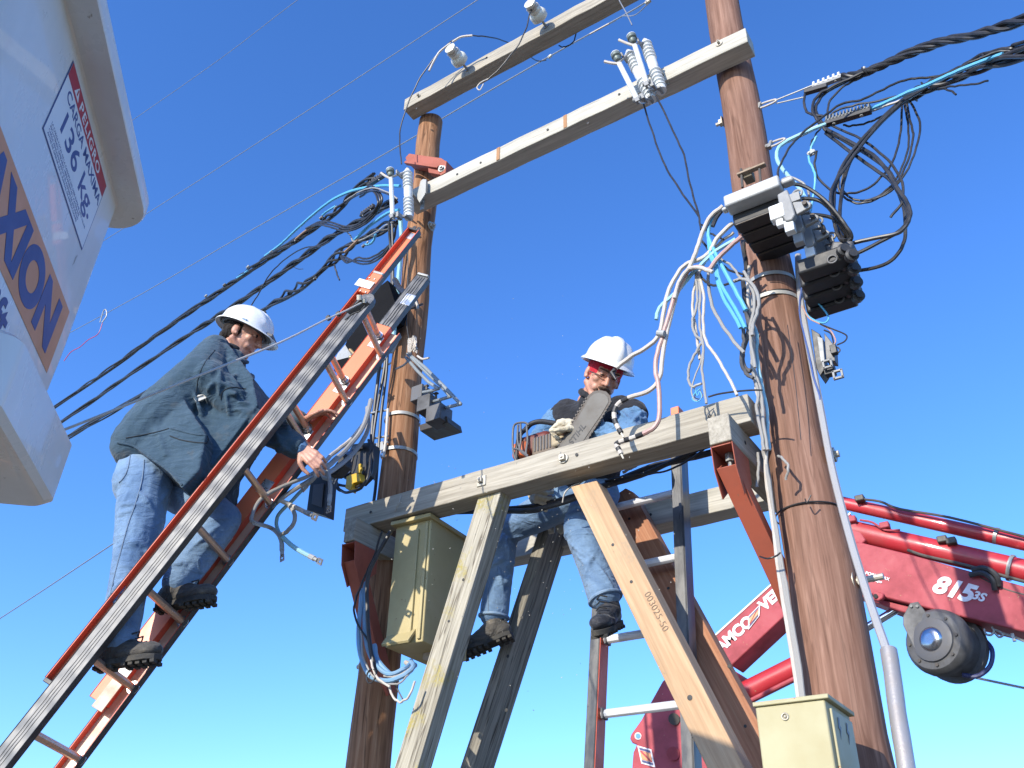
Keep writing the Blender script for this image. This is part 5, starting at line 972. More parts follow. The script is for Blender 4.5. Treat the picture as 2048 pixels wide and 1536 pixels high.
# ================================================================== cables at the thick pole
K3, OX, OY = 2.845, 1500, 20
def c8(l, Y): return [(OX + a / K3, OY + b / K3, (Y if not isinstance(Y, (list, tuple)) else Y[min(i, len(Y) - 1)])) for i, (a, b) in enumerate(l)]
gr = 'black leads looping right of the thick pole'
def ramp_y(n, a, b): return [a + (b - a) * i / (n - 1) for i in range(n)]
for lb, l, r, y0, y1 in (
    ('thick black lead from the top of the fuse bank into the tall loop', [(190, 985), (300, 1000), (400, 1060), (480, 1140), (540, 1220), (577, 1280), (560, 1325), (520, 1290), (480, 1180), (478, 1060), (495, 960), (565, 825), (700, 670), (870, 510), (1000, 440)], .0095, 3.45, 3.85),
    ('thick black lead from the second fuse carrier into the tall loop', [(240, 1075), (380, 1080), (470, 1150), (530, 1220), (562, 1290), (545, 1328), (505, 1270), (470, 1150), (488, 1000), (545, 860), (680, 690), (860, 520), (1000, 450)], .0095, 3.5, 3.87),
    ('thick black lead from the third fuse carrier into the tall loop', [(310, 1165), (400, 1168), (480, 1190), (530, 1250), (545, 1290), (520, 1280), (510, 1180), (520, 1060), (540, 950), (590, 830), (720, 670), (880, 520), (1010, 450)], .0095, 3.55, 3.88),
    ('thin black lead curving down inside the wide loop', [(865, 530), (860, 680), (820, 840), (740, 960), (640, 1030), (550, 1045), (470, 1030), (390, 960), (370, 870), (380, 800)], .0062, 3.9, 3.7),
    ('outer thin black lead of the wide round loop', [(890, 530), (915, 640), (928, 740), (890, 880), (820, 1000), (720, 1075), (620, 1100), (530, 1060), (503, 980), (540, 880), (650, 780)], .0062, 3.9, 3.8),
    ('inner thin black lead of the wide round loop', [(880, 530), (900, 660), (900, 780), (850, 930), (760, 1040), (650, 1085), (560, 1060), (520, 990), (560, 860)], .0058, 3.92, 3.82),
    ('thick black lead swinging wide to the top of the black switch block', [(430, 675), (560, 745), (700, 825), (780, 915), (835, 1010), (885, 1080), (912, 1150), (895, 1215), (840, 1270), (700, 1300), (500, 1345)], .010, 3.8, 3.7),
    ('thick black lead swinging wide to the middle of the black switch block', [(430, 700), (560, 800), (700, 900), (800, 970), (850, 1050), (885, 1120), (900, 1180), (860, 1250), (720, 1330), (550, 1415)], .0095, 3.82, 3.8),
    ('thick black lead swinging wide to the bottom of the black switch block', [(440, 690), (580, 770), (710, 850), (800, 930), (845, 1040), (870, 1110), (885, 1200), (880, 1300), (840, 1390), (750, 1455), (600, 1490)], .0095, 3.84, 3.9),
    ('black strand dropping left of the white clamp, outermost', [(660, 350), (480, 430), (385, 490), (355, 560), (380, 620), (435, 690)], .009, 3.85, 3.8),
    ('black strand dropping left of the white clamp, middle', [(660, 360), (500, 430), (410, 490), (375, 560), (395, 620), (445, 690)], .009, 3.87, 3.82),
    ('black strand dropping left of the white clamp, innermost', [(640, 380), (540, 430), (460, 510), (440, 580), (450, 610)], .0065, 3.87, 3.85),
    ('short black strand curling under the white clamp', [(312, 480), (308, 540), (340, 590), (420, 605)], .0075, 3.85, 3.82),
    ('black strand above the dark toothed clamp', [(1150, 370), (1000, 385), (880, 400), (780, 440), (650, 505), (520, 535), (440, 590), (300, 700), (220, 790), (165, 900), (160, 950)], .0065, 3.85, 3.6),
    ('black strand just above the teeth of the dark clamp', [(1000, 460), (870, 480), (740, 515), (600, 540), (500, 570), (430, 620)], .006, 3.88, 3.84),
    ('striped black strand below the dark toothed clamp', [(860, 530), (760, 600), (660, 645), (580, 658), (530, 655)], .006, 3.9, 3.86),
    ('thin black lead from the grey connector up to the toothed clamp', [(345, 790), (355, 745), (380, 700), (410, 660)], .005, 3.8, 3.82),
    ('black stub end sticking out right of the lower bundle', [(1020, 450), (1100, 440), (1200, 430), (1280, 418), (1355, 403)], .0055, 3.85, 3.75),
    ('short black stub end below the longer stub', [(1050, 450), (1100, 450), (1150, 465), (1172, 482)], .0055, 3.85, 3.8)):
    wire(lb, c8(l, ramp_y(len(l), y0, y1)), r, 'cb', gr)
for lb, l, r, y0, y1, m in (
    ('extra black lead hugging the left side of the tall loop', [(1000, 445), (860, 530), (690, 700), (555, 880), (470, 1010), (462, 1120), (485, 1230), (510, 1300), (545, 1310)], .009, 3.84, 3.55, 'cb'),
    ('thin black lead hanging widest right of the thick pole', [(900, 505), (960, 620), (955, 760), (900, 900), (800, 1030), (690, 1080)], .006, 3.9, 3.84, 'cb'),
    ('black lead crossing from the toothed clamp over the round loop', [(450, 650), (600, 720), (760, 830), (860, 960), (870, 1090), (800, 1180)], .007, 3.83, 3.8, 'cb'),
    ('grey lead curling just above the fuse carriers', [(180, 970), (230, 950), (300, 985), (335, 1040), (325, 1110)], .006, 3.5, 3.55, 'cg'),
    ('black lead looping over the black switch block', [(575, 1300), (520, 1340), (450, 1310), (420, 1240), (380, 1200)], .008, 3.6, 3.6, 'cb')):
    wire(lb, c8(l, ramp_y(len(l), y0, y1)), r, m, gr)
bundle('black twisted cable of the upper right bundle', 'black service cables in the right bundles', c8([(520, 385), (660, 350), (850, 270), (1050, 195), (1300, 140), (1559, 55), (2100, -130)], [3.9, 3.86, 3.8, 3.72, 3.62, 3.5, 3.2]), .0115, 4, .015, 3.5, ['cb'], ph=.5)
bundle('black cable of the lower right bundle', 'black service cables in the right bundles', c8([(880, 505), (1000, 450), (1150, 385), (1300, 320), (1559, 245), (2100, 90)], [3.9, 3.86, 3.8, 3.72, 3.55, 3.2]), .0105, 6, .024, .8, ['cb'], ph=1.2)
bundle('black cable riding on top of the lower right bundle', 'black service cables in the right bundles', c8([(1060, 410), (1180, 345), (1240, 300), (1380, 245), (1480, 215), (1559, 190), (2100, 30)], [3.82, 3.78, 3.74, 3.66, 3.6, 3.55, 3.2]), .009, 2, .010, 1.5, ['cb'])
wire('dark thin strand crossing the lower right bundle at the edge', c8([(1240, 300), (1400, 240), (1480, 235), (1560, 250), (1700, 290)], 3.6), .006, 'cb', gr)
wire('pale blue cable inside the lower right bundle', c8([(690, 562), (800, 515), (900, 468), (1000, 430), (1100, 385), (1200, 340), (1340, 285), (1440, 250)], ramp_y(8, 3.82, 3.6)), .010, 'cbl')
wire('pale grey cable beside the blue one in the lower right bundle', c8([(690, 575), (800, 535), (900, 500)], 3.84), .007, 'cw')
wire('pale blue cable curving from the lower shackle down behind the fuse bank', c8([(430, 650), (330, 690), (215, 745), (160, 790), (155, 850), (190, 910), (240, 970), (285, 1020), (320, 1090), (325, 1190)], ramp_y(10, 3.8, 3.6)), .0105, 'cbp3')
wire('thin bright blue lead from the grey connector down to the fuse bank', c8([(380, 720), (350, 780), (336, 850), (360, 905), (372, 960), (362, 1050), (340, 1150), (325, 1190)], 3.72), .0065, 'cbl')
wire('thin blue lead beside the fuse carriers', c8([(330, 1090), (318, 1120), (325, 1170)], 3.6), .006, 'cbl')
ribclamp('white toothed clamp on the upper right bundle', (OX + 352 / K3, OY + 440 / K3), (OX + 522 / K3, OY + 375 / K3), 3.9, 3.88, .022, 6, 'white', 'castalu')
MB_ = MB().beam(at(OX + 310 / K3, OY + 470 / K3, 3.86), at(OX + 440 / K3, OY + 432 / K3, 3.86), .03, .03, Z1).build('clamp_sleeve', M['blk'], bevel=.003); tag(MB_, 'black sleeve under the white toothed clamp', 'sleeve')
ribclamp('dark toothed clamp on the lower right bundle', (OX + 430 / K3, OY + 640 / K3), (OX + 690 / K3, OY + 562 / K3), 3.82, 3.8, .027, 13, 'dkgrey2', 'blk')
def shackle(lb, a, b, c, Y):
    t = thing('shackle', lb, 'shackle', at(*a, Y), 'steel shackles on the thick pole'); A, B, Cq = at(*a, Y), at(*b, Y - .03), at(*c, Y + .03); ax = (B - A).normalized(); u = ax.cross(Y1).normalized()
    MB().tube(spline([A - u * .016, (A + B) / 2 - u * .016, B - u * .010, B + ax * .012, B + u * .010, (A + B) / 2 + u * .016, A + u * .016], 5), .0065, 8).build('link', M['cw'], t)
    MB().cyl(A - ax * .03 , A + ax * .006, .014, 10).box(A, ax, u, Y1, .02, .045, .03).build('eye_bolt', M['galv'], t); return t
shackle('pale steel shackle above, pulling the white toothed clamp', (1519, 213), (1549, 202), (0, 0), 3.88); shackle('pale steel shackle below, pulling the dark toothed clamp', (1541, 290), (1566, 280), (0, 0), 3.86)
for lb, l in (('upper bare wire between shackle and white clamp', [(150, 512), (352, 430)]), ('lower bare wire between shackle and white clamp', [(150, 532), (310, 495)]), ('upper bare wire between shackle and dark clamp', [(190, 745), (310, 690), (430, 635)]), ('lower bare wire between shackle and dark clamp', [(190, 765), (300, 715), (430, 650)])): wire(lb, c8(l, 3.86), .0045, 'wire', 'bare wires at the shackles', 'stay_wire', 'wire')
clamp('small grey connector hanging below the dark toothed clamp', OX + 350 / K3, OY + 815 / K3, 3.72, .020, 'grey', (1, 0, .2), 'connector', None, 'connector'); clamp('small grey tap clamp on the upper right bundle', OX + 650 / K3, OY + 330 / K3, 3.84, .009, 'galv', (0, 0, 1), 'clamp', None, 'tap_clamp')
for j, (a, b, Y, R) in enumerate(((657, 350, 3.86, .03), (1000, 440, 3.86, .035), (1355, 290, 3.7, .045), (925, 490, 3.88, .036))):
    c = c8([(a, b)], Y)[0]; c = at(*c); d = V((1, -.3, .25)).normalized(); u = d.orthogonal().normalized(); v = d.cross(u)
    tag(MB().tube([c + (u * math.cos(q) + v * math.sin(q)) * R for q in [2 * math.pi * i / 14 for i in range(15)]], .005, 6).build('cable_tie', M['cb']), ('black tie round the upper right bundle next to the tap clamp', 'black tie round the lower right bundle above the wide loops', 'black tie round the lower right bundle nearest the photo edge', 'black tie where the tall loop leaves the lower right bundle')[j], 'tie', 'black ties on the right bundles')
K2_, PX, PY = 2.953, 1200, 380
def c2(l, Y): return [(PX + a / K2_, PY + b / K2_, (Y if not isinstance(Y, (list, tuple)) else Y[min(i, len(Y) - 1)])) for i, (a, b) in enumerate(l)]
gw = 'thick off-white leads in front of the platform'
Yw = 3.45
o1 = wire('thick off-white lead dipping in front of the man with the chainsaw, ending in striped tape', c2([(725, 95), (650, 160), (605, 250), (575, 340), (545, 420), (500, 520), (455, 610), (430, 700), (400, 820), (372, 960), (352, 1110), (290, 1185), (165, 1228)], Yw), .0115, 'cw', gw)
wire('thick off-white lead ending against the white helmet', c2([(785, 195), (700, 275), (650, 360), (600, 405), (510, 438), (450, 505), (405, 600), (378, 710), (352, 845), (290, 920), (180, 985), (95, 1050)], 3.47), .0115, 'cw', gw)
wire('thick pinkish lead running down to the front of the platform beam', c2([(835, 275), (750, 350), (690, 410), (640, 470), (580, 455), (520, 480), (455, 590), (425, 680), (395, 780), (365, 880), (335, 980), (328, 1070), (345, 1150), (352, 1280), (345, 1360), (310, 1410), (255, 1440)], 3.44), .0115, 'cp', gw)
wire('off-white lead joining the pinkish one above the striped tape', c2([(665, 485), (600, 462), (540, 460), (500, 490), (460, 560), (440, 640)], 3.42), .010, 'cw', gw)
# striped taped ends
def striped(lb, l, Y, r, n):
    P = spline([at(*p) for p in c2(l, Y)], 8); t = thing('taped_end', lb, 'cable end', P[0], 'striped taped cable ends'); k = len(P) / n
    for i in range(n):
        a, b = int(i * k), min(len(P) - 1, int((i + 1) * k)); 
        if b > a: MB().tube(P[a:b + 1], r * (1.06 if i % 2 == 0 else 1.0), 9).build('black_tape' if i % 2 == 0 else 'bare_sleeve', M['blk'] if i % 2 == 0 else M['cw'], t)
    MB().tube([P[-1], P[-1] + (P[-1] - P[-3]).normalized() * .03], [r * .5, r * .3], 8).build('copper_core', M['beige'], t)
striped('striped taped end hanging beside the seated man\'s shoulder', [(165, 1228), (110, 1262), (85, 1310), (88, 1360), (105, 1400), (125, 1435)], Yw, .0125, 7)
striped('striped taped end lying against the front platform beam', [(255, 1440), (190, 1465), (140, 1480), (98, 1500), (110, 1530), (125, 1560)], 3.47, .0125, 8)
tag(MB().tube([at(PX + 90 / K2_, PY + 1060 / K2_, 3.47), at(PX + 70 / K2_, PY + 1078 / K2_, 3.47), at(PX + 95 / K2_, PY + 1120 / K2_, 3.47)], [.013, .012, .004], 8).build('taped_tip', M['blk']), 'black taped tip of the lead against the helmet', 'cable end')
tag(MB().tube([at(PX + 340 / K2_, PY + 845 / K2_, 3.42), at(PX + 382 / K2_, PY + 848 / K2_, 3.42)], .016, 10).build('cable_clip', M['grey']), 'grey clip holding the two thick off-white leads together', 'clip')
gblu = 'blue leads between fuse bank and thick pole'
for lb, l, r, m in (
    ('bright blue lead curving from the fuse bank, longest', [(700, 130), (652, 195), (640, 270), (670, 350), (710, 430), (770, 540), (830, 650), (862, 710)], .0105, 'cbl'),
    ('bright blue lead crossing down to the pole, left one', [(640, 290), (655, 390), (680, 460), (700, 560), (735, 650), (790, 740), (830, 815)], .0095, 'cbl'),
    ('bright blue lead crossing down to the pole, middle one', [(655, 380), (685, 440), (705, 530), (750, 620), (810, 720), (858, 815)], .0095, 'cbl'),
    ('pale blue lead from the fuse bank to the cut pale end', [(800, 290), (690, 358), (620, 420), (545, 495), (450, 605), (375, 670), (345, 710), (332, 765)], .010, 'cbp3')):
    wire(lb, c2(l, 3.47), r, m, gblu)
wire('black banded top of the bright blue lead', c2([(725, 115), (690, 160), (665, 215)], 3.465), .0112, 'cb', None, 'cable_sleeve', 'sleeve')
gth = 'grey leads hanging above the right end of the platform beam'
for lb, l, r, m in (
    ('grey hanging lead, leftmost, with a curled end', [(560, 478), (575, 600), (570, 700), (545, 780), (560, 850), (600, 895), (560, 970), (525, 1050), (522, 1120), (545, 1160), (600, 1140)], .0068, 'cg'),
    ('grey hanging lead, middle, reaching the beam', [(572, 480), (592, 600), (588, 740), (592, 830), (612, 930), (602, 1060), (615, 1160), (628, 1262)], .0068, 'cg'),
    ('grey hanging lead, rightmost, reaching the beam further right', [(585, 482), (612, 640), (610, 800), (630, 900), (690, 990), (760, 1110), (810, 1212)], .0075, 'cw'),
    ('thin grey lead crossing the hanging ones', [(610, 940), (590, 1030), (565, 1090), (540, 1180), (555, 1235), (575, 1245)], .004, 'cg'),
    ('black and grey tie going over to the pole', [(640, 1222), (700, 1205), (800, 1190), (900, 1182), (960, 1182)], .0045, 'cb'),
    ('black lead drooping between the grey leads and the pole', [(585, 490), (620, 540), (665, 562), (730, 562), (790, 540), (850, 525)], .0062, 'cb'),
    ('striped lead above the drooping black lead', [(715, 408), (760, 435), (800, 480), (830, 520), (855, 530)], .0062, 'cg'),
    ('grey lead looping over the pole bands', [(790, 540), (850, 525), (905, 565), (937, 640), (930, 720), (905, 790), (900, 860)], .0085, 'cg'),
    ('thin blue strands curled at the beam top', [(560, 1180), (575, 1215), (590, 1190), (600, 1225), (575, 1250), (545, 1235), (560, 1200), (595, 1170)], .0028, 'cbl'),
    ('second thin dark strand curled at the beam top', [(555, 1170), (565, 1200), (560, 1225), (590, 1235), (605, 1215), (590, 1180)], .0025, 'cb'),
    ('short black drop clamp lead right of the blue leads', [(600, 205), (640, 250), (680, 268), (730, 292)], .005, 'cb')):
    wire(lb, c2(l, 3.48), r, m, gth)
for lb, l, r, m in (
    ('grey lead between the blue leads and the hanging grey ones', [(820, 285), (720, 380), (650, 470), (640, 560), (655, 660), (700, 760), (780, 880), (850, 960)], .0085, 'cg'),
    ('pale lead sweeping from the fuse bank behind the hanging leads', [(790, 250), (690, 330), (610, 440), (560, 560), (548, 700), (570, 860), (590, 1000)], .0075, 'cw'),
    ('dark lead crossing the blue leads towards the pole', [(600, 300), (680, 400), (760, 470), (850, 500)], .006, 'cb'),
    ('grey lead dropping along the pole band loops', [(850, 480), (890, 560), (915, 680), (890, 800), (895, 920), (915, 1050)], .008, 'cg')):
    wire(lb, c2(l, 3.50), r, m, gth)
gpo = 'grey cables running down the left side of the thick pole'
# leads down the left side of the pole
for j, (lb, l, r, m, Y) in enumerate((
    ('outer pale cable down the left side of the thick pole', [(880, 450), (872, 600), (890, 800), (905, 900), (900, 1050), (925, 1180), (945, 1300), (960, 1420), (985, 1536)], .0085, 'cw', 3.66),
    ('pale blue cable down the left side of the thick pole', [(870, 500), (880, 640), (900, 780), (930, 860), (925, 960), (955, 1150), (985, 1290), (990, 1400), (1000, 1536)], .0085, 'cbp3', 3.68),
    ('second pale cable down the left side of the thick pole', [(900, 620), (900, 780), (905, 900), (912, 1050), (940, 1160), (960, 1280), (975, 1440), (990, 1536)], .0085, 'cg', 3.64),
    ('third grey cable down the left side of the thick pole', [(900, 860), (895, 960), (905, 1080), (935, 1200), (925, 1290), (950, 1420), (970, 1536)], .008, 'cg', 3.63),
    ('black banded cable at the top left of the pole bands', [(845, 300), (850, 370), (862, 430), (862, 500), (845, 540), (855, 640), (858, 720)], .012, 'cb', 3.66),
    ('dark bent cable stub left of the pole', [(862, 710), (880, 790), (872, 860), (845, 940), (840, 1010), (860, 1060), (890, 1070)], .013, 'dkc', 3.62),
    ('second dark bent cable stub left of the pole', [(845, 820), (850, 900), (835, 960), (840, 1040), (870, 1090), (905, 1112)], .009, 'dkc', 3.60))):
    wire(lb, c2(l, Y), r, m, gpo)
for j, (lb, dx, r, m) in enumerate((('grey cable down the pole below the platform, left one', 0, .0095, 'cw'), ('grey cable down the pole below the platform, middle one', 9, .0095, 'cg'), ('grey cable down the pole below the platform, right one', 17, .0085, 'cg'))):
    wire(lb, [(1532 - 3 * j, 895, 3.66), (1533 + dx * .3, 960, 3.68), (1548 + dx * .3, 1060, 3.70), (1558 + dx * .6, 1150, 3.70), (1578 + dx * .7, 1270, 3.70), (1598 + dx * .6, 1400, 3.68), (1612 + dx * .6, 1500, 3.66)], r, m, gpo)
wire('short grey cable end curling on the thick pole below the platform', [(1556, 912, 3.70), (1568, 920, 3.66), (1577, 938, 3.65), (1572, 960, 3.67)], .006, 'cg')
wire('thin dark wire along the cracks of the thick pole', [(1575, 650, 3.72), (1590, 760, 3.71), (1602, 880, 3.70)], .0018, 'cb', None, 'thin_wire', 'wire')
# ties round the thick pole
def poletie(lb, px, py, X, rad, tilt=0.0, r=.004):
    z = at(px, py, YP - .14).z; rr = rad(z) * 1.03 + r
    tag(MB().tube([V((X + rr * math.cos(a), YP + rr * math.sin(a), z + tilt * math.sin(a + .8))) for a in [2 * math.pi * i / 36 for i in range(37)]], r, 6).build('wire_tie', M['cb']), lb, 'tie')
poletie('dark wire tie round the thick pole below the platform', 1615, 1005, XR, radR); poletie('thin dark wire tie round the thick pole between the steel bands', 1560, 570, XR, radR, .01, .003)
t_ = MB().tube(spline([at(1610, 998, 3.72), at(1614, 1005, 3.70), at(1622, 990, 3.70)], 3), .003, 6).build('tie_knot', M['cb']); tag(t_, 'twisted ends of the dark wire tie on the thick pole', 'tie')
wire('black tie holding the grey cables to the red strut', [(1520, 1113, 3.68), (1535, 1117, 3.62), (1552, 1112, 3.62), (1560, 1106, 3.66)], .004, 'cb', None, 'cable_tie', 'tie')
# flat conduit and pipe right of the pole
wire('flat grey conduit down the right side of the thick pole', [(1596, 510, 3.9), (1598, 560, 3.9), (1606, 630, 3.86), (1640, 810, 3.83), (1665, 940, 3.8), (1700, 1075, 3.75), (1735, 1190, 3.70), (1775, 1305, 3.62)], .017, 'condu', None, 'conduit', 'conduit')
pp = thing('steel_pipe', 'dented galvanised pipe standing in front of the sky right of the thick pole', 'pipe', (at(1810, 1536, 3.45).x, 3.45, 0))
A_, B_ = at(1777, 1300, 3.60), at(1812, 1536, 3.45); d_ = (B_ - A_).normalized(); Pp = [A_ + d_ * (i * .05) + V((.0012 * math.sin(i * .9), 0, 0)) for i in range(0, 14)] + [A_ + d_ * 2.0]
MB().tube(Pp, [.0305 + .0005 * math.sin(i * 2.1) for i in range(len(Pp))], 18).build('pipe', M['pipe'], pp)
gsm = 'thin leads right of the thick pole'
for lb, pts, r, m in (('thin blue lead looping below the black switch block', [(1612, 580, 3.86), (1630, 600, 3.85), (1650, 622, 3.84), (1657, 638, 3.84), (1645, 646, 3.84), (1620, 635, 3.84), (1605, 615, 3.85)], .0045, 'cbl'), ('thin pink lead looping below the black switch block', [(1604, 612, 3.84), (1618, 636, 3.83), (1640, 648, 3.83), (1660, 660, 3.83), (1671, 680, 3.83), (1668, 690, 3.83)], .0038, 'cp'), ('thin black lead looping right to the terminal frame', [(1640, 648, 3.83), (1665, 658, 3.82), (1692, 670, 3.82), (1690, 682, 3.82), (1674, 690, 3.82)], .0038, 'cb'), ('blue grey lead beside the flat conduit', [(1608, 560, 3.86), (1600, 600, 3.85), (1604, 650, 3.84), (1625, 740, 3.82), (1640, 800, 3.82)], .005, 'cbl2')):
    wire(lb, pts, r, m, gsm)
# black cables under the front beam, behind it
gu = 'black cables running behind the platform beam'
for lb, pts, r in (('thick black cable sagging behind the beam, topmost', [(1424, 888, 3.9), (1380, 905, 3.9), (1330, 930, 3.9), (1270, 955, 3.9), (1200, 975, 3.9), (1120, 1000, 3.9), (1040, 1015, 3.9), (905, 1020, 3.95)], .014), ('thick black cable sagging behind the beam, middle', [(1424, 905, 3.92), (1370, 918, 3.92), (1300, 935, 3.92), (1220, 968, 3.9), (1150, 990, 3.85)], .018), ('thin black cable sagging behind the beam, lowest', [(1424, 885, 3.88), (1390, 912, 3.88), (1360, 930, 3.88), (1320, 945, 3.88), (1270, 950, 3.88), (1210, 962, 3.88)], .0055), ('black cable across the lap of the seated man', [(1175, 985, 3.80), (1140, 1000, 3.80), (1100, 1012, 3.80), (1060, 1022, 3.82), (1000, 1022, 3.9), (900, 1024, 3.95)], .016)):
    wire(lb, pts, r, 'cb', gu)
wire('braided lead hanging under the right of the front beam', [(1285, 905, 3.85), (1280, 925, 3.85), (1265, 935, 3.85), (1245, 945, 3.85)], .008, 'cg')
wire('thin grey lead by the right end of the front beam', [(1516, 905, 3.7), (1518, 930, 3.7), (1516, 955, 3.7), (1514, 975, 3.7)], .007, 'cg')
wire('black curved hook lead behind the brace top', [(1125, 1005, 3.72), (1130, 985, 3.7), (1145, 972, 3.72), (1160, 966, 3.74)], .004, 'cw')
# ================================================================== people
def fabric(name, c1, c2, scale=5, bstr=.5, weave=220, patch=None, patchcol=(.2, .17, .12), rough=.9):
    m, t, b = newmat(name); co = coords(t, rnd_off=False); n1 = nz(t, co, scale, 6, .6, .4)
    c = ramp(t, n1, [(.32, c1), (.66, c2)])
    n3 = nz(t, co, 90, 3, .7); c = mix(t, .22, c, ramp(t, n3, [(.35, (.75,) * 3), (.65, (1.12,) * 3)]), 'MULTIPLY')
    if patch: c = mix(t, ramp(t, nz(t, co, patch, 5, .6), [(.56, (0, 0, 0)), (.72, (.7,) * 3)]), c, patchcol)
    t.links.new(c, b.inputs['Base Color']); b.inputs['Roughness'].default_value = rough; b.inputs['Specular IOR Level'].default_value = .15
    b.inputs['Sheen Weight'].default_value = .15
    bump(t, mix(t, .10, nz(t, coords(t, (1, 1, 2.2), rnd_off=False), 6.5, 5, .5, 1.6), n3), b, bstr * 1.3, .03); return m
M['jacket'] = fabric('dark_jacket_cloth', (.034, .064, .092), (.060, .100, .138), 3, .5, patch=4, patchcol=(.13, .115, .09))
M['denim'] = fabric('faded_denim', (.09, .16, .28), (.21, .315, .45), 4, .45, patch=3.5, patchcol=(.24, .31, .39))
M['denimsh'] = fabric('denim_shirt', (.075, .16, .29), (.14, .26, .41), 6, .6)
M['vest'] = fabric('black_vest', (.016, .017, .021), (.035, .036, .042), 5, .4)
M['knit'] = fabric('red_knit', (.42, .015, .03), (.55, .03, .05), 9, .6)
M['glove'] = fabric('cream_leather', (.50, .43, .30), (.68, .61, .46), 12, .4, rough=.7)
M['boot'] = fabric('worn_boot_leather', (.035, .035, .034), (.11, .10, .09), 7, .5, patch=9, patchcol=(.27, .23, .17), rough=.6)
M['bootb'] = fabric('black_boot_leather', (.012, .014, .02), (.04, .042, .05), 7, .5, patch=10, patchcol=(.12, .11, .10), rough=.5)
M['sole'] = paint('boot_sole', (.03, .029, .027), .8, dirt=.6, dirtcol=(.16, .14, .11), scale=20)
M['hair'] = fabric('dark_hair', (.012, .009, .008), (.03, .022, .018), 30, .8)
M['beard'] = fabric('brown_beard', (.07, .038, .025), (.13, .075, .05), 40, .6)
M['eyew'] = paint('eye_dark', (.02, .015, .012), .2, bstr=0)
def skinmat():
    m, t, b = newmat('skin'); co = coords(t, rnd_off=False); n = nz(t, co, 14, 4, .6); c = ramp(t, n, [(.35, (.42, .19, .125)), (.6, (.56, .30, .21)), (.8, (.60, .32, .24))])
    t.links.new(c, b.inputs['Base Color']); b.inputs['Roughness'].default_value = .5; b.inputs['Subsurface Weight'].default_value = .08; b.inputs['Subsurface Radius'].default_value = (.01, .004, .002); bump(t, nz(t, co, 120, 3), b, .12, .002); return m
M['skin'] = skinmat()
M['helmet'] = paint('helmet_shell', (.80, .79, .76), .28, dirt=.15, dirtcol=(.55, .5, .42), scale=10, bstr=0.02, coat=.4)
texs = {}
def organic(name, mb, mat, parent=None, voxel=.006, sm=4, fold=0.0, fscale=.12, dec=None, loc=None):
    """voxel-merge all primitives into one continuous skin"""
    me = bpy.data.meshes.new(name); o = V(loc) if loc else mb.v[0].copy(); me.from_pydata([v - o for v in mb.v], [], mb.f); tmp = bpy.data.objects.new('tmp', me); col.objects.link(tmp)
    r = tmp.modifiers.new('r', 'REMESH'); r.mode = 'VOXEL'; r.voxel_size = voxel; r.use_smooth_shade = True
    s = tmp.modifiers.new('s', 'SMOOTH'); s.factor = .5; s.iterations = sm
    if fold:
        for i, (sc, st) in enumerate(((fscale, fold), (fscale * .4, fold * .5))):
            tx = bpy.data.textures.new('fold', 'CLOUDS'); tx.noise_scale = sc; tx.noise_depth = 1; d = tmp.modifiers.new('d', 'DISPLACE'); d.texture = tx; d.strength = st; d.mid_level = .5; d.texture_coords = 'LOCAL'
    bpy.context.view_layer.update(); dg = bpy.context.evaluated_depsgraph_get(); m2 = bpy.data.meshes.new_from_object(tmp.evaluated_get(dg)); m2.name = name
    bpy.data.objects.remove(tmp); m2.materials.clear(); m2.materials.append(mat)
    m2.polygons.foreach_set('use_smooth', [True] * len(m2.polygons))
    ob = bpy.data.objects.new(name, m2); col.objects.link(ob); W = Matrix.Translation(o)
    if parent is not None: ob.parent = parent; ob.matrix_basis = wm(parent).inverted() @ W
    else: ob.matrix_basis = W
    return ob
def chain(mb, pts, rs, seg=12):
    for i in range(len(pts) - 1): mb.cap(pts[i], pts[i + 1], rs[i], rs[i + 1], seg)
def ell(mb, c, r, ax): mb.ball(c, r, ax, 16, 10)
def head(mb, c, F, U, s):
    F = V(F).normalized(); U = (V(U) - F * V(U).dot(F)).normalized(); R = F.cross(U)
    def p(f, r, u): return c + (F * f + R * r + U * u) * s
    A = (R, F, U)
    ell(mb, p(-.005, 0, .025), (.078 * s, .097 * s, .100 * s), A); ell(mb, p(.030, 0, -.03), (.066 * s, .066 * s, .080 * s), A)
    ell(mb, p(.045, 0, -.075), (.045 * s, .042 * s, .038 * s), A); mb.ball(p(.072, 0, -.100), .020 * s)
    for k in (-1, 1):
        mb.cap(p(-.005, .060 * k, -.055), p(.055, .026 * k, -.098), .020 * s, .018 * s)      # jaw line
        mb.ball(p(.062, .042 * k, -.015), .023 * s); mb.cap(p(.086, .014 * k, .034), p(.072, .048 * k, .036), .011 * s, .009 * s)   # cheek, brow
        ell(mb, p(-.008, .082 * k, -.01), (.009 * s, .019 * s, .031 * s), A); mb.ball(p(.006, .080 * k, -.028), .010 * s)
        mb.ball(p(.098, .011 * k, -.026), .0085 * s); mb.ball(p(.068, .033 * k, -.055), .020 * s)
        mb.ball(p(.079, .031 * k, .012), .0125 * s)
    mb.cap(p(.090, 0, .030), p(.110, 0, -.018), .0085 * s, .0125 * s); mb.ball(p(.112, 0, -.022), .0125 * s)
    mb.cap(p(.090, -.018, -.054), p(.090, .018, -.054), .0075 * s, .0075 * s); mb.cap(p(.088, -.015, -.064), p(.088, .015, -.064), .0085 * s, .0085 * s)
    mb.cap(p(-.015, 0, -.05), p(-.04, 0, -.15), .056 * s, .062 * s); return p, A
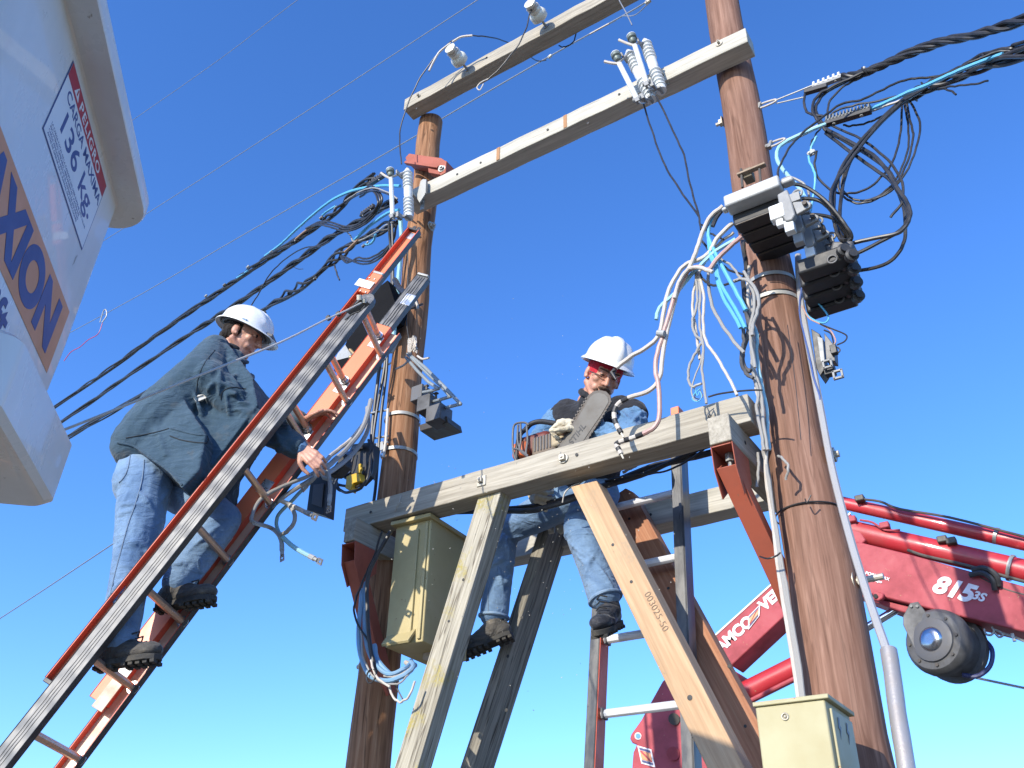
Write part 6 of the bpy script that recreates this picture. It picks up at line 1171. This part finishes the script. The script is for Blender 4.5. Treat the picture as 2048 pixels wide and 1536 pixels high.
def helmet(parent, c, F, U, s, ridge=1):
    F = V(F).normalized(); U = (V(U) - F * V(U).dot(F)).normalized(); R = F.cross(U); seg = 48; vs = []; rows = []
    def q(f, r, u): return c + (F * f + R * r + U * u) * s
    prof = [(i / 11) for i in range(12)]
    for i, tt in enumerate(prof):
        th = math.radians(4 + 86 * tt); row = []
        for k in range(seg):
            a = 2 * math.pi * k / seg; lat = math.sin(th) * math.sin(a); fw = math.sin(th) * math.cos(a)
            g = 0.0
            if abs(lat) < .16: g = .007
            elif abs(lat) < .24: g = -.003
            elif .45 < abs(lat) < .62 and th < 1.35: g = .004
            row.append(q(fw * (.140 + g), lat * (.112 + g), math.cos(th) * (.112 + g) + .0))
        rows.append(row)
    for e, d, fwx in ((.004, -.016, .004), (.014, -.022, .022), (.020, -.030, .044), (.019, -.034, .046)):
        row = []
        for k in range(seg):
            a = 2 * math.pi * k / seg; fr = max(0, math.cos(a)) ** 2
            row.append(q(math.cos(a) * (.140 + e) + fwx * fr, math.sin(a) * (.112 + e), d - .006 * fr))
        rows.append(row)
    vs = [v for r_ in rows for v in r_]; fs = [tuple(range(seg))]
    for i in range(len(rows) - 1):
        for k in range(seg): fs.append((i * seg + k, (i + 1) * seg + k, (i + 1) * seg + (k + 1) % seg, i * seg + (k + 1) % seg))
    o = MB().add(vs, fs).build('helmet', M['helmet'], parent, frame=(c, F, -R, U), smooth=50)
    so_ = o.modifiers.new('solid', 'SOLIDIFY'); so_.thickness = .004; so_.offset = -1; sb_ = o.modifiers.new('sub', 'SUBSURF'); sb_.levels = 1; sb_.render_levels = 1
    MB().tube([q(.118 * math.cos(a) - .004, .100 * math.sin(a), -.02) for a in [2 * math.pi * i / 24 for i in range(25)]], .008 * s, 6).build('headband', M['dkgrey'], o)
    return o, q
def hand(mb, W, Fd, Bk, s, curl=(30, 35, 25), thumb=1, spread=.12, tcurl=.5):
    """W wrist, Fd finger direction, Bk back-of-hand normal, thumb=+1 on the Fd x Bk side"""
    Fd = V(Fd).normalized(); Bk = (V(Bk) - Fd * V(Bk).dot(Fd)).normalized(); L = Fd.cross(Bk) * thumb
    kn = []
    for j, (lat, ln) in enumerate(((.030, .088), (.010, .092), (-.010, .088), (-.029, .080))):
        k = W + (Fd * ln + L * lat) * s; kn.append(k); mb.cap(W + L * lat * .55 * s, k, .0155 * s, .0125 * s, 8)
    lens = ((.042, .026, .020), (.047, .030, .021), (.043, .027, .020), (.033, .021, .018))
    for j, k in enumerate(kn):
        a = 0; p = k; lat = (1.5 - j) * spread
        for q_, ln in enumerate(lens[j]):
            a += math.radians(curl[q_] * (1 + .08 * j)); d = (Fd * math.cos(a) - Bk * math.sin(a) + L * lat * .5).normalized(); e = p + d * ln * s
            mb.cap(p, e, (.0098 - .0009 * q_) * s, (.0092 - .0009 * q_) * s, 8); p = e
    t0 = W + (Fd * .022 + L * .026) * s; t1 = t0 + (Fd * .030 + L * .028 - Bk * .012 * tcurl) * s; t2 = t1 + (Fd * .030 + L * .008 - Bk * .022 * tcurl) * s; t3 = t2 + (Fd * .024 - L * .002 - Bk * .016 * tcurl) * s
    mb.cap(t0, t1, .0165 * s, .0125 * s, 8); mb.cap(t1, t2, .0120 * s, .0105 * s, 8); mb.cap(t2, t3, .0103 * s, .0088 * s, 8)
def boot(parent, ankle, toe, down, s, mat, name='boot', laces=True, knee=None):
    """ankle joint, toe point, direction of the sole"""
    Fd = (V(toe) - V(ankle)); D = V(down).normalized(); Fd = (Fd - D * Fd.dot(D)).normalized(); R = Fd.cross(D); A = V(ankle)
    def p(f, r, d): return A + (Fd * f + R * r + D * d) * s
    sh_ = (V(knee) - A).normalized() * .10 * s if knee is not None else -D * .10 * s
    mb = MB(); mb.cap(A + sh_, p(-.005, 0, .02), .054 * s, .052 * s, 14); ell(mb, p(-.02, 0, .04), (.060 * s, .042 * s, .050 * s), (Fd, R, D))
    mb.cap(p(.01, 0, .02), p(.09, 0, .045), .046 * s, .036 * s, 14); ell(mb, p(.125, 0, .048), (.062 * s, .048 * s, .034 * s), (Fd, R, D)); ell(mb, p(.06, 0, .055), (.09 * s, .044 * s, .03 * s), (Fd, R, D))
    o = organic(name, mb, mat, parent, .005, 3, .004, .05, loc=A)
    # lugged sole
    out = [(-.078, 0), (-.070, .028), (-.04, .038), (0, .034), (.04, .034), (.09, .046), (.13, .048), (.165, .036), (.185, .012), (.188, -.008), (.172, -.032), (.135, -.046), (.09, -.044), (.04, -.032), (0, -.032), (-.04, -.037), (-.070, -.028)]
    m2 = MB().prism([p(f, r, .072) for f, r in out], D * .022 * s)
    for i in range(9):
        f = -.065 + .029 * i
        if i == 3: continue
        w_ = .040 if f > .05 else .034
        for k in (-1, 1): m2.box(p(f, k * w_ * .52, .100), Fd, R, D, .018 * s, w_ * .82 * s, .014 * s)
    m2.build('sole', M['sole'], o, frame=(A, Fd, R, D), bevel=.002)
    if laces:
        m3 = MB()
        for i in range(5): f = .015 + .017 * i; d_ = -.055 + .018 * i + (.004 * i); m3.tube([p(f + .035, -.025, d_ + .015), p(f + .052, 0, d_), p(f + .035, .025, d_ + .012)], .0032 * s, 6)
        m3.build('laces', M['ink'], o)
    return o
def folds(mb, pts, rs, n, seed, size=.011, side=None):
    '''raised creases lying on a limb, diagonal arcs facing outwards'''
    r4 = random.Random(seed); tot = len(pts) - 1
    for i in range(n):
        u = r4.uniform(.08, .95) * tot; k = min(int(u), tot - 1); f = u - k; a, b = V(pts[k]), V(pts[k + 1]); d = (b - a).normalized(); L = (b - a).length
        tc_ = (CAM - a).normalized(); e1 = (tc_ - d * tc_.dot(d)).normalized(); e2 = d.cross(e1); ph = r4.uniform(-1.3, 1.3); span = r4.uniform(.5, 1.1); sl = r4.uniform(-.10, .10); P_ = []
        for q in range(7):
            tt = q / 6 - .5; aa = ph + span * tt; ff = f + sl * tt * 2 / max(L, .1); rr = rs[k] + (rs[k + 1] - rs[k]) * min(1, max(0, ff)); P_.append(a + d * L * ff + (e1 * math.cos(aa) + e2 * math.sin(aa)) * rr * .985)
        mb.tube(P_, [size * w_ for w_ in (.35, .7, .95, 1, .95, .7, .35)], 8)
def surf(ob, px, py, off=.001):
    Wi = ob.matrix_basis.inverted() if ob.parent is None else wm(ob).inverted(); d = ray(px, py).normalized(); o_ = Wi @ CAM; d2 = (Wi.to_3x3() @ d).normalized()
    hit, loc_, nr, _ = ob.ray_cast(o_, d2)
    return (wm(ob) @ loc_ + (wm(ob).to_3x3() @ nr).normalized() * off) if hit else None
def seam(ob, name, pxs, r, mat, n=5):
    P = spline([V((a, b, 0)) for a, b in pxs], n); Q = [surf(ob, p.x, p.y) for p in P]; Q = [q for q in Q if q is not None]
    Q = [q for i, q in enumerate(Q) if i == 0 or (q - Q[i - 1]).length < .12]
    if len(Q) > 2: MB().tube(Q, r, 6).build(name, mat, ob)
# ------------------------------------------------------------ the man on the ladder
def L1(px, py, g): return lpx(px, py, g)
s1_ = 1.12
Hc = L1(484, 672, .17); Fh = V((.78, .56, -.36)).normalized(); Uh = V((.28, .10, .95))
Nk = L1(452, 714, .18); Ch = L1(425, 790, .18); Pv = L1(305, 915, .18)
shN, shF = L1(420, 757, .00), L1(462, 757, .37); elN, wrN = L1(496, 842, .13), L1(603, 898, .17); elF, wrF = L1(535, 838, .38), L1(606, 842, .30)
hpN, hpF = L1(290, 968, .09), L1(320, 955, .27); knN, anN = L1(268, 1115, .10), L1(236, 1285, .13); knF, anF = L1(446, 1040, .27), L1(352, 1172, .26)
toN, toF = L1(292, 1330, .15), L1(405, 1205, .27)
mb = MB(); hp, hA = head(mb, Hc, Fh, Uh, s1_)
up1 = (Nk - Pv).normalized(); F1_ = V((.94, .34, 0)); 
mb.cap(Nk, Ch, .07, .11); mb.cap(Ch, Pv, .11, .11)
chain(mb, [shN, elN, wrN], [.05, .040, .030]); chain(mb, [shF, elF, wrF], [.05, .040, .030]); mb.cap(shN, shF, .06, .06)
chain(mb, [hpN, knN, anN], [.08, .058, .042]); chain(mb, [hpF, knF, anF], [.08, .058, .042])
hand(mb, wrN, L1(652, 936, .17) - wrN, V((-.3, -.75, .6)), s1_ * .98, (12, 40, 35), 1, .10, .8)
hand(mb, wrF, L1(646, 822, .31) - wrF, nL * .8 - gL * .5, s1_ * .95, (14, 28, 22), 1, .05, .1)
man1 = organic('person', mb, M['skin'], None, .0045, 3, loc=Pv)
tag(man1, 'man in dark jacket and white helmet climbing the orange ladder', 'person', None)
# jacket
mb = MB(); b1 = Ch + nL * .03; w1 = V(gL)
for k in (-1, 1):
    chain(mb, [Nk + w1 * .10 * k - up1 * .03, Ch + w1 * .115 * k + nL * .01, (Ch + Pv) / 2 + w1 * .115 * k + nL * .02, Pv + w1 * .11 * k + nL * .0], [.085, .155, .165, .155], 16)
mb.cap(Nk + up1 * .015, Nk - up1 * .05, .072, .10)
bl = L1(400, 945, .18); mb.cap((Ch + Pv) / 2 - nL * .05, bl, .17, .12, 16); mb.cap(Pv - up1 * .02, bl, .16, .11, 16)
chain(mb, [shN + w1 * .01, elN, wrN - (wrN - elN) * .12], [.098, .080, .062], 16); chain(mb, [shF, elF, wrF - (wrF - elF) * .12], [.10, .080, .060], 16)
mb.cap(shN, Ch + w1 * .06, .10, .14); mb.cap(shF, Ch + w1 * .12, .10, .14)
mb.cap(Nk - nL * .05 - up1 * .02, Ch - nL * .07, .085, .13); mb.cap(Ch - nL * .07, L1(420, 880, .18), .13, .15)
def slab1(pts, g0, g1): mb.prism([L1(a, b, g0) for a, b in pts], gL * (g1 - g0))
slab1([(425, 690), (397, 706), (358, 750), (322, 782), (290, 824), (252, 870), (236, 884), (268, 893), (303, 917), (339, 943), (366, 976), (410, 950), (455, 890), (515, 810), (506, 755), (480, 720)], .05, .30)
slab1([(300, 820), (256, 868), (234, 885), (268, 894), (303, 918), (339, 944), (364, 976), (398, 940), (412, 870), (370, 800)], -.045, .38)
folds(mb, [shN, elN, wrN], [.098, .084, .062], 15, 4, .013)
folds(mb, [Nk, Ch, Pv], [.13, .24, .26], 10, 9, .016)
for pts_ in ([(350, 800), (380, 806), (410, 800), (432, 795)], [(318, 860), (345, 900), (365, 950)], [(425, 770), (445, 800), (470, 818), (500, 828)]):
    mb.tube(spline([L1(a, b, .13 if a < 440 else .16) - gL * .17 for a, b in pts_], 4), .014, 8)
jk = organic('jacket', mb, M['jacket'], man1, .007, 4, .014, .14)
bpy.context.view_layer.update()
DS = paint('dark_seam', (.012, .018, .024), .9, bstr=0)
seam(jk, 'waist_seam', [(252, 876), (275, 872), (300, 867), (322, 862), (338, 857)], .0028, DS); seam(jk, 'hem', [(236, 886), (268, 893), (303, 917), (339, 943), (370, 977)], .0055, M['jacket'])
seam(jk, 'sleeve_seam', [(442, 800), (444, 785), (462, 775), (492, 778)], .0028, DS); seam(jk, 'armhole_seam', [(430, 700), (410, 725), (398, 752), (392, 785)], .0018, DS)
seam(jk, 'pocket_flap', [(342, 857), (365, 863), (392, 869), (414, 871)], .0050, M['jacket']); seam(jk, 'pocket_flap_edge', [(340, 872), (362, 880), (392, 885), (413, 886)], .0030, DS); seam(jk, 'pocket_side', [(414, 871), (416, 880), (413, 887)], .0030, DS)
TW = paint('torn_lining', (.62, .60, .55), .9, dirt=.4)
Q = [surf(jk, a, b, .002) for a, b in ((388, 797), (396, 791), (408, 789), (414, 795), (405, 803), (393, 804))]
if all(q is not None for q in Q): MB().prism(Q, gL * -.004).build('torn_patch', TW, jk)
mb = MB(); cpos = Nk + up1 * .03
mb.tube([cpos + (hA[1] * math.cos(a) * .075 + hA[0] * math.sin(a) * .068) * 1.05 + up1 * (.012 + .018 * math.cos(a)) for a in [2 * math.pi * i / 20 for i in range(21)]], .017, 8); organic('collar', mb, M['vest'], jk, .005, 3, .006, .04)
# pocket flap and torn elbow
n_out = -gL; pk = L1(375, 868, -.14)
mb = MB(); pr_ = [L1(343, 858, -.0), L1(415, 872, -.0), L1(413, 888, -.0), L1(338, 876, -.0)]
# jeans
mb = MB(); chain(mb, [hpN, (hpN + knN) / 2, knN, (knN + anN) / 2, anN - (anN - knN) * .04], [.130, .115, .096, .088, .080], 16); chain(mb, [hpF, (hpF + knF) / 2, knF, (knF + anF) / 2, anF - (anF - knF) * .06], [.13, .112, .092, .084, .078], 16)
mb.cap(hpN + nL * .04, hpF + nL * .04, .13, .13, 16); mb.cap(Pv + nL * .02, hpN + nL * .03, .14, .14)
folds(mb, [hpN, knN, anN], [.128, .098, .084], 16, 21, .012); folds(mb, [hpF, knF, anF], [.12, .092, .08], 12, 22, .012)
jn = organic('jeans', mb, M['denim'], man1, .007, 4, .010, .13)
bpy.context.view_layer.update(); LSM = paint('denim_seam', (.16, .22, .30), .9, bstr=0)
seam(jn, 'side_seam', [(288, 920), (284, 960), (270, 1010), (256, 1050), (240, 1110), (226, 1165), (214, 1230)], .0028, LSM); seam(jn, 'pocket_seam', [(262, 905), (255, 940), (245, 958), (238, 965)], .0026, LSM)
for k_n, a_n, t_o in ((knN, anN, toN), (knF, anF, toF)): boot(man1, a_n, t_o, (.10, .05, -1), 1.13, M['boot'], knee=k_n)
# side seam and hem of the near leg
dn = (CAM - knN).normalized()
# hair, ears, eyebrow, eyes
mb = MB(); ell(mb, hp(-.022, 0, .018), (.083 * s1_, .092 * s1_, .098 * s1_), hA); mb.cap(hp(-.06, -.03, -.045), hp(-.06, .03, -.045), .035 * s1_, .035 * s1_)
organic('hair', mb, M['hair'], man1, .004, 2, .003, .02)
for k in (-1, 1):
    MB().ball(hp(.083, .031 * k, .012), .0098 * s1_).build('eye', M['eyew'], man1); organic('eyebrow', MB().cap(hp(.098, .014 * k, .037), hp(.082, .048 * k, .038), .0045, .0035), M['hair'], man1, .0025, 1)
hl, hq = helmet(man1, hp(-.004, 0, .052), Fh + Uh * -.0, Uh, s1_ * .97)
MB().box(hq(.150, 0, -.012), Fh, hA[0], (Uh - Fh * Uh.dot(Fh)).normalized(), .05, .10, .02).build('visor_clip', M['dkgrey'], hl, bevel=.004)
for k in (-1, 1): MB().box(hq(.03, .118 * k, -.018), Fh, hA[0], hA[2], .03, .008, .022).build('strap_clip', paint('blue_grey_clip', (.12, .2, .3), .5), hl, bevel=.002)
# wrist watch / cuff of blue shirt
d_ = (wrN - elN).normalized(); organic('shirt_cuff', MB().cap(wrN - d_ * .035, wrN - d_ * .012, .047, .044), M['denimsh'], man1, .004, 2, .004, .03)

# ------------------------------------------------------------ the man with the chainsaw
s2_ = 1.20
H2 = at(1207, 752, 3.95); tc = (CAM - H2).normalized(); F2_ = (tc * .90 + CR * .20 + CD * .16).normalized(); U2 = (-CD * .93 + CR * .36 + CF * .0)
shR, shL = at(1118, 838, 4.05), at(1262, 832, 4.02); N2 = at(1186, 806, 4.05); Pv2 = at(1178, 985, 4.20); C2 = at(1190, 880, 4.12)
elR, wrR = at(1062, 905, 4.02), at(1062, 975, 3.92); elL, wrL = at(1258, 878, 3.90), at(1160, 862, 3.87)
hR, hL = at(1150, 990, 4.20), at(1195, 990, 4.18); kR, aR = at(1008, 1062, 4.22), at(988, 1232, 4.22); kL, aL = at(1160, 1052, 3.98), at(1210, 1195, 3.99)
tR, tL = at(948, 1302, 4.08), at(1200, 1282, 3.86)
mb = MB(); hp2, hA2 = head(mb, H2, F2_, U2, s2_)
mb.cap(N2, C2, .07, .12); mb.cap(C2, Pv2, .12, .12); mb.cap(shR, shL, .065, .065)
chain(mb, [shR, elR, wrR], [.055, .043, .033]); chain(mb, [shL, elL, wrL], [.055, .043, .033]); chain(mb, [hR, kR, aR], [.085, .06, .045]); chain(mb, [hL, kL, aL], [.085, .06, .045])
hand(mb, wrL, at(1122, 846, 3.80) - wrL, Z1 * .8 + V((.1, -.5, 0)), .95, (65, 75, 45), -1, .04, .8)
hand(mb, wrR, at(1078, 990, 3.84) - wrR, V((-.3, -.8, -.3)), 1.2, (40, 60, 40), 1, .08, .8)
man2 = organic('person', mb, M['skin'], None, .0045, 3, loc=Pv2); tag(man2, 'seated man in black vest, red cap and white helmet holding a chainsaw', 'person')
mb = MB()
for k in (0, 1):
    sh = shL if k else shR; chain(mb, [sh * .75 + N2 * .25, C2 * .6 + sh * .4 - V((0, .0, .03)), Pv2 * .72 + (hL if k else hR) * .28 + Z1 * .05], [.098, .135, .140], 16)
mb.cap(shR * .9 + N2 * .1, shL * .9 + N2 * .1, .085, .085, 16); mb.cap(N2 + (H2 - N2) * .10, N2 - Z1 * .04, .082, .11)
mb.cap(C2, Pv2 + Z1 * .02, .15, .15, 16); mb.cap(shL, shL + (elL - shL) * .15, .098, .085)
vs_ = organic('vest', mb, M['vest'], man2, .0075, 5, .018, .10)
mb = MB(); mb.tube([N2 + (H2 - N2) * .26 + (F2_ * math.cos(a) * .085 + hA2[0] * math.sin(a) * .092) - Z1 * .01 for a in [2 * math.pi * i / 20 for i in range(21)]], .019, 8); organic('collar', mb, M['vest'], vs_, .005, 3, .008, .05)
mb = MB(); chain(mb, [shR, elR, wrR - (wrR - elR) * .1], [.085, .074, .056], 16); organic('sleeve', mb, M['denimsh'], man2, .007, 4, .022, .07)
mb = MB(); chain(mb, [shL - Z1 * .02, elL, wrL - (wrL - elL) * .22], [.090, .082, .058], 16); folds(mb, [shL, elL, wrL], [.09, .084, .06], 14, 31, .012); organic('sleeve', mb, M['denimsh'], man2, .006, 3, .014, .09)
mb = MB(); chain(mb, [hR, (hR + kR) / 2, kR, (kR + aR) / 2, aR - (aR - kR) * .02], [.125, .108, .090, .084, .084], 16); chain(mb, [hL, (hL + kL) / 2, kL, (kL + aL) / 2, aL - (aL - kL) * .04], [.125, .112, .094, .088, .086], 16); mb.cap(hR, hL, .13, .13)
folds(mb, [hR, kR, aR], [.115, .094, .084], 18, 41, .012); folds(mb, [hL, kL, aL], [.115, .096, .088], 14, 42, .012); jn2 = organic('jeans', mb, M['denim'], man2, .007, 4, .008, .12); bpy.context.view_layer.update(); seam(jn2, 'side_seam', [(982, 1110), (978, 1150), (976, 1190), (977, 1228)], .0028, LSM)
for a_n, k_n, mt_ in ((aR, kR, 'denim'), (aL, kL, 'denim')):
    d_ = (a_n - k_n).normalized(); u = d_.orthogonal().normalized(); v = d_.cross(u); e = a_n - (a_n - k_n) * .03 + d_ * .02
    MB().tube([e + (u * math.cos(q) + v * math.sin(q)) * .083 for q in [2 * math.pi * i / 20 for i in range(21)]], .010, 8).build('trouser_hem', M['denimhem'] if 'denimhem' in M else M['denim'], man2)
boot(man2, aR + (aR - kR).normalized() * .05, aR + V((-.95, -.30, -.40)) * .2, (.36, 0, -1), 1.22, M['boot'], knee=kR, laces=False); boot(man2, aL + (aL - kL).normalized() * .05, tL, (-.02, .42, -.90), 1.17, M['bootb'], knee=kL)
# gloves: slightly larger hands over the body's hands
mb = MB(); hd_ = (at(1122, 846, 3.80) - wrL).normalized(); mb.ball(wrL + hd_ * .10 - Z1 * .012, .042); mb.ball(wrL + hd_ * .12 - Z1 * .04, .034); hand(mb, wrL, hd_, Z1 * .8 + V((.1, -.5, 0)), 1.36, (62, 72, 40), -1, .07, .8); mb.cap(wrL + (elL - wrL) * .12, wrL, .046, .042); mb.cap(wrL, wrL + (at(1122, 846, 3.80) - wrL).normalized() * .07, .045, .045)
organic('glove', mb, M['glove'], man2, .0045, 3, .004, .03)
mb = MB(); hand(mb, wrR, at(1078, 990, 3.84) - wrR, V((-.3, -.8, -.3)), 1.42, (40, 60, 40), 1, .08, .8); mb.cap(wrR + (elR - wrR) * .12, wrR, .046, .042); organic('glove', mb, M['glove'], man2, .0045, 3, .004, .03)
# cap, helmet, beard, brows, eyes
mb = MB(); ell(mb, hp2(-.012, 0, .035), (.086 * s2_, .104 * s2_, .096 * s2_), hA2)
for k in (-1, 1): mb.cap(hp2(-.02, .077 * k, .03), hp2(-.01, .079 * k, .012), .014, .010)
organic('knit_cap', mb, M['knit'], man2, .004, 2, .003, .02)
hl2, hq2 = helmet(man2, hp2(-.006, 0, .080), F2_ + U2 * .16, U2, s2_ * 1.0)
for k in (-1, 1):
    MB().ball(hp2(.0845, .031 * k, .011), (.0115 * s2_, .008 * s2_, .0055 * s2_), hA2).build('eye', M['eyew'], man2)
    organic('eyebrow', MB().cap(hp2(.099, .013 * k, .034), hp2(.083, .050 * k, .036), .0060, .0045), M['beard'], man2, .0025, 1)
mb = MB(); mb.cap(hp2(.103, -.026, -.049), hp2(.108, 0, -.042), .008, .010); mb.cap(hp2(.108, 0, -.042), hp2(.103, .026, -.049), .010, .008); organic('moustache', mb, M['beard'], man2, .003, 1, .003, .01)
mb = MB(); mb.ball(hp2(.078, 0, -.102), .024); mb.cap(hp2(.088, -.030, -.060), hp2(.080, -.022, -.095), .007, .010); mb.cap(hp2(.088, .030, -.060), hp2(.080, .022, -.095), .007, .010); organic('beard', mb, M['beard'], man2, .003, 1, .003, .01)
MB().tube(spline([hp2(.095, .03, .0), hp2(.088, .055, .004), hp2(.04, .085, .0)], 4), .003, 6).build('glasses_arm', M['ink'], man2)
# chest emblem
MB().prism([at(1197, 842, 3.86), at(1206, 838, 3.86), at(1208, 843, 3.86), at(1199, 847, 3.86)], (0, .004, 0)).build('chest_mark', M['w_let'], vs_)

# ================================================================== chainsaw
YS = 3.80
cs = thing('chainsaw', 'dusty chainsaw with raised guide bar held above the front platform beam', 'chainsaw', at(1100, 890, 3.9))
out = [(1114, 905), (1117, 890), (1147, 840), (1176, 791), (1186, 783), (1199, 780), (1212, 783), (1221, 792), (1222, 804), (1207, 832), (1182, 868), (1160, 905)]
P = [at(a, b, YS) for a, b in out]; MB().prism(P, (0, .008, 0)).build('chain', M['chain'] if 'chain' in M else M['dkmetal'], cs)
inn = [(1121, 903), (1122, 892), (1151, 843), (1180, 794), (1189, 787), (1199, 785), (1209, 788), (1216, 795), (1217, 804), (1202, 830), (1177, 866), (1152, 903)]
gbm = paint('guide_bar_steel', (.10, .092, .078), .5, .1, dirt=.6, dirtcol=(.11, .09, .07), scale=14)
bar = MB().prism([at(a, b, YS - .003) for a, b in inn], (0, .014, 0)).build('guide_bar', gbm, cs, bevel=.001)
for i in range(15):
    a = Vp = P[1] + (P[3] - P[1]) * (i / 15); b = P[9] + (P[11] - P[9]) * (1 - i / 15) if False else P[8] + (P[11] - P[8]) * (i / 15)
    for q in (a, b): MB().box(q + V((0, .002, 0)), (P[3] - P[1]).normalized(), Y1, (P[3] - P[1]).normalized().cross(Y1), .010, .013, .010).build('cutter', M['dkmetal'], bar)
xd = at(1172, 848, YS) - at(1142, 888, YS); ud = V((-xd.z, 0, xd.x)); ud = -ud if ud.dot(at(1140, 860, YS) - at(1160, 880, YS)) < 0 else ud
text('bar_lettering', 'STIHL', M['ink'], at(1143, 891, YS - .0045), xd, ud, .052, bar, depth=.001, bold=.0012, sx=1.0, shear=.2)
mb = MB(); b0 = at(1091, 893, 3.84); mb.box(b0, X1, Y1, Z1, .155, .06, .13); mb.build('sprocket_cover', paint('dusty_grey_cover', (.15, .115, .09), .8, dirt=.6, dirtcol=(.3, .24, .17), scale=14), cs, bevel=.02)
for i in range(6): MB().box(b0 + V((-.05 + .02 * i, -.032, .01)), X1, Y1, Z1, .007, .008, .09).build('cooling_fin', M['dkgrey'], cs, bevel=.002)
MB().box(at(1118, 880, 3.83), X1, Y1, Z1, .085, .05, .085).build('dusty_cover', paint('sawdust_cover', (.46, .38, .26), .9, dirt=.5), cs, bevel=.015)
MB().box(at(1076, 895, 3.93), X1, Y1, Z1, .22, .14, .13).build('engine_body', paint('orange_red_plastic', (.14, .03, .02), .45, dirt=.5), cs, bevel=.03)
MB().box(at(1046, 905, 3.88), X1, Y1, Z1, .10, .10, .10).build('tank_body', paint('orange_plastic', (.62, .13, .03), .45, dirt=.4), cs, bevel=.02)
MB().tube(spline([at(1052, 858, 3.86), at(1062, 848, 3.85), at(1080, 843, 3.85), at(1105, 846, 3.84), at(1128, 849, 3.83), at(1145, 856, 3.86), at(1150, 880, 3.90)], 6), .0155, 12).build('front_handle', M['blk'], cs)
MB().tube(spline([at(1052, 858, 3.86), at(1040, 870, 3.84), at(1035, 895, 3.84), at(1033, 925, 3.84)], 6), .0145, 12).build('side_handle', M['blk'], cs)
mb = MB()
for pts in ([(1033, 925), (1026, 900), (1026, 862), (1031, 848), (1048, 845), (1058, 850)], [(1041, 848), (1042, 880), (1040, 900), (1054, 912)], [(1053, 850), (1055, 880), (1052, 905), (1056, 915)], [(1026, 897), (1040, 900), (1056, 912)], [(1036, 850), (1035, 880), (1040, 900)]): mb.tube(spline([at(a, b, 3.78) for a, b in pts], 4), .0065, 8)
mb.build('hand_guard', M['dkgrey'], cs)

# ================================================================== sawdust in the air
r3 = random.Random(11); mb = MB()
for i in range(260):
    px = r3.gauss(1050, 150); py = r3.gauss(1000, 170); Y = r3.uniform(3.2, 4.0)
    if not (700 < px < 1400 and 560 < py < 1500): continue
    if py < 900 and r3.random() < .6: continue
    c = at(px, py, Y); s = r3.uniform(.0012, .0034); u = V((r3.gauss(0, 1), r3.gauss(0, 1), r3.gauss(0, 1))).normalized(); v = u.orthogonal().normalized(); mb.box(c, u, v, u.cross(v), s * 2, s, s * .5)
tag(mb.build('sawdust', M['beige'], smooth=0), kind='stuff', label='pale sawdust flying in the air around the chainsaw')
